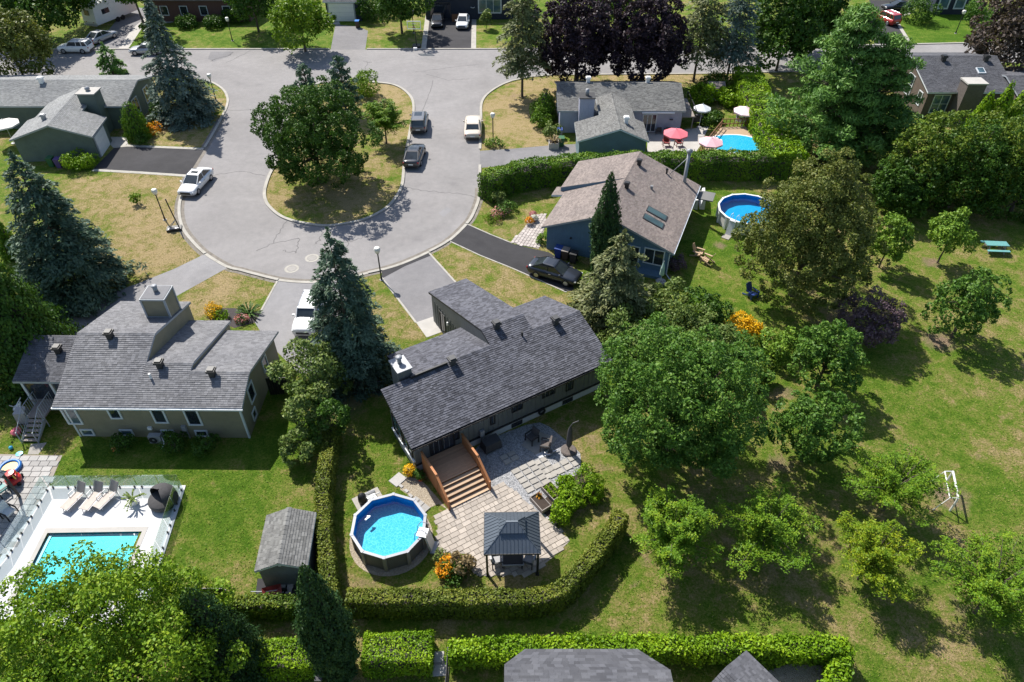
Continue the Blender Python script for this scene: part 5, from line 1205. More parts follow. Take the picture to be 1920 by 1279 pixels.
for i, (a, b, l) in enumerate(((228, 832, 'round bush by the wall beside the striped ball'), (322, 832, 'round bush by the wall beside the heat pump'), (386, 833, 'round bush under the right end of the olive wall'))):
    shrub(l, P(a, b, .5), .75, 1.1, 'leaf_dark', 130 + i, 1000, .13, group='bushes along the olive wall')
for i, (a, b, R, h, l, m) in enumerate(((1318, 175, 1.6, 2.0, 'yellow green bush left of the small shed', 'leaf_privet'), (1368, 180, 1.6, 2.0, 'yellow green bush right of the small shed', 'leaf_privet'), (1345, 158, 2.0, 2.2, 'bush behind the small shed roof', 'leaf_hedge'), (1335, 222, 1.2, 1.0, 'low bush beside the white umbrella', 'leaf_dark'), (1725, 20, 2.2, 3.0, 'dark rounded bush against the blue house corner', 'leaf_dark'), (1835, 25, 2.0, 3.2, 'small leafy lawn tree before the dark blue house', 'leaf_maple'), (912, 38, 1.0, 2.6, 'pale round topped sapling beside the two car driveway', 'leaf_lilac'), (687, 18, 1.6, 3.4, 'dark bush at the right side of the small garage', 'leaf_dark'), (720, 8, 2.4, 2.6, 'shrub row between garage and navy house', 'leaf_maple'), (625, 28, .8, 1.6, 'narrow bush at the left side of the small garage', 'leaf_privet'), (440, 25, 2.0, 2.2, 'dark foundation shrub right of the brick house', 'leaf_dark'), (350, 42, 1.6, 1.2, 'low foundation shrub before the brick house', 'leaf_dark'), (400, 42, 1.6, 1.2, 'low dark shrub under the brick house windows', 'leaf_dark'), (280, 50, 1.3, 1.3, 'low dark shrub under the brick wall left end', 'leaf_dark'))):
    shrub(l, P(a, b, h * .5), R, h, m, 140 + i, int(1100 * R), .26, nb=int(16 * R))
shrub('thin sapling on the dry front lawn', P(249, 362, 1.2), .55, 1.2, 'leaf_bright', 160, 260, .2, name='sapling', cat='tree')

# ---- hedges
hedge('long clipped cedar hedge between the blue and lilac houses', smooth_line(PX([(912,332),(965,312),(1080,297),(1250,292),(1400,290),(1500,292)], 2.45), 3), 1.9, 2.55, 'leaf_cedar', 201, 150, .18, rough=.12)
hedge('tall broad cedar hedge beside the half hidden pool', smooth_line(PX([(1402,128),(1422,175),(1450,228),(1485,285)], 2.9), 3), 3.3, 3.0, 'leaf_privet', 202, 110, .22, rough=.08)
hedge('narrow clipped garden hedge running beside the shed', smooth_line(PX([(622,800),(608,880),(604,960),(612,1050),(618,1110)], 1.5), 3), .8, 1.6, 'leaf_hedge_dry', 203, 420, .12, rough=.09)
hedge('clipped garden hedge bending round behind the gazebo', smooth_line(PX([(655,1117),(780,1119),(900,1118),(1010,1117),(1065,1092),(1115,1035),(1165,965)], 1.55), 3), .85, 1.65, 'leaf_hedge_dry', 204, 420, .12, rough=.09)
hedge('ivy covered hedge behind the dark fence and shed', PX([(425,1127),(500,1127),(575,1128)], 1.3), .7, 1.35, 'leaf_hedge', 205, 380, .13)
hedge('bright green low hedge at the bottom, left piece', PX([(455,1228),(590,1222)], 1.3), 1.55, 1.4, 'leaf_privet', 206, 400, .11); hedge('bright green low hedge at the bottom, right piece', PX([(690,1216),(800,1213)], 1.3), 1.7, 1.4, 'leaf_privet', 207, 400, .11)
hedge('vine covered fence above the broad grey roof', PX([(845,1216),(1000,1211),(1200,1208),(1400,1208),(1585,1212)], 1.45), .8, 1.5, 'leaf_privet', 208, 460, .135, rough=.2, z0=.45, name='vine_fence', cat='fence')
hedge('vine covered fence end turning toward the bottom edge', PX([(1588,1212),(1578,1250),(1568,1300)], 1.45), .7, 1.4, 'leaf_privet', 209, 300, .17, rough=.2, name='vine_fence', cat='fence')
hedge('clipped hedge piece between big maple and park shrub', PX([(1405,745),(1398,690)], 1.2), 1.0, 1.5, 'leaf_hedge', 210, 250, .14)
# stray shoots reaching above the vines

# ------------------------------------------------------------------ vehicles (local: +x forward)
def vehicle(name, label, cat, loc, rz, paint, kind='sedan', L=4.6, W=1.82, Hh=1.46, rails=False, sunroof=False):
    o = thing(name, label, cat, loc, rz); w = W / 2
    K = dict(sedan=dict(hood=.88, trunk=.97, belt=.93, g=(.23, .03, -.19, -.41), rw=.65), suv=dict(hood=1.02, trunk=1.05, belt=1.04, g=(.20, .07, -.42, -.475), rw=.76), coupe=dict(hood=.9, trunk=.92, belt=.9, g=(.14, .02, -.17, -.31), rw=.70), van=dict(hood=1.12, trunk=1.15, belt=1.15, g=(.27, .13, -.46, -.485), rw=.82), fast=dict(hood=.88, trunk=1.0, belt=.92, g=(.20, .04, -.2, -.45), rw=.7))[kind]
    xs = [.5, .485, .44, .36, .25, .1, -.1, -.25, -.36, -.44, -.485, -.5]
    wf = [.78, .88, .95, .985, 1, 1, 1, 1, .99, .96, .9, .82]
    zt = []
    for x in xs:
        if x > K['g'][0]: t = (x - K['g'][0]) / (.5 - K['g'][0]); z = K['hood'] - .16 * t ** 1.6 + .0
        elif x > K['g'][3]: z = K['belt']
        else: t = (K['g'][3] - x) / (.5 + K['g'][3] + 1e-6) if K['g'][3] > -.499 else 0; z = K['trunk'] - .05 * t
        zt.append(z)
    zt[0] -= .12; zt[-1] -= .12
    mb = MB(); R = []
    for x, f, z in zip(xs, wf, zt):
        ww = w * f; zb = .24 + (.08 if abs(x) > .46 else 0)
        half = [(ww * .9, zb), (ww, zb + .16), (ww, z * .62), (ww * .965, z - .1), (ww * .86, z - .015), (ww * .45, z + .02)]
        ring = [(x * L, -a, b) for a, b in half] + [(x * L, a, b) for a, b in reversed(half)]; R.append(ring)
    n = len(R[0])
    for r in R: mb.v += r
    for i in range(len(R) - 1):
        for k in range(n): mb.f.append((i * n + k, i * n + (k + 1) % n, (i + 1) * n + (k + 1) % n, (i + 1) * n + k))
    mb.f += [tuple(range(n - 1, -1, -1)), tuple(range((len(R) - 1) * n, len(R) * n))]
    body = part('body', mb, 'paint_' + paint, o, True)
    g = K['g']; xb0, xr0, xr1, xb1 = [q * L for q in g]; zb = K['belt'] - .02; wb = w * .86; wr = w * K['rw']; zr = Hh - .03
    B = [(xb0, wb), (xb1, wb)]; gm = MB()
    a = [(xb0, -wb * .92, zb), (xb0, wb * .92, zb), (xb1, wb * .92, zb), (xb1, -wb * .92, zb)]; rr = [(xr0, -wr, zr), (xr0, wr, zr), (xr1, wr, zr), (xr1, -wr, zr)]
    gm.add(a + rr, [(0, 1, 5, 4), (1, 2, 6, 5), (2, 3, 7, 6), (3, 0, 4, 7)]); part('windows', gm, 'car_glass', o)
    # roof with rounded edge
    rm = MB(); e = .09
    lo = [(xr0 + e, -wr - .015, zr - .03), (xr0 + e, wr + .015, zr - .03), (xr1 - e, wr + .015, zr - .03), (xr1 - e, -wr - .015, zr - .03)]
    mi = [(xr0, -wr * .98, zr + .01), (xr0, wr * .98, zr + .01), (xr1, wr * .98, zr + .01), (xr1, -wr * .98, zr + .01)]
    up = [(xr0 - .18, -wr * .78, Hh), (xr0 - .18, wr * .78, Hh), (xr1 + .18, wr * .78, Hh), (xr1 + .18, -wr * .78, Hh)]
    rm.add(lo + mi + up, [(k, (k + 1) % 4, 4 + (k + 1) % 4, 4 + k) for k in range(4)] + [(4 + k, 4 + (k + 1) % 4, 8 + (k + 1) % 4, 8 + k) for k in range(4)] + [(8, 9, 10, 11)])
    rf = part('roof', rm, 'paint_' + paint, o)
    if sunroof: part('sunroof', MB().bb((xr0 + xr1) / 2 - .1, xr0 - .22, -wr * .6, wr * .6, Hh - .01, Hh + .006), 'car_glass', rf)
    if rails:
        for s in (-1, 1): part('roof_rail', MB().path([(xr0 - .1, s * wr * .93, Hh), (xr0 - .3, s * wr * .93, Hh + .06), (xr1 + .3, s * wr * .93, Hh + .06), (xr1 + .1, s * wr * .93, Hh)], .022, 5), 'steel', rf)
    def pil(a, b, r): part('pillar', MB().tube(a, b, r, n=5), 'paint_' + paint, o)
    for s in (-1, 1):
        pil((xb0, s * wb * .92, zb), (xr0, s * wr, zr), .045); pil((xb1, s * wb * .92, zb), (xr1, s * wr, zr), .07)
        xm = (xb0 + xb1) / 2 + .05; pil((xm, s * wb * .93, zb), (xm - .05, s * (wr + .005), zr), .04)
        if kind in ('suv', 'van'): xm = xb1 * .62; pil((xm, s * wb * .93, zb), (xm, s * (wr + .005), zr), .05)
    wr_ = .33 if kind not in ('suv', 'van') else .36
    for sx in (.31, -.29):
        for s in (-1, 1):
            x = sx * L; y = s * (w - .10); t = part('wheel', MB().tube((x, y - .115, wr_), (x, y + .115, wr_), wr_, wr_, 18), 'rubber', o)
            part('rim', MB().tube((x, y + s * .10, wr_), (x, y + s * .125, wr_), wr_ * .66, wr_ * .6, 14), 'rim', t)
    for s in (-1, 1):
        part('headlight', MB().box((.47 * L, s * w * .68, zt[1] - .14), (.16, .36, .13), rz=-s * .35), 'headlight', o)
        part('taillight', MB().box((-.485 * L, s * w * .72, K['trunk'] - .2), (.1, .34, .16), rz=s * .25), 'taillight', o)
        part('mirror', MB().box((xb0 - .2, s * (w + .06), zb + .08), (.12, .2, .13)), 'paint_' + paint, o)
        part('door_handle', MB().box((-.02 * L, s * (w + .002), zb - .14), (.2, .02, .03)), 'steel', o)
    part('grille', MB().box((.497 * L, 0, .55), (.04, W * .55, .2)), 'black_plastic', o); part('bumper', MB().box((-.497 * L, 0, .42), (.05, W * .74, .16)), 'black_plastic', o)
    part('license_plate', MB().box((-.505 * L, 0, .62), (.02, .5, .14)), 'white_plastic', o)
    return o
R_ = math.radians
def at(px, py): p = P(px, py, .6); return (p.x, p.y, 0.008)
vehicle('car', 'white sedan parked against the left curb of the court', 'car', at(367, 340), R_(-97), 'white', 'sedan', 4.7, 1.85, sunroof=True)
vehicle('car', 'grey SUV parked at the island curb, the farther of two', 'car', at(786, 228), R_(92), 'bronze', 'suv', 4.5, 1.86, 1.68, rails=True, sunroof=True)
vehicle('car', 'dark grey sedan parked at the island curb, the nearer of two', 'car', at(777, 290), R_(86), 'darkgrey', 'sedan', 4.6, 1.84, sunroof=True)
vehicle('car', 'cream vintage coupe facing away at the right curb', 'car', at(887, 237), R_(91), 'cream', 'coupe', 5.2, 1.95, 1.36)
vehicle('car', 'dark slate sedan on the black driveway of the blue house', 'car', at(1040, 508), R_(-27), 'slate', 'sedan', 4.5, 1.8)
vehicle('car', 'white SUV parked nose down behind the tall spruce', 'car', at(580, 590), R_(-92), 'white', 'suv', 4.4, 1.8, 1.6, rails=True)
vehicle('car', 'white SUV with blue hood reflection in the street at upper left', 'car', at(142, 89), R_(178), 'white', 'suv', 4.5, 1.84, 1.62)
vehicle('car', 'white sedan on the driveway behind the white street SUV', 'car', at(190, 68), R_(68), 'silver', 'sedan', 4.6, 1.82)
vehicle('car', 'silver car half hidden by the upper left blue spruce', 'car', at(275, 92), R_(182), 'silver', 'sedan', 4.5, 1.8)
vehicle('car', 'black sedan nosed toward the street on the twin driveway', 'car', at(820, 38), R_(-88), 'black', 'sedan', 4.6, 1.82)
vehicle('car', 'white sedan beside the black one on the twin driveway', 'car', at(868, 40), R_(-92), 'white', 'sedan', 4.7, 1.84)
vehicle('car', 'red SUV on the driveway at upper right', 'car', at(1661, 34), R_(112), 'red', 'suv', 4.6, 1.86, 1.66, rails=True)
vehicle('car', 'black car behind the red SUV at the top edge', 'car', at(1683, 12), R_(185), 'black', 'sedan', 4.6, 1.84)
vehicle('car', 'white car in the street seen through the conifers', 'car', at(1357, 89), R_(178), 'white', 'suv', 4.5, 1.82, 1.6)
# camper trailer
tp = P(213, 38); tr = thing('camper_trailer', 'white camper trailer parked on the driveway beneath the trees', 'trailer', (tp.x, tp.y, .008), R_(-22))
part('body', MB().extr([(-4.0, .55), (-4.2, 1.0), (-3.9, 3.0), (-3.5, 3.3), (3.8, 3.3), (4.1, 2.8), (4.1, .55)], -1.25, 1.25), 'white_plastic', tr)
part('rear_window', MB().box((-.2, -4.06, 2.2), (.9, .06, .7), rx=-.1), 'glass_dark', tr)
for y in (-.2, .8):
    for s in (-1.2, 1.2): part('wheel', MB().tube((s - .12, y, .36), (s + .12, y, .36), .36, .36, 16), 'rubber', tr)
part('bumper', MB().bb(-1.2, 1.2, -4.35, -4.1, .45, .6), 'grey_plastic', tr)
for x in (-.7, .7): part('taillight', MB().box((x, -4.15, .95), (.2, .08, .14)), 'taillight', tr)
part('roof_hatch', MB().bb(-.4, .4, -1, -.2, 3.3, 3.42), 'grey_plastic', tr); part('side_window', MB().bb(1.245, 1.26, -2.6, -1.2, 1.7, 2.4), 'glass_dark', tr)

# ------------------------------------------------------------------ street lamps and hoops
def lamp(label, px, py):
    p = P(px, py); o = thing('street_lamp', label, 'street lamp', (p.x, p.y, 0), 0, 'globe lamps along the streets')
    part('pole', MB().tube((0, 0, 0), (0, 0, 2.75), .065, .05, 10).tube((0, 0, 0), (0, 0, .35), .1, .08, 10), 'black_trim', o)
    part('base', MB().lathe([(.17, 0), (.17, .06), (.001, .08)], 12), 'concrete', o)
    l = part('lantern', MB().lathe([(.16, 2.75), (.25, 2.95), (.27, 3.1), (.22, 3.25), (.001, 3.32)], 8), 'lamp_lens', o); part('cap', MB().lathe([(.12, 2.7), (.17, 2.77), (.001, 2.78)], 10), 'black_trim', l)
lamp('globe street lamp at the main driveway entrance', 715.5, 525); lamp('globe street lamp on the dry left lawn by the basketball stand', 309.5, 412.5); lamp('globe street lamp on the lawn tip under the blue spruce', 405, 188)
lamp('globe street lamp on the green lawn before the brick house', 436, 77); lamp('globe street lamp beside the vintage coupe', 924.7, 265); lamp('globe street lamp on the bright lawn at upper right', 1791.5, 63); lamp('globe street lamp behind the basketball hoop across the street', 776, 62); lamp('dark street lamp post between the purple maples and lilac roof', 1096, 150)
hp = P(780, 92); ho = thing('basketball_hoop', 'portable basketball hoop at the curb across the street', 'basketball hoop', (hp.x, hp.y, 0), 0)
part('pole', MB().path([(0, .9, .2), (0, .6, 2.6), (0, 0, 3.1)], .06), 'black_trim', ho); part('base', MB().bb(-.55, .55, .3, 1.5, 0, .25), 'black_plastic', ho)
b = part('backboard', MB().bb(-.9, .9, -.03, .03, 2.75, 3.75), 'clear_glass', ho); part('board_frame', MB().bb(-.95, .95, -.04, .04, 3.7, 3.78).bb(-.95, .95, -.04, .04, 2.7, 2.78).bb(-.95, -.87, -.04, .04, 2.78, 3.7).bb(.87, .95, -.04, .04, 2.78, 3.7).bb(-.3, .3, -.045, -.035, 3.0, 3.05).bb(-.3, .3, -.045, -.035, 3.4, 3.45), 'white_plastic', b)
part('rim', MB().path([(.23 * math.cos(t * .5236), -.3 + .23 * math.sin(t * .5236), 3.05) for t in range(13)], .018, 5), 'orange_plastic', ho)
part('ballast', MB().box((-.05, -.35, .16), (.5, .4, .3), rz=.3), 'white_plastic', ho)
bp = P(330, 430); bo = thing('basketball_stand', 'fallen portable basketball stand with black pole by the left curb', 'basketball hoop', (bp.x, bp.y, 0), R_(15))
part('pole', MB().path([(.3, .1, .15), (.1, .25, 1.5), (-.1, .5, 2.9)], .06), 'black_trim', bo); part('base', MB().bb(-.75, .55, -.4, .35, .02, .22), 'black_plastic', bo); part('support_arm', MB().path([(-.5, -.2, .2), (.2, .1, .9)], .03).path([(-.6, .2, .2), (.2, .15, .9)], .03).bb(-.6, .4, -.3, -.2, .22, .27), 'steel', bo)

# ------------------------------------------------------------------ bins
def bin_(label, px, py, mat, lid=None, rz=0.0):
    p = P(px, py); o = thing('wheeled_bin', label, 'bin', (p.x, p.y, 0), rz)
    part('bin_body', MB().add([(-.24, -.26, .06), (.24, -.26, .06), (.24, .26, .06), (-.24, .26, .06), (-.3, -.34, .98), (.3, -.34, .98), (.3, .34, .98), (-.3, .34, .98)], [(0, 3, 2, 1), (0, 1, 5, 4), (1, 2, 6, 5), (2, 3, 7, 6), (3, 0, 4, 7), (4, 5, 6, 7)]), mat, o)
    part('lid', MB().box((0, 0, 1.02), (.64, .74, .07), rx=.04), lid or mat, o); part('wheel', MB().tube((-.3, .28, .11), (.3, .28, .11), .11, .11, 10), 'rubber', o)
bin_('blue wheeled bin against the blue house wall', 1047, 482, 'blue_bin', rz=-.37); bin_('brown wheeled bin beside the blue one', 1060, 486, 'brown_bin', 'grey_wood', -.37); bin_('black wheeled bin at the right of the three by the blue house', 1075, 492, 'black_plastic', rz=-.37)
bin_('green wheeled bin behind the planter box at the lilac house', 1052, 274, 'green_bin'); bin_('blue lidded bin behind the green one at the lilac house', 1049, 258, 'grey_plastic', 'blue_bin')
bin_('brown bin with blue top by the small garage door', 671, 52, 'brown_bin', 'blue_plastic'); bin_('blue bin at the corner of the navy house driveway', 803, 20, 'black_plastic', 'blue_bin')
bin_('green bin under the garage wing wall', 100, 312, 'green_bin'); bin_('purple bin under the garage wing wall', 114, 314, 'purple_bin'); bin_('brown bin under the garage wing wall', 128, 316, 'brown_bin'); bin_('dark blue bin in the shade under the wide spruce', 92, 540, 'blue_bin')
bin_('blue bin in the shade behind the chimney of the dark house', 652, 730, 'blue_bin'); 

# ------------------------------------------------------------------ pools
def ring_pool(name, label, c, r, h, n, wallm, postm, railm, floorm, rot=0.0, water=.82):
    o = thing(name, label, 'swimming pool', (c[0], c[1], 0), rot)
    pt = lambda rr, k, z: (rr * math.cos(2 * math.pi * k / n), rr * math.sin(2 * math.pi * k / n), z)
    for k in range(n):
        part('wall_panel', MB().add([pt(r - .05, k, 0), pt(r - .05, k + 1, 0), pt(r - .05, k + 1, h), pt(r - .05, k, h)], [(0, 1, 2, 3)]), wallm, o)
        a = 2 * math.pi * k / n; part('post', MB().box(((r - .02) * math.cos(a), (r - .02) * math.sin(a), h / 2), (.1, .2, h), rz=a), postm, o)
        part('top_rail', MB().add([pt(r - .12, k + .01, h), pt(r + .05, k + .01, h), pt(r + .05, k + .99, h), pt(r - .12, k + .99, h), pt(r - .12, k + .01, h + .05), pt(r + .05, k + .01, h + .05), pt(r + .05, k + .99, h + .05), pt(r - .12, k + .99, h + .05)], [(4, 5, 6, 7), (1, 2, 6, 5), (3, 0, 4, 7), (0, 3, 2, 1)]), railm, o)
        part('rail_cap', MB().box((r * .985 * math.cos(a), r * .985 * math.sin(a), h + .035), (.2, .14, .06), rz=a), railm, o)
    ln = MB(); m = n; ri = r - .12; fz_ = h * .4
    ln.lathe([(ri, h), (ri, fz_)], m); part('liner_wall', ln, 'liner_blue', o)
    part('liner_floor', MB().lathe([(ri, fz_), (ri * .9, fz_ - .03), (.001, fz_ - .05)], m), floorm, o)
    part('water', MB().lathe([(ri - .003, h * water), (.001, h * water)], m), 'water', o)
    return o
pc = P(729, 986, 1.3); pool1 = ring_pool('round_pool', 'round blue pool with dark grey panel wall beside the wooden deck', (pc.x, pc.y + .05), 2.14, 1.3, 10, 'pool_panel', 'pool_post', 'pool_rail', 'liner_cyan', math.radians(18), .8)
part('robot_cleaner', MB().box((-1.1, 1.0, 1.06), (.3, .1, .06), rz=.5).box((-1.0, 1.12, 1.06), (.2, .08, .05), rz=-.3), 'white_plastic', pool1)
struct('pool_pad', MB().sheet([(pc.x + 2.4 * math.cos(t * .2), pc.y + 2.4 * math.sin(t * .2)) for t in range(31)], .01), 'gravel_tan')
ld = P(796, 1010, 0); lad = thing('pool_ladder', 'white pool ladder over the rim of the deck side pool', 'ladder', (pc.x + 2.2, pc.y - .55, 0), math.radians(-12))
part('steps', MB().box((.12, 0, .75), (.12, .62, 1.35), ry=-.18), 'white_pool', lad); part('platform', MB().box((-.25, 0, 1.4), (.55, .6, .06)), 'white_plastic', lad)
for s in (-.28, .28): part('handrail', MB().path([(.1, s, 1.4), (.05, s, 1.95), (-.35, s, 2.0), (-.6, s, 1.5), (-.65, s, .9)], .022), 'grey_plastic', lad)
part('foot', MB().bb(.2, .5, -.4, .4, 0, .1), 'grey_plastic', lad)
pf = P(690, 962); fl = thing('pool_filter', 'pool pump and filter on slabs behind the deck side pool', 'pool pump', (pf.x - .15, pf.y + .9, 0), math.radians(32))
part('tank', MB().lathe([(.24, .1), (.27, .3), (.24, .7), (.1, .85), (.001, .88)], 14, (-.3, 0, 0)), 'black_plastic', fl, True); part('pump', MB().tube((0, .25, .25), (.6, .25, .25), .13).box((.2, .25, .1), (.6, .3, .12)), 'grey_plastic', fl); part('pipe', MB().path([(-.3, 0, .6), (.3, -.2, .5), (.7, -.5, .9)], .035), 'white_plastic', fl); part('pad', MB().bb(-.8, .9, -.5, .6, 0, .05), 'slab_stone', fl)
part('crate', MB().bb(-.05, .5, -.35, .0, .05, .4), 'white_plastic', fl)
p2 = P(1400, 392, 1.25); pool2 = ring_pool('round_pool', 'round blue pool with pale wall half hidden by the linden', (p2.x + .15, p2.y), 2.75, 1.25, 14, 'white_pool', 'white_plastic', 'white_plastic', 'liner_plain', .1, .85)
l2 = P(1368, 428); lad2 = thing('pool_ladder', 'white folding pool ladder on the pale walled pool', 'ladder', (p2.x - 1.75, p2.y - 2.15, 0), math.radians(232))
part('steps', MB().box((.25, 0, .7), (.1, .6, 1.4), ry=-.3), 'white_plastic', lad2); part('platform', MB().bb(-.2, .2, -.3, .3, 1.3, 1.36), 'white_plastic', lad2); part('foot', MB().bb(.5, 1.2, -.35, .35, 0, .06), 'slab_stone', lad2)
for s in (-.28, .28): part('handrail', MB().path([(.15, s, 1.35), (.05, s, 1.9), (-.4, s, 1.85), (-.6, s, 1.2)], .022), 'white_plastic', lad2)
# the half hidden pool set in its own deck
dk = PX([(1290,275),(1318,238),(1345,232),(1460,230),(1436,290),(1300,292)]); hb = P(1378, 266, .9)
hd = thing('pool_deck', 'reddish wooden deck round the pool behind the long hedge', 'deck', (0, 0, 0))
part('deck_floor', MB().prism([(p.x, p.y) for p in PX([(1310,295),(1352,238),(1420,236),(1438,272),(1430,298)], .85)], .6, .82), 'pale_wood', hd)
hpool = thing('sunken_pool', 'bright blue pool set in a reddish deck behind the long hedge', 'swimming pool', (hb.x, hb.y - .3, 0))
el = MB().lathe([(2.9, .83), (3.0, .86), (3.15, .86), (3.15, .83)], 36); part('rim', el, 'white_plastic', hpool).scale = (1, .72, 1)
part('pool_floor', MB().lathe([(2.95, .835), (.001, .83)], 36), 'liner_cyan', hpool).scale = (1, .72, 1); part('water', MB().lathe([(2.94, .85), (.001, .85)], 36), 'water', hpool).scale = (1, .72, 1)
part('steps', MB().bb(-2.3, -1.6, .7, 1.3, .84, .95).bb(-1.9, -1.3, .4, .9, .84, .9), 'white_plastic', hpool)
rl = MB()
for a, b in (((1352,238),(1420,236)), ((1310,292),(1352,240))):
    A, B = P(*a, .8), P(*b, .8); m = 9
    for k in range(m + 1):
        q = A.lerp(B, k / m); rl.tube(q, q + Vector((0, 0, .95)), .05, n=4)
    for z in (.35, .9): rl.tube(A + Vector((0, 0, z)), B + Vector((0, 0, z)), .05, n=4)
part('railing', rl, 'brown_wood', hd)
struct('patio', MB().sheet(PX([(1215,250),(1310,240),(1330,236),(1312,275),(1300,292),(1213,285)]), .02), 'concrete')

# ---- left yard: white deck with turquoise pool and glass fence
DZ = .12
deck_poly = PX([(92,912),(348,912),(312,1050),(270,1160),(-60,1160),(0,1060)], 0)
A, B, C, Dd = P(92, 914), P(347, 912), P(262, 1180), P(-90, 1180)
tp_in = PX([(88,996),(273,993),(215,1130),(20,1130)])
struct('pool_terrace', MB().sheet([A, B, C, Dd], .05, [tp_in]).strip([A, B, C], .12, 0, .055), 'concrete_white')
struct('pool_coping', MB().strip(tp_in, .42, .04, .066, True), 'concrete')
tq = thing('rectangular_pool', 'turquoise rectangular pool in the white terrace behind the leafy maple', 'swimming pool', (0, 0, 0))
n4 = len(tp_in); w = MB()
for k in range(4):
    a, b = tp_in[k], tp_in[(k + 1) % 4]; w.add([(a.x, a.y, -.15), (b.x, b.y, -.15), (b.x, b.y, .05), (a.x, a.y, .05)], [(0, 1, 2, 3)])
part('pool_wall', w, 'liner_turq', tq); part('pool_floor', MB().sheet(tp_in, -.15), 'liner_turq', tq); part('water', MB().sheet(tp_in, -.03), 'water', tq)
a, b, c, d = tp_in; part('bench', MB().prism([(p.x, p.y) for p in (a, a.lerp(b, .06), d.lerp(c, .06), d)], -.145, -.1), 'white_plastic', tq)
# the lawn sheet would cover the basin: cut it there
GF = thing('glass_fence', 'frameless glass fence round the white pool terrace', 'fence', (0, 0, 0))
def glass_run(a, b, n):
    for k in range(n):
        p, q = a.lerp(b, (k + .02) / n), a.lerp(b, (k + .98) / n); d = (q - p).normalized(); nn = Vector((-d.y, d.x, 0)) * .008
        part('glass_panel', MB().add([p - nn + Vector((0, 0, .1)), q - nn + Vector((0, 0, .1)), q + nn + Vector((0, 0, .1)), p + nn + Vector((0, 0, .1)), p - nn + Vector((0, 0, 1.25)), q - nn + Vector((0, 0, 1.25)), q + nn + Vector((0, 0, 1.25)), p + nn + Vector((0, 0, 1.25))], [(0, 1, 5, 4), (1, 2, 6, 5), (2, 3, 7, 6), (3, 0, 4, 7), (4, 5, 6, 7)]), 'clear_glass', GF)
        for t in (.15, .85): e = p.lerp(q, t); part('clamp', MB().box((e.x, e.y, .12), (.07, .07, .18)), 'black_plastic', GF)
glass_run(A + Vector((.1, -.08, 0)), B + Vector((-.1, -.08, 0)), 6); glass_run(B + Vector((-.1, -.1, 0)), C + Vector((-.1, 0, 0)), 6); glass_run(A + Vector((.05, -.1, 0)), P(20, 1040), 4); glass_run(P(20, 1040), P(-30, 1100), 2)
def lounger(label, px, py, rz):
    p = P(px, py, .05); o = thing('sun_lounger', label, 'sun lounger', (p.x, p.y, .052), rz, 'loungers on the white terrace')
    part('seat_sling', MB().box((0, -.35, .34), (.56, 1.25, .04)), 'sling_tan', o); part('back_sling', MB().box((0, .52, .62), (.56, .7, .04), rx=.95), 'sling_grey', o)
    for s in (-.32, .32):
        part('frame_rail', MB().path([(s, -1.0, .33), (s, .3, .34), (s, .72, .92)], .022), 'steel', o); part('arm_rest', MB().path([(s, .3, .34), (s * 1.1, .25, .56), (s * 1.1, -.15, .58), (s, -.2, .34)], .02), 'steel', o)
        for y in (-.85, .35): part('leg', MB().tube((s, y, 0), (s, y, .34), .02), 'steel', o)
lounger('grey sling sun lounger, leftmost of three on the white terrace', 147, 937, R_(-22)); lounger('grey sling sun lounger, middle of three on the white terrace', 181, 937, R_(-14)); lounger('grey sling sun lounger, rightmost of three on the white terrace', 208, 935, R_(-24))
p = P(306, 950, .05); cv = thing('covered_daybed', 'round black covered daybed on the white terrace corner', 'daybed', (p.x, p.y + .3, .05), R_(-30))
part('base', MB().lathe([(.0, 0), (.72, 0), (.85, .2), (.86, .42), (.80, .50), (.001, .54)], 20), 'cover_fabric', cv, True); part('canopy', MB().lathe([(.86, 0), (.82, .35), (.66, .65), (.35, .82), (.05, .86)], 14, (0, 0, .42), math.radians(-30), math.radians(190)), 'cover_fabric', cv, True)
p = P(246, 960, .05); pl = thing('potted_palm', 'potted palm on the white terrace beside the loungers', 'plant', (p.x, p.y + .6, .05)); part('pot', MB().lathe([(.001, 0), (.18, 0), (.22, .4), (.001, .38)], 12), 'white_plastic', pl)
def frond_mesh(rg, n, L, wid, base, mat, droop=.5):
    pos = []; nr = []; tn = []; ln = []
    for k in range(n):
        a = rg.uniform(0, 6.28); e = rg.uniform(.3, 1.2); 
        for s in np.linspace(.15, 1, 7):
            r = s * L * math.cos(e * .9); z = base + s * L * math.sin(e) - droop * L * s * s
            pos.append((math.cos(a) * r, math.sin(a) * r, z)); tn.append((math.cos(a), math.sin(a), .4 - s * 1.2)); nr.append((-math.cos(a) * .4, -math.sin(a) * .4, 1)); ln.append(L * .3)
    pos = np.array(pos); N = len(pos); ln = np.array(ln)
    return leaf_mesh('fronds', pos, np.array(nr) + rg.normal(0, .2, (N, 3)), np.array(tn), ln, np.full(N, wid), rg.uniform(.2, .9, N), mat)
link('fronds', frond_mesh(np.random.default_rng(3), 14, .8, .11, .4, 'leaf_lilac'), pl)
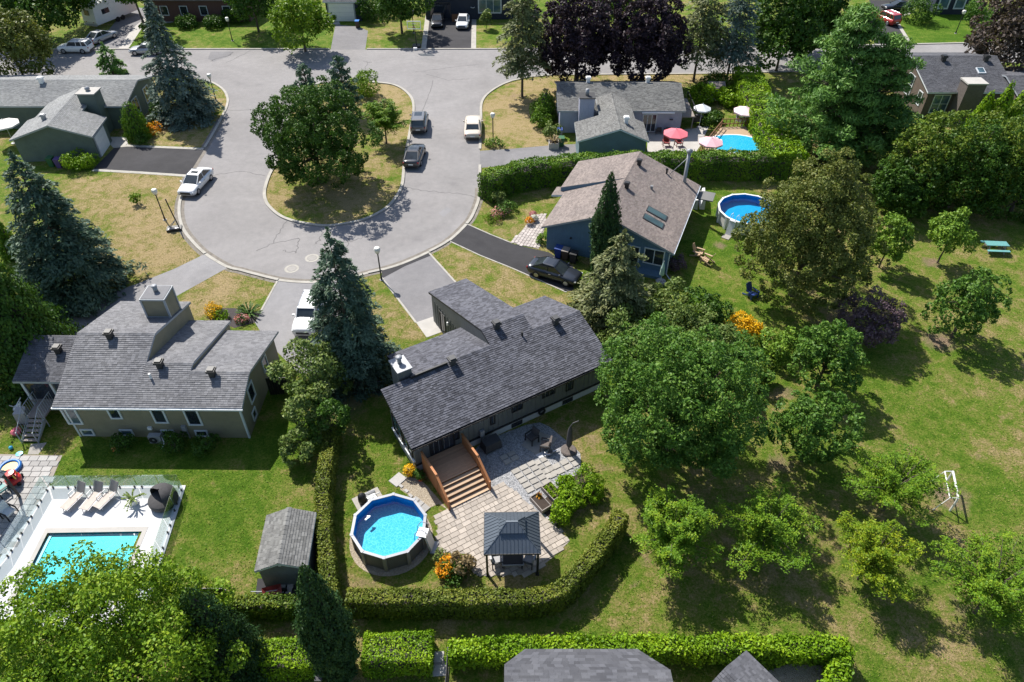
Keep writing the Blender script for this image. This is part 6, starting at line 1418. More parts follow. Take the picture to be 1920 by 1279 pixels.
# left patio with toys
PV = struct('patio', MB().sheet(PX([(-40,851),(117,854),(92,912),(20,1040),(-60,1040)]), .012), 'sand_joint')
def pavers(parent, poly, ang, su, sv, mat, z, seed, gap=.018, mixed=False, limit=300):
    rg = random.Random(seed); ca, sa = math.cos(ang), math.sin(ang); us = [p[0] * ca + p[1] * sa for p in poly]; vs = [-p[0] * sa + p[1] * ca for p in poly]
    base = {}; cnt = 0; v = min(vs); rest = False; RM = MB()
    while v < max(vs):
        u = min(us) - rg.random() * su
        while u < max(us):
            w = su * (rg.choice((.6, .8, 1, 1.2)) if mixed else 1.0); cu, cv_ = u + w / 2, v + sv / 2; x, y = cu * ca - cv_ * sa, cu * sa + cv_ * ca; u += w
            if not in1(poly, x, y): continue
            if rest:
                RM.box((x, y, z + .015), (w - gap, sv - gap, .03), rz=ang); continue
            key = round(w, 3)
            if key not in base:
                a, b = w / 2 - gap / 2, sv / 2 - gap / 2; e = .012
                base[key] = MB().add([(-a, -b, 0), (a, -b, 0), (a, b, 0), (-a, b, 0), (-a + e, -b + e, .035), (a - e, -b + e, .035), (a - e, b - e, .035), (-a + e, b - e, .035)], [(4, 5, 6, 7), (0, 1, 5, 4), (1, 2, 6, 5), (2, 3, 7, 6), (3, 0, 4, 7)]).mesh('paver', mat)
            o = link('paver', base[key], parent); o.location = (x, y, z + rg.uniform(0, .006)); o.rotation_euler = (0, 0, ang); cnt += 1
            if cnt >= limit: rest = True
        v += sv
    if RM.v: part('pavers', RM, mat, parent, kind='stuff')
    return cnt
pavers(PV, region([(-40,853),(115,856),(92,912),(20,1040),(-60,1040)]), 0.0, .6, .42, 'paver_grey', .012, 5)
pg = thing('pergola', 'dark metal roofed pergola cut by the left edge beside the terrace', 'pergola', (P(0, 965).x - 1.2, P(0, 965).y + .3, 0), R_(-12))
hip(pg, 0, 1.7, 1.5, 2.35, 2.9, .6, .4, .22, 'roof_panel')
for x in (-1.5, 1.5):
    for y in (-1.3, 1.3): part('post', MB().bb(x - .06, x + .06, y - .06, y + .06, 0, 2.35), 'black_trim', pg)
p = P(10, 892); kp = thing('paddling_pool', 'small blue inflatable paddling pool at the left edge', 'toy pool', (p.x + .1, p.y + .5, .05)); part('ring', MB().lathe([(.5, .03), (.62, .0), (.7, .12), (.62, .25), (.5, .22), (.46, .12), (.5, .03)], 22), 'blue_plastic', kp, True); part('water', MB().lathe([(.5, .14), (.001, .14)], 18), 'yellow_plastic', kp)
p = P(30, 905); rc = thing('toy_car', 'red plastic ride in toy car with yellow roof', 'toy car', (p.x, p.y, .05), R_(110)); part('body', MB().lathe([(.001, .12), (.4, .12), (.46, .3), (.42, .48), (.2, .52)], 14), 'red_plastic', rc, True); part('roof', MB().lathe([(.36, .85), (.3, .95), (.001, .98)], 10), 'red_plastic', rc)
for x in (-.3, .3): 
    part('pillar', MB().tube((x * .8, .25, .45), (x * .8, .2, .88), .04).tube((x * .8, -.25, .45), (x * .8, -.2, .88), .04), 'yellow_plastic', rc)
    for y in (-.3, .3): part('wheel', MB().tube((x * 1.2 - .05, y, .13), (x * 1.2 + .05, y, .13), .13, .13, 12), 'black_plastic', rc)
def ball(label, px, py, r, mat, stripe=None):
    p = P(px, py); o = thing('toy_ball', label, 'ball', (p.x, p.y, 0)); prof = [(r * math.sin(k * math.pi / 8), r - r * math.cos(k * math.pi / 8)) for k in range(9)]
    part('ball_skin', MB().lathe(prof, 14), mat, o, True)
    if stripe: part('stripe', MB().lathe([(r * 1.01 * math.sin(k * math.pi / 8), r - r * 1.01 * math.cos(k * math.pi / 8)) for k in range(9)], 4, (0, 0, 0), .3, 1.4), stripe, o, True)
ball('striped beach ball by the olive house wall', 216, 846, .17, 'orange_plastic', 'yellow_plastic'); ball('blue ball on the grass above the left patio', 22, 842, .13, 'cyan_plastic', 'blue_plastic')
p = P(32, 812); one('toy_rocker', MB().lathe([(.001, 0), (.3, .02), (.34, .2), (.2, .34), (.001, .36)], 9).box((.2, 0, .36), (.2, .1, .3), rz=.5), 'pink_coral', 'pink toy on the grass beside the porch stair', 'toy', (p.x, p.y, 0), .4)
p = P(37, 852); one('toy_surfboard', MB().lathe([(.001, .0), (.2, .01), (.22, .04), (.001, .06)], 12).box((0, 0, .04), (.1, .4, .03)), 'cyan_plastic', 'turquoise float on the left patio edge', 'toy', (p.x, p.y, .04), 1.2)
p = P(8, 925); armchair('garden_chair', 'dark garden chair beside the red toy car', (p.x, p.y, .04), 2.6, 'teal_paint', 'black_plastic')
p = P(22, 968); armchair('garden_chair', 'pale garden chair under the pergola edge', (p.x, p.y, .04), 1.2, 'white_plastic', 'black_plastic')
p = P(38, 775); wb = thing('stroller', 'pale folded chairs and cart beside the porch stair', 'cart', (p.x, p.y, 0), .4); part('frame', MB().path([(-.4, 0, .1), (.4, 0, 1.0)], .03).path([(-.4, .4, .1), (.4, .4, 1.0)], .03).path([(.4, 0, .1), (-.3, 0, .9)], .03), 'white_plastic', wb); part('seat', MB().box((0, .2, .5), (.6, .4, .05), ry=-.4), 'white_plastic', wb)
p = P(28, 832); gp = thing('covered_grill', 'grey covered box beside the porch stair', 'grill', (P(36, 800).x + .25, P(36, 800).y + .5, 0), .1); part('cover', MB().add([(-.4, -.35, 0), (.4, -.35, 0), (.4, .35, 0), (-.4, .35, 0), (-.36, -.3, 1.0), (.36, -.3, 1.0), (.3, .25, 1.15), (-.3, .25, 1.15)], [(0, 1, 5, 4), (1, 2, 6, 5), (2, 3, 7, 6), (3, 0, 4, 7), (4, 5, 6, 7)]), 'grey_plastic', gp); part('skirt', MB().bb(-.42, .42, -.37, .37, 0, .12), 'dark_trim', gp)
p = P(293, 836); ac = thing('heat_pump', 'grey heat pump unit at the foot of the olive wall', 'heat pump', (p.x, p.y + .3, 0)); part('casing', MB().bb(-.4, .4, -.17, .17, .1, .75), 'grey_plastic', ac); part('fan_grille', MB().lathe([(.08, 0), (.25, .01), (.27, .03)], 14), 'black_plastic', ac).matrix_local = Matrix.Translation((-.1, -.18, .42)) @ Matrix.Rotation(math.pi / 2, 4, 'X'); part('hose', MB().path([(.4, 0, .5), (.55, -.2, .2), (.5, -.5, .05), (.4, -.6, .04)], .03), 'white_plastic', ac)

# ------------------------------------------------------------------ main back yard
PT = struct('patio', MB().sheet(PX([(821,965),(839,959),(915,917),(944,905),(1012,962),(1069,1014),(1037,1045),(995,1078),(895,1080),(886,1065),(886,1040),(820,1034)]), .01), 'sand_joint')
pavers(PT, region([(821,965),(839,959),(915,917),(944,905),(1012,962),(1069,1014),(1037,1045),(995,1078),(895,1080),(886,1065),(886,1040),(820,1034)]), MA, .47, .33, 'paver_beige', .01, 7, mixed=True, gap=.012)
struct('gravel_bed', MB().sheet(PX([(905,925),(895,870),(888,845),(905,828),(985,797),(1012,792),(1030,800),(1074,836),(1088,850),(1090,875),(1068,925),(1040,985),(1012,962),(944,905),(915,917)]), .008), 'gravel_grey')
struct('gravel_path', MB().sheet(PX([(755,893),(785,898),(800,910),(840,956),(822,945),(800,955),(785,940),(750,918)]), .008), 'gravel_tan')
SS = struct('stone_slabs', MB().sheet(PX([(930,870),(1000,845),(1070,858),(1000,925)]), .0095), 'gravel_grey')
slab_cache = {}
def stone(px, py, su, sv, ang=MA, mat='slab_stone', parent=SS):
    k = (su, sv, mat)
    if k not in slab_cache: slab_cache[k] = MB().add([(-su/2,-sv/2,0),(su/2,-sv/2,0),(su/2,sv/2,0),(-su/2,sv/2,0),(-su/2+.015,-sv/2+.015,.05),(su/2-.015,-sv/2+.015,.05),(su/2-.015,sv/2-.015,.05),(-su/2+.015,sv/2-.015,.05)], [(4,5,6,7),(0,1,5,4),(1,2,6,5),(2,3,7,6),(3,0,4,7)]).mesh('slab', mat)
    o = link('slab', slab_cache[k], parent); p = P(px, py); o.location = (p.x, p.y, .012); o.rotation_euler = (0, 0, ang)
o1 = P(966, 888); ca, sa = math.cos(MA), math.sin(MA); rr = random.Random(9)
def slabrow(px0, py0, n, su, sv, du, dv, rows, mat='slab_stone'):
    b = P(px0, py0)
    for i in range(n):
        for j in range(rows):
            u, v = i * du, -j * dv; x, y = b.x + u * ca - v * sa, b.y + u * sa + v * ca
            k = (su, sv, mat)
            if k not in slab_cache: stone(px0, py0, su, sv)
            o = link('slab', slab_cache[k], SS); o.location = (x, y, .014 + rr.random() * .01); o.rotation_euler = (0, 0, MA + rr.uniform(-.03, .03))
slabrow(967, 884, 3, .52, .36, .58, .42, 5); slabrow(1008, 868, 2, .4, .36, .46, .42, 4); slabrow(1028, 882, 4, .52, .4, .6, .46, 2); slabrow(945, 858, 2, .5, .36, .56, .42, 2)
for a, b, su, sv in ((746, 900, .75, .9), (780, 939, .5, .45), (787, 945, .5, .45), (796, 953, .55, .5), (752, 912, .3, .2), (762, 921, .3, .2), (770, 930, .3, .2)): stone(a, b, su, sv, -.7, 'paver_grey')
fp = thing('stone_pad', 'pale irregular stone pad under the fire side chairs', 'paving', (0, 0, 0)); 
part('flagstone', MB().prism([(p.x, p.y) for p in PX([(977,835),(1004,808),(1045,822),(1020,852),(1010,856)])], .0, .04), 'slab_stone', fp); part('flagstone', MB().prism([(p.x, p.y) for p in PX([(1004,854),(1016,848),(1035,840),(1040,848),(1022,857),(1012,860)])], 0, .06), 'concrete_white', fp)
p = P(997, 828); armchair('garden_chair', 'dark reclining garden chair on the stone pad, nearer the house', (p.x, p.y, .04), R_(-50), 'cover_fabric', 'black_plastic'); p = P(1022, 842); armchair('garden_chair', 'brown garden chair on the stone pad, nearer the closed umbrella', (p.x, p.y, .04), R_(-100), 'chimney_stone', 'black_plastic')
p = P(1035, 858); one('fire_bowl', MB().lathe([(.001, .0), (.2, .02), (.3, .2), (.26, .22), (.001, .1)], 14).box((.35, .1, .1), (.7, .06, .05), rz=.5), 'steel', 'small metal fire bowl beside the pale stone', 'fire bowl', (p.x - .2, p.y + .3, .04))
p = P(1066, 846); um = thing('closed_umbrella', 'closed cantilever umbrella with dark cover on a round base', 'umbrella', (p.x, p.y, 0), .3)
part('base', MB().lathe([(.001, 0), (.5, 0), (.52, .12), (.45, .18), (.001, .2)], 18), 'chimney_stone', um); part('mast', MB().path([(0, 0, .15), (-.05, .0, 2.3), (.15, .02, 2.6), (.55, .05, 2.65)], .045), 'dark_trim', um); part('cover', MB().lathe([(.1, .45), (.19, .7), (.2, 1.3), (.15, 2.0), (.08, 2.35)], 10), 'cover_fabric', um, True)
p = P(921, 842); hb_ = thing('storage_box', 'dark covered grill box beside the deck', 'grill', (p.x, p.y + .1, 0), MA); part('box_cover', MB().add([(-.62, -.4, .12), (.62, -.4, .12), (.62, .4, .12), (-.62, .4, .12), (-.55, -.33, .75), (.55, -.33, .75), (.55, .33, .82), (-.55, .33, .82)], [(0, 1, 5, 4), (1, 2, 6, 5), (2, 3, 7, 6), (3, 0, 4, 7), (4, 5, 6, 7)]), 'cover_fabric', hb_)
for x in (-.5, .5):
    for y in (-.3, .3): part('wheel', MB().tube((x - .03, y, .07), (x + .03, y, .07), .07), 'black_plastic', hb_)
def bed(label, px, py, rz, L, W, plants):
    p = P(px, py); o = thing('garden_bed', label, 'planter', (p.x, p.y, 0), rz)
    for x0, x1, y0, y1 in ((-W/2, W/2, -L/2, -L/2+.05), (-W/2, W/2, L/2-.05, L/2), (-W/2, -W/2+.05, -L/2+.05, L/2-.05), (W/2-.05, W/2, -L/2+.05, L/2-.05)): part('board', MB().bb(x0, x1, y0, y1, 0, .35), 'grey_wood', o)
    part('soil', MB().bb(-W/2+.05, W/2-.05, -L/2+.05, L/2-.05, .05, .28), 'soil', o); rg = np.random.default_rng(int(px))
    for x in plants:
        N = 260; pos = np.stack([x + rg.normal(0, .06, N), rg.uniform(-L/2+.15, L/2-.15, N), .3 + rg.uniform(0, .16, N)], 1); link('plants', leaf_mesh('plants', pos, rg.normal(size=(N, 3)) + [0, 0, 1], rg.normal(size=(N, 3)), np.full(N, .1), np.full(N, .06), rg.uniform(.3, 1, N), 'leaf_privet'), o)
bed('raised garden bed with two rows of lettuce', 1035, 926, MA + 1.1 - math.pi / 2 + .55, 1.25, .75, (-.18, .18)); bed('raised garden bed with bare soil beside the paver patio', 1013, 946, MA + 1.1 - math.pi / 2 + .55, 1.25, .7, ())
shrub('orange marigolds at the end of the bare garden bed', P(1010, 930, .3), .25, .45, 'flower_orange', 170, 160, .09, name='flowers', cat='flowers')
gb = thing('planter_wall', 'dark edging wall below the leafy vegetable row', 'planter', (0, 0, 0)); a, b = P(1042, 985), P(1108, 925); part('edging', MB().strip([a, a.lerp(b, .5) + Vector((.1, -.1, 0)), b], .12, 0, .4), 'dark_trim', gb); part('soil', MB().sheet([P(1005,950), P(1042,982), P(1105,926), P(1090,885), P(1062,900)], .02), 'soil', gb)
for i, (x, y, R, h, l) in enumerate(((1050, 962, .75, 1.1, 'leafy vegetable plants at the lower end of the garden row'), (1072, 935, .8, 1.2, 'leafy vegetable plants in the middle of the garden row'), (1060, 908, .6, 1.0, 'bright vegetable plants nearest the gravel'), (1098, 905, .95, 1.5, 'leafy plants at the upper end of the garden row'), (1112, 925, .6, 1.2, 'leafy plants on the lawn side of the garden row'))): shrub(l, P(x, y, h * .5), R, h, 'leaf_privet' if i != 3 else 'leaf_bright', 180 + i, 1600, .13)
shrub('orange and yellow flowers at the patio corner by the pool', P(836, 1062, .5), .6, 1.0, 'flower_orange', 190, 700, .12, name='flowers', cat='flowers'); shrub('dry reddish ornamental grass at the patio corner', P(868, 1055, .6), .7, 1.2, 'leaf_dryplant', 191, 1300, .16, name='ornamental_grass', cat='plant'); shrub('green leaves between the orange flowers and dry grass', P(850, 1075, .4), .7, .8, 'leaf_dark', 192, 900, .13); shrub('pale grey sage behind the orange flowers', P(826, 1043, .35), .5, .7, 'leaf_lilac', 193, 500, .1); shrub('pink flower tuft on top of the dry grass', P(866, 1045, .9), .4, .6, 'flower_pink', 194, 260, .1, name='flowers', cat='flowers')
def pot(label, px, py, r, h, potm, mat, seed, n=400, name='potted_plant'):
    p = P(px, py); o = thing(name, label, 'potted plant', (p.x, p.y, 0)); part('pot', MB().lathe([(.001, 0), (r * .7, 0), (r, h), (r * .85, h), (.001, h * .9)], 12), potm, o)
    rg = np.random.default_rng(seed); u = rdir(rg, n); u[:, 2] = np.abs(u[:, 2]); ps = u * r * 1.5 * rg.uniform(.7, 1.05, n)[:, None] + [0, 0, h]; link('foliage', leaf_mesh('foliage', ps, u + rg.normal(0, .4, u.shape), rg.normal(size=u.shape), np.full(n, .11), np.full(n, .08), rg.uniform(0, 1, n), mat), o)
pot('pot of golden chrysanthemums at the corner of the dark house', 769, 890, .3, .35, 'black_plastic', 'flower_gold', 1); pot('red pot with small plant beside the deck', 789, 900, .2, .32, 'red_plastic', 'leaf_dark', 2); pot('dark pot with green plant between the golden flowers and deck', 780, 893, .2, .3, 'terracotta', 'leaf_maple', 3)

# ------------------------------------------------------------------ flower beds at the front
bdl = struct('flower_bed', MB().sheet(PX([(388,590),(398,578),(440,578),(480,585),(492,580),(478,605),(440,615),(395,600)]), .01), 'mulch')
shrub('round yellow flowering bush in the front bed', P(402, 580, .5), .7, .9, 'flower_gold', 301, 600, .12, name='flowers', cat='flowers'); shrub('light green plant below the yellow flowers', P(414, 592, .3), .6, .6, 'leaf_privet', 302, 500, .13); shrub('pink and green perennials in the front bed', P(452, 597, .3), .55, .6, 'flower_pink', 303, 300, .12, name='flowers', cat='flowers')
p = P(468, 590); yc = thing('yucca', 'spiky yucca plant at the edge of the SUV driveway', 'plant', (p.x, p.y, 0)); link('fronds', frond_mesh(np.random.default_rng(8), 34, 1.1, .12, .05, 'leaf_dark', .25), yc)
shrub('pale perennials around the coupe side lamp', P(924, 268, .3), .9, .7, 'leaf_young', 304, 700, .16); shrub('spire shrub in the bed beside the hedge end', P(938, 375, .7), .7, 1.7, 'leaf_lilac', 305, 800, .14); shrub('pink flowers in the bed beside the hedge end', P(935, 400, .3), .9, .6, 'flower_pink', 306, 500, .13, name='flowers', cat='flowers'); shrub('green perennials in the bed beside the hedge end', P(948, 392, .4), 1.0, .8, 'leaf_maple', 307, 1000, .14); shrub('low green plants at the rim of the hedge end bed', P(922, 408, .3), .7, .5, 'leaf_bright', 308, 500, .13)
WK = struct('paver_walk', MB().sheet(PX([(958,455),(985,425),(1005,402),(1024,402),(1022,425),(1010,467)]), .01), 'sand_joint'); pavers(WK, region([(958,455),(985,425),(1005,402),(1024,402),(1022,425),(1010,467)]), math.radians(-21 + 90), .45, .3, 'paver_lilac', .01, 17)
pot('flower pot on the paver walk, red and white blooms', 992, 421, .28, .35, 'white_plastic', 'flower_orange', 4); pot('flower pot on the paver walk, pale blooms', 1001, 415, .25, .3, 'terracotta', 'flower_white', 5); pot('flower pot on the paver walk, pink blooms', 999, 408, .25, .3, 'grey_plastic', 'flower_pink', 6); shrub('fern like plants along the blue garage wall', P(1016, 448, .4), .5, .8, 'leaf_young', 309, 500, .14)
shrub('mass of golden flowers between the lilacs and linden', P(1392, 607, .4), 1.15, .8, 'flower_gold', 310, 2200, .14, name='flowers', cat='flowers'); shrub('second clump of golden flowers spreading right', P(1412, 615, .3), .8, .6, 'flower_gold', 311, 900, .14, name='flowers', cat='flowers')
shrub('dark purple shrub at the blue house corner', P(1268, 495, .6), .8, 1.2, 'leaf_plum', 312, 900, .15)

# ------------------------------------------------------------------ things round the blue and lilac houses
def open_umbrella(label, px, py, z, r, mat, n=8, tilt=0.0, pole='white_trim'):
    p = P(px, py, z); o = thing('patio_umbrella', label, 'umbrella', (p.x, p.y, 0), .2)
    m = MB(); top = (0, 0, z + .5)
    for k in range(n):
        a, b = 2 * math.pi * k / n, 2 * math.pi * (k + 1) / n; part('canopy_panel', MB().add([top, (r * math.cos(a), r * math.sin(a), z), (r * math.cos(b), r * math.sin(b), z), (r * math.cos(a), r * math.sin(a), z - .15), (r * math.cos(b), r * math.sin(b), z - .15)], [(0, 1, 2), (1, 3, 4, 2)]), mat, o)
        m.tube((0, 0, z + .48), (r * .98 * math.cos(a), r * .98 * math.sin(a), z - .02), .012, n=4)
    part('pole', MB().tube((0, 0, 0), (0, 0, z + .6), .03), pole, o); part('ribs', m, pole, o); part('base', MB().lathe([(.001, 0), (.28, 0), (.28, .08), (.001, .1)], 12), 'grey_plastic', o)
open_umbrella('coral pink patio umbrella behind the long hedge', 1267, 250, 2.1, 1.35, 'pink_coral'); open_umbrella('pale pink umbrella half behind the long hedge', 1333, 266, 2.0, 1.3, 'pink_fabric'); open_umbrella('pale pink umbrella by the tall hedge', 1398, 208, 2.2, 1.35, 'pale_pink'); open_umbrella('white umbrella beside the small shed', 1317, 203, 2.3, 1.0, 'tarp_white'); open_umbrella('cream umbrella cut by the left edge', 8, 232, 2.3, 1.5, 'cream_fabric')
for i, (a, b, l, m) in enumerate(((1248, 274, 'red chair under the coral umbrella, left one', 'dark_red'), (1272, 274, 'red chair under the coral umbrella, right one', 'dark_red'), (1384, 237, 'white chair beside the deck pool, leftmost', 'white_plastic'), (1402, 236, 'white chair beside the deck pool, middle', 'white_plastic'), (1414, 241, 'white chair beside the deck pool, nearest the hedge', 'white_plastic'))): p = P(a, b, .5 if i > 1 else 0); armchair('patio_chair', l, (p.x, p.y, .82 if i > 1 else .02), (0, .2, .9, .1, -.7)[i], m, m)
p = P(1240, 245); dt = thing('dining_table', 'dark outdoor dining table by the lilac house door', 'table', (p.x, p.y, .02)); part('table_top', MB().bb(-1.1, 1.1, -.5, .5, .7, .75), 'dark_trim', dt)
for x in (-1, 1):
    for y in (-.4, .4): part('leg', MB().bb(x - .04, x + .04, y - .04, y + .04, 0, .7), 'dark_trim', dt)
for k, (dx, dy, r) in enumerate(((-.7, .8, 0), (0, .8, 0), (.7, .8, 0), (-.5, -.8, math.pi), (.5, -.8, math.pi))): armchair('dining_chair', 'dark chair at the outdoor dining table, ' + ('far side left', 'far side middle', 'far side right', 'near side left', 'near side right')[k], (p.x + dx, p.y + dy, .02), r, 'dark_trim', 'dark_trim', s=.85)
p = P(1306, 232); one('barbecue', MB().bb(-.6, .6, -.3, .3, .3, .9).lathe([(.35, 0), (.3, .2), (.001, .28)], 10, (0, 0, .9)).bb(-.5, -.4, -.2, .2, 0, .3).bb(.4, .5, -.2, .2, 0, .3), 'black_plastic', 'black barbecue at the corner of the lilac house patio', 'barbecue', (p.x, p.y, .02))
p = P(1340, 190); ms = thing('small_shed', 'small grey shed between yellow green bushes', 'shed', (p.x, p.y + .8, 0)); part('wall', MB().bb(-.9, .9, -.7, .7, 0, 1.7), 'white_trim', ms); part('roof', MB().extr([(-.9, 1.65), (0, 2.15), (.9, 1.65), (.9, 1.58), (0, 2.05), (-.9, 1.58)], -1.05, 1.05), 'shingle_brown', ms)
for x in (-.42, .42): part('door', MB().bb(x - .38, x + .38, -.74, -.7, .05, 1.55), 'white_plastic', ms)
p = P(1038, 277); pb = thing('planter_box', 'square stone planter with tall grass at the lilac driveway', 'planter', (p.x, p.y, 0)); part('box', MB().bb(-.55, .55, -.5, .5, 0, .7), 'concrete', pb); part('soil', MB().bb(-.48, .48, -.43, .43, .68, .72), 'soil', pb); link('fronds', frond_mesh(np.random.default_rng(12), 30, .9, .1, .7, 'leaf_dryplant', .3), pb)
for i, (a, l) in enumerate(((1306, 'left white wrapped upright board against the blue house'), (1318, 'right white wrapped upright board against the blue house'))):
    p = P(a, 388); one('wrapped_boat', MB().add([(-.25, -1.1, 0), (.25, -1.1, 0), (.28, 1.1, 0), (-.28, 1.1, 0), (-.12, -1.3, 1.1), (.14, -1.3, 1.15), (.12, 1.0, 1.2), (-.1, 1.0, 1.15), (-.22, -.1, .2), (.24, .1, .25)], [(0, 1, 5, 4), (1, 2, 6, 5), (2, 3, 7, 6), (3, 0, 4, 7), (4, 5, 6, 7)]), 'tarp_white', l, 'boat', (p.x, p.y + .6, 0), R_(-14 + i * 4))
part('leanto_roof', MB().box((11.7, 11.0, 1.9), (1.7, 1.6, .1)), 'shingle_mid', blue)
def adirondack(label, px, py, rz, m='pale_wood'):
    p = P(px, py); o = thing('adirondack_chair', label, 'chair', (p.x, p.y, 0), rz)
    for k in range(5): part('back_slat', MB().box((-.24 + k * .12, .42, .72), (.105, .03, .85 - abs(k - 2) * .06), rx=-.42), m, o)
    for k in range(4): part('seat_slat', MB().box((0, -.3 + k * .15, .36 - k * .035), (.6, .12, .03), rx=-.22), m, o)
    for s in (-.36, .36):
        part('arm', MB().box((s, -.05, .58), (.14, .8, .03)), m, o); part('leg', MB().bb(s - .05, s + .05, -.4, -.3, 0, .57), m, o); part('rear_leg', MB().box((s, .15, .2), (.05, 1.0, .1), rx=-.3), m, o)
adirondack('tan adirondack chair on the lawn, the farther of two', 1308, 480, R_(60)); adirondack('tan adirondack chair on the lawn, the nearer of two', 1324, 492, R_(-130)); adirondack('blue garden chair in the shade under the linden', 1408, 556, R_(30), 'blue_bin')
p = P(1238, 532); fu = thing('folded_umbrella', 'folded pale green umbrella standing by the blue house window', 'umbrella', (p.x, p.y, 0)); part('canopy', MB().lathe([(.05, .8), (.2, .95), (.16, 1.6), (.03, 2.2)], 9), 'green_fabric', fu); part('pole', MB().tube((0, 0, 0), (0, 0, 2.3), .025), 'white_trim', fu); part('base', MB().lathe([(.001, 0), (.4, 0), (.42, .3), (.36, .33), (.001, .2)], 14), 'grey_plastic', fu)
# ------------------------------------------------------------------ park
p = P(1862, 470); pt = thing('picnic_table', 'turquoise picnic table on a bare patch in the park', 'picnic table', (p.x, p.y, 0), R_(-4))
for k in range(5): part('table_plank', MB().bb(-.95, .95, -.36 + k * .146, -.23 + k * .146, .72, .77), 'teal_paint', pt)
for s in (-.72, .72): part('bench', MB().bb(-.95, .95, s - .13, s + .13, .42, .47), 'teal_paint', pt)
for x in (-.65, .65): part('leg_frame', MB().box((x, -.4, .36), (.08, .09, .85), rx=-.45).box((x, .4, .36), (.08, .09, .85), rx=.45).bb(x - .04, x + .04, -.85, .85, .36, .42), 'grey_wood', pt)
A, B = P(1798, 968), P(1780, 908); gs = thing('soccer_goal', 'white soccer goal frame on worn grass in the park', 'soccer goal', (0, 0, 0)); gh = 1.25
t1, t2 = P(1797, 934, gh), P(1787, 884, gh); b1, b2 = Vector((t1.x, t1.y, 0)), Vector((t2.x, t2.y, 0)); bk = Vector((-1.0, .05, 0)); tk = Vector((-.5, 0, 0))
part('crossbar', MB().tube(t1, t2, .06), 'white_plastic', gs); part('post', MB().tube(b1, t1, .055), 'white_plastic', gs); part('post', MB().tube(b2, t2, .055), 'white_plastic', gs)
part('rear_bar', MB().tube(t1 + tk, t2 + tk, .035), 'white_plastic', gs)
for b, t in ((b1, t1), (b2, t2)): part('side_frame', MB().path([t, t + tk, b + bk], .03), 'white_plastic', gs)
# ------------------------------------------------------------------ fences, shed things, bottom yard
fz = thing('dark_fence', 'dark board fence behind the lower left lawn', 'fence', (0, 0, 0)); a, b = P(345, 1125), P(432, 1126); n = 24
for k in range(n): q, r = a.lerp(b, k / n), a.lerp(b, (k + .9) / n); part('board', MB().bb(q.x, r.x, q.y - .015 - .01 * (k % 2), q.y + .015, 0, 1.25), 'black_trim', fz)
part('rail', MB().bb(a.x, b.x, a.y + .016, a.y + .06, .9, 1.0), 'black_trim', fz)
mf = thing('metal_fence', 'black picket fence in the shade beside the chimney of the dark house', 'fence', (0, 0, 0)); a, b = P(655, 742), P(722, 738); n = 20
for k in range(n + 1): q = a.lerp(b, k / n); part('picket', MB().tube(q, q + Vector((0, 0, 1.3)), .02, n=4), 'black_trim', mf)
part('rail', MB().tube(a + Vector((0, 0, 1.2)), b + Vector((0, 0, 1.2)), .025).tube(a + Vector((0, 0, .2)), b + Vector((0, 0, .2)), .025), 'black_trim', mf)
gt2 = thing('garden_gate', 'dark gate between the olive house and the lilac shrubs', 'gate', (0, 0, 0)); a, b = P(507, 740), P(545, 738)
for k in range(8): q, r = a.lerp(b, k / 8), a.lerp(b, (k + .9) / 8); part('board', MB().bb(q.x, r.x, q.y - .02, q.y + .02, 0, 1.6), 'black_trim', gt2)
part('rail', MB().bb(a.x, b.x, a.y + .02, a.y + .06, 1.2, 1.3), 'black_trim', gt2)
cf = thing('chain_fence', 'black chain link gate panel left of the vine covered fence', 'fence', (0, 0, 0)); a, b = P(843, 1230), P(838, 1290); m = MB(); 
part('post', MB().tube(P(843, 1240), P(843, 1240) + Vector((0, 0, 1.5)), .04), 'black_trim', cf); part('post', MB().tube(P(812, 1218), P(812, 1218) + Vector((0, 0, 1.4)), .03), 'black_trim', cf)
a = P(843, 1240); d = Vector((0, -1, 0)); 
for k in range(22): m.tube(a + d * (k * .12) + Vector((0, 0, .05)), a + d * (k * .12 + .9) + Vector((0, 0, 1.45)), .006, n=3, cap=False); m.tube(a + d * (k * .12 + .9) + Vector((0, 0, .05)), a + d * (k * .12) + Vector((0, 0, 1.45)), .006, n=3, cap=False)
part('mesh_wires', m, 'black_trim', cf, kind='stuff'); part('top_rail', MB().tube(a + Vector((0, 0, 1.48)), a + d * 3.5 + Vector((0, 0, 1.48)), .03).tube(a + Vector((0, 0, .05)), a + d * 3.5 + Vector((0, 0, .05)), .02), 'black_trim', cf)
for a_, b_, s in ((818, 1235, .7), (822, 1255, .7)): stone(a_, b_, .8, .7, .05, 'paver_grey')
p = P(512, 1118); wbr = thing('wheelbarrow', 'red wheelbarrow tipped beside the grey garden shed', 'wheelbarrow', (p.x, p.y, .02), R_(20)); part('tray', MB().add([(-.25, -.2, .25), (.3, -.16, .25), (.3, .16, .25), (-.25, .2, .25), (-.45, -.33, .55), (.55, -.28, .5), (.55, .28, .5), (-.45, .33, .55)], [(0, 1, 5, 4), (1, 2, 6, 5), (2, 3, 7, 6), (3, 0, 4, 7), (0, 3, 2, 1)]), 'dark_red', wbr); part('wheel', MB().tube((.6, -.05, .2), (.6, .05, .2), .2, .2, 14), 'rubber', wbr)
for s in (-.2, .2): part('handle', MB().path([(.6, s * .4, .2), (-.3, s, .3), (-1.0, s * 1.4, .6)], .025), 'white_trim', wbr)
for a_, b_, l in ((530, 1102, 'grey slab leaning at the shed, left'), (545, 1100, 'tan slab leaning at the shed, upper right'), (542, 1110, 'tan slab leaning at the shed, lower right')): p = P(a_, b_); one('paving_slab', MB().box((0, 0, .06), (.32, .5 if a_ == 530 else .3, .08), rx=.06), 'slab_stone' if a_ == 530 else 'paver_lilac', l, 'slab', (p.x, p.y, .02), .05)
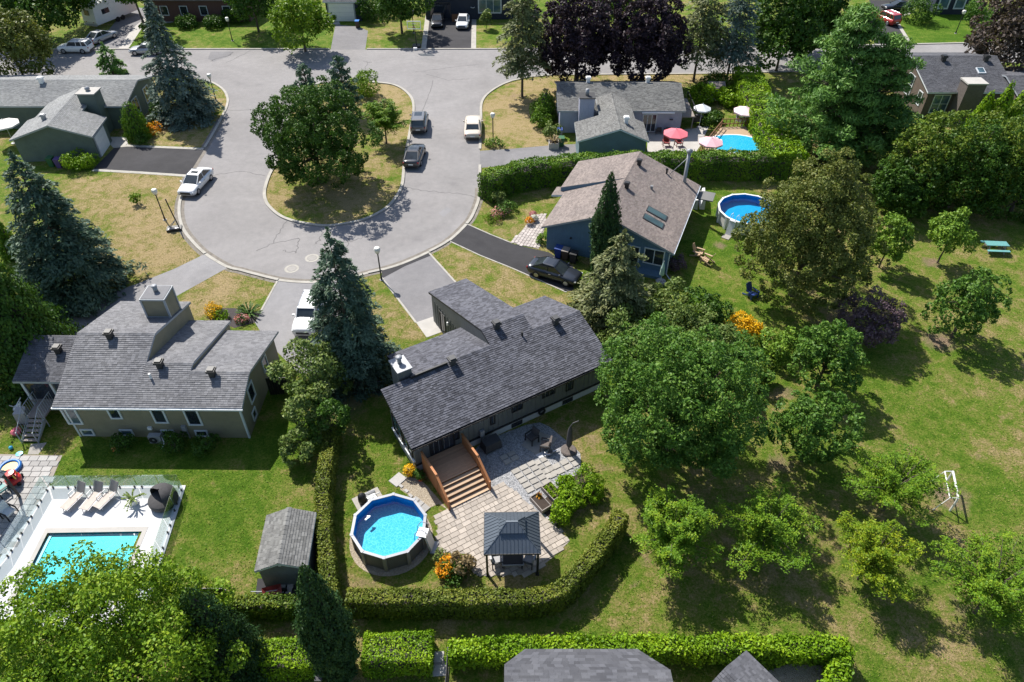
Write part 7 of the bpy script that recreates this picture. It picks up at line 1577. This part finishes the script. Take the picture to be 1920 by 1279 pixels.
p = P(592, 1000); lu = thing('lumber_pile', 'boards and tools stacked between the shed and hedge', 'lumber', (p.x, p.y, 0), .05)
for k in range(5): part('plank', MB().box((-.15 + .08 * k, .1 * k, .1 + .07 * k), (.1, 1.6 - .2 * k, .06), rz=.05 * k), 'grey_wood', lu)
part('panel', MB().box((.05, .9, .35), (.4, .9, .04), ry=.5), 'grey_plastic', lu)
p = P(1390, 1268); pb2 = thing('planter_box', 'pale planter with seedlings beside the shed at the bottom edge', 'planter', (p.x, p.y, 0), R_(-52))
for x0, x1, y0, y1 in ((-.35, .35, -.9, -.85), (-.35, .35, .85, .9), (-.35, -.3, -.85, .85), (.3, .35, -.85, .85)): part('board', MB().bb(x0, x1, y0, y1, 0, .4), 'white_trim', pb2)
part('soil', MB().bb(-.3, .3, -.85, .85, .05, .33), 'soil', pb2); rg = np.random.default_rng(4); N = 400; link('plants', leaf_mesh('plants', np.stack([rg.uniform(-.28, .28, N), rg.uniform(-.8, .8, N), rg.uniform(.34, .55, N)], 1), rg.normal(size=(N, 3)) + [0, 0, 1], rg.normal(size=(N, 3)), np.full(N, .12), np.full(N, .08), rg.uniform(0, 1, N), 'leaf_privet'), pb2)
p = P(505, 1290, 2); one('garden_post', MB().tube((0, 0, 0), (0, 0, 1.5), .05).box((0, 0, 1.55), (.35, .3, .12), rx=.2), 'dark_trim', 'small dark hooded post at the bottom edge left of the columnar oak', 'post', (P(598, 1272, 1.5).x, P(598, 1272, 1.5).y, 0))
struct('gravel_bed', MB().sheet(PX([(1440,1258),(1480,1245),(1560,1250),(1570,1300),(1470,1300)]), .01), 'gravel_tan')
p = P(1525, 30); one('lawn_post', MB().tube((0, 0, 0), (.5, 0, 2.2), .06).tube((.5, 0, 2.2), (.6, 0, 2.2), .12), 'white_plastic', 'white leaning post on the lawn at upper right', 'post', (P(1860, 30).x, P(1860, 30).y, 0))

# ------------------------------------------------------------------ grass tufts on the nearer lawns
rg = np.random.default_rng(77); N = 200000
tx = rg.uniform(-42, 58, N); ty = 11 + 62 * rg.uniform(0, 1, N) ** 1.35
lim = .78 * ty + 14; ok = np.abs(tx) < lim
for outer, holes in HARD:
    xs = [p[0] for p in outer]; ys = [p[1] for p in outer]; bb = (tx > min(xs)) & (tx < max(xs)) & (ty > min(ys)) & (ty < max(ys)) & ok
    i = np.where(bb)[0]
    if len(i) == 0: continue
    m = inside(outer, tx[i], ty[i])
    for h in holes: m &= ~inside(h, tx[i], ty[i])
    ok[i[m]] = False
tx, ty = tx[ok], ty[ok]; N = len(tx)
ix = np.clip(np.searchsorted(gx, tx), 0, nx - 1); iy = np.clip(np.searchsorted(gy, ty), 0, ny - 1); dv = dry[iy, ix]; bv = bare[iy, ix]
patch = .16 * np.sin(tx * .9 + 1.7 * np.sin(ty * .6)) + .14 * np.sin(ty * 1.7 + 1.3 * np.sin(tx * 1.2)) + .1 * np.sin(tx * 3.1 - ty * 2.3)
keep = rg.uniform(0, 1, N) > np.clip(bv * 1.1 + patch, 0, .95); tx, ty, dv, patch = tx[keep], ty[keep], dv[keep], patch[keep]; N = len(tx)
ln = rg.uniform(.05, .115, N); pos = np.stack([tx, ty, ln * .3], 1)
tan = unit(np.array([0, 0, .8]) + rg.normal(0, .7, (N, 3))); nrm = unit(rg.normal(0, .6, (N, 3)) + [0, 0, .8])
gt_ = np.clip(dv + patch * .8 + rg.normal(0, .09, N), 0, 1)
grass = link('grass', leaf_mesh('grass', pos, nrm, tan, ln, ln * .55, gt_, 'grass_blade')); grass['kind'] = 'stuff'; grass['label'] = 'short mown grass blades over the lawns'; grass['category'] = 'grass'
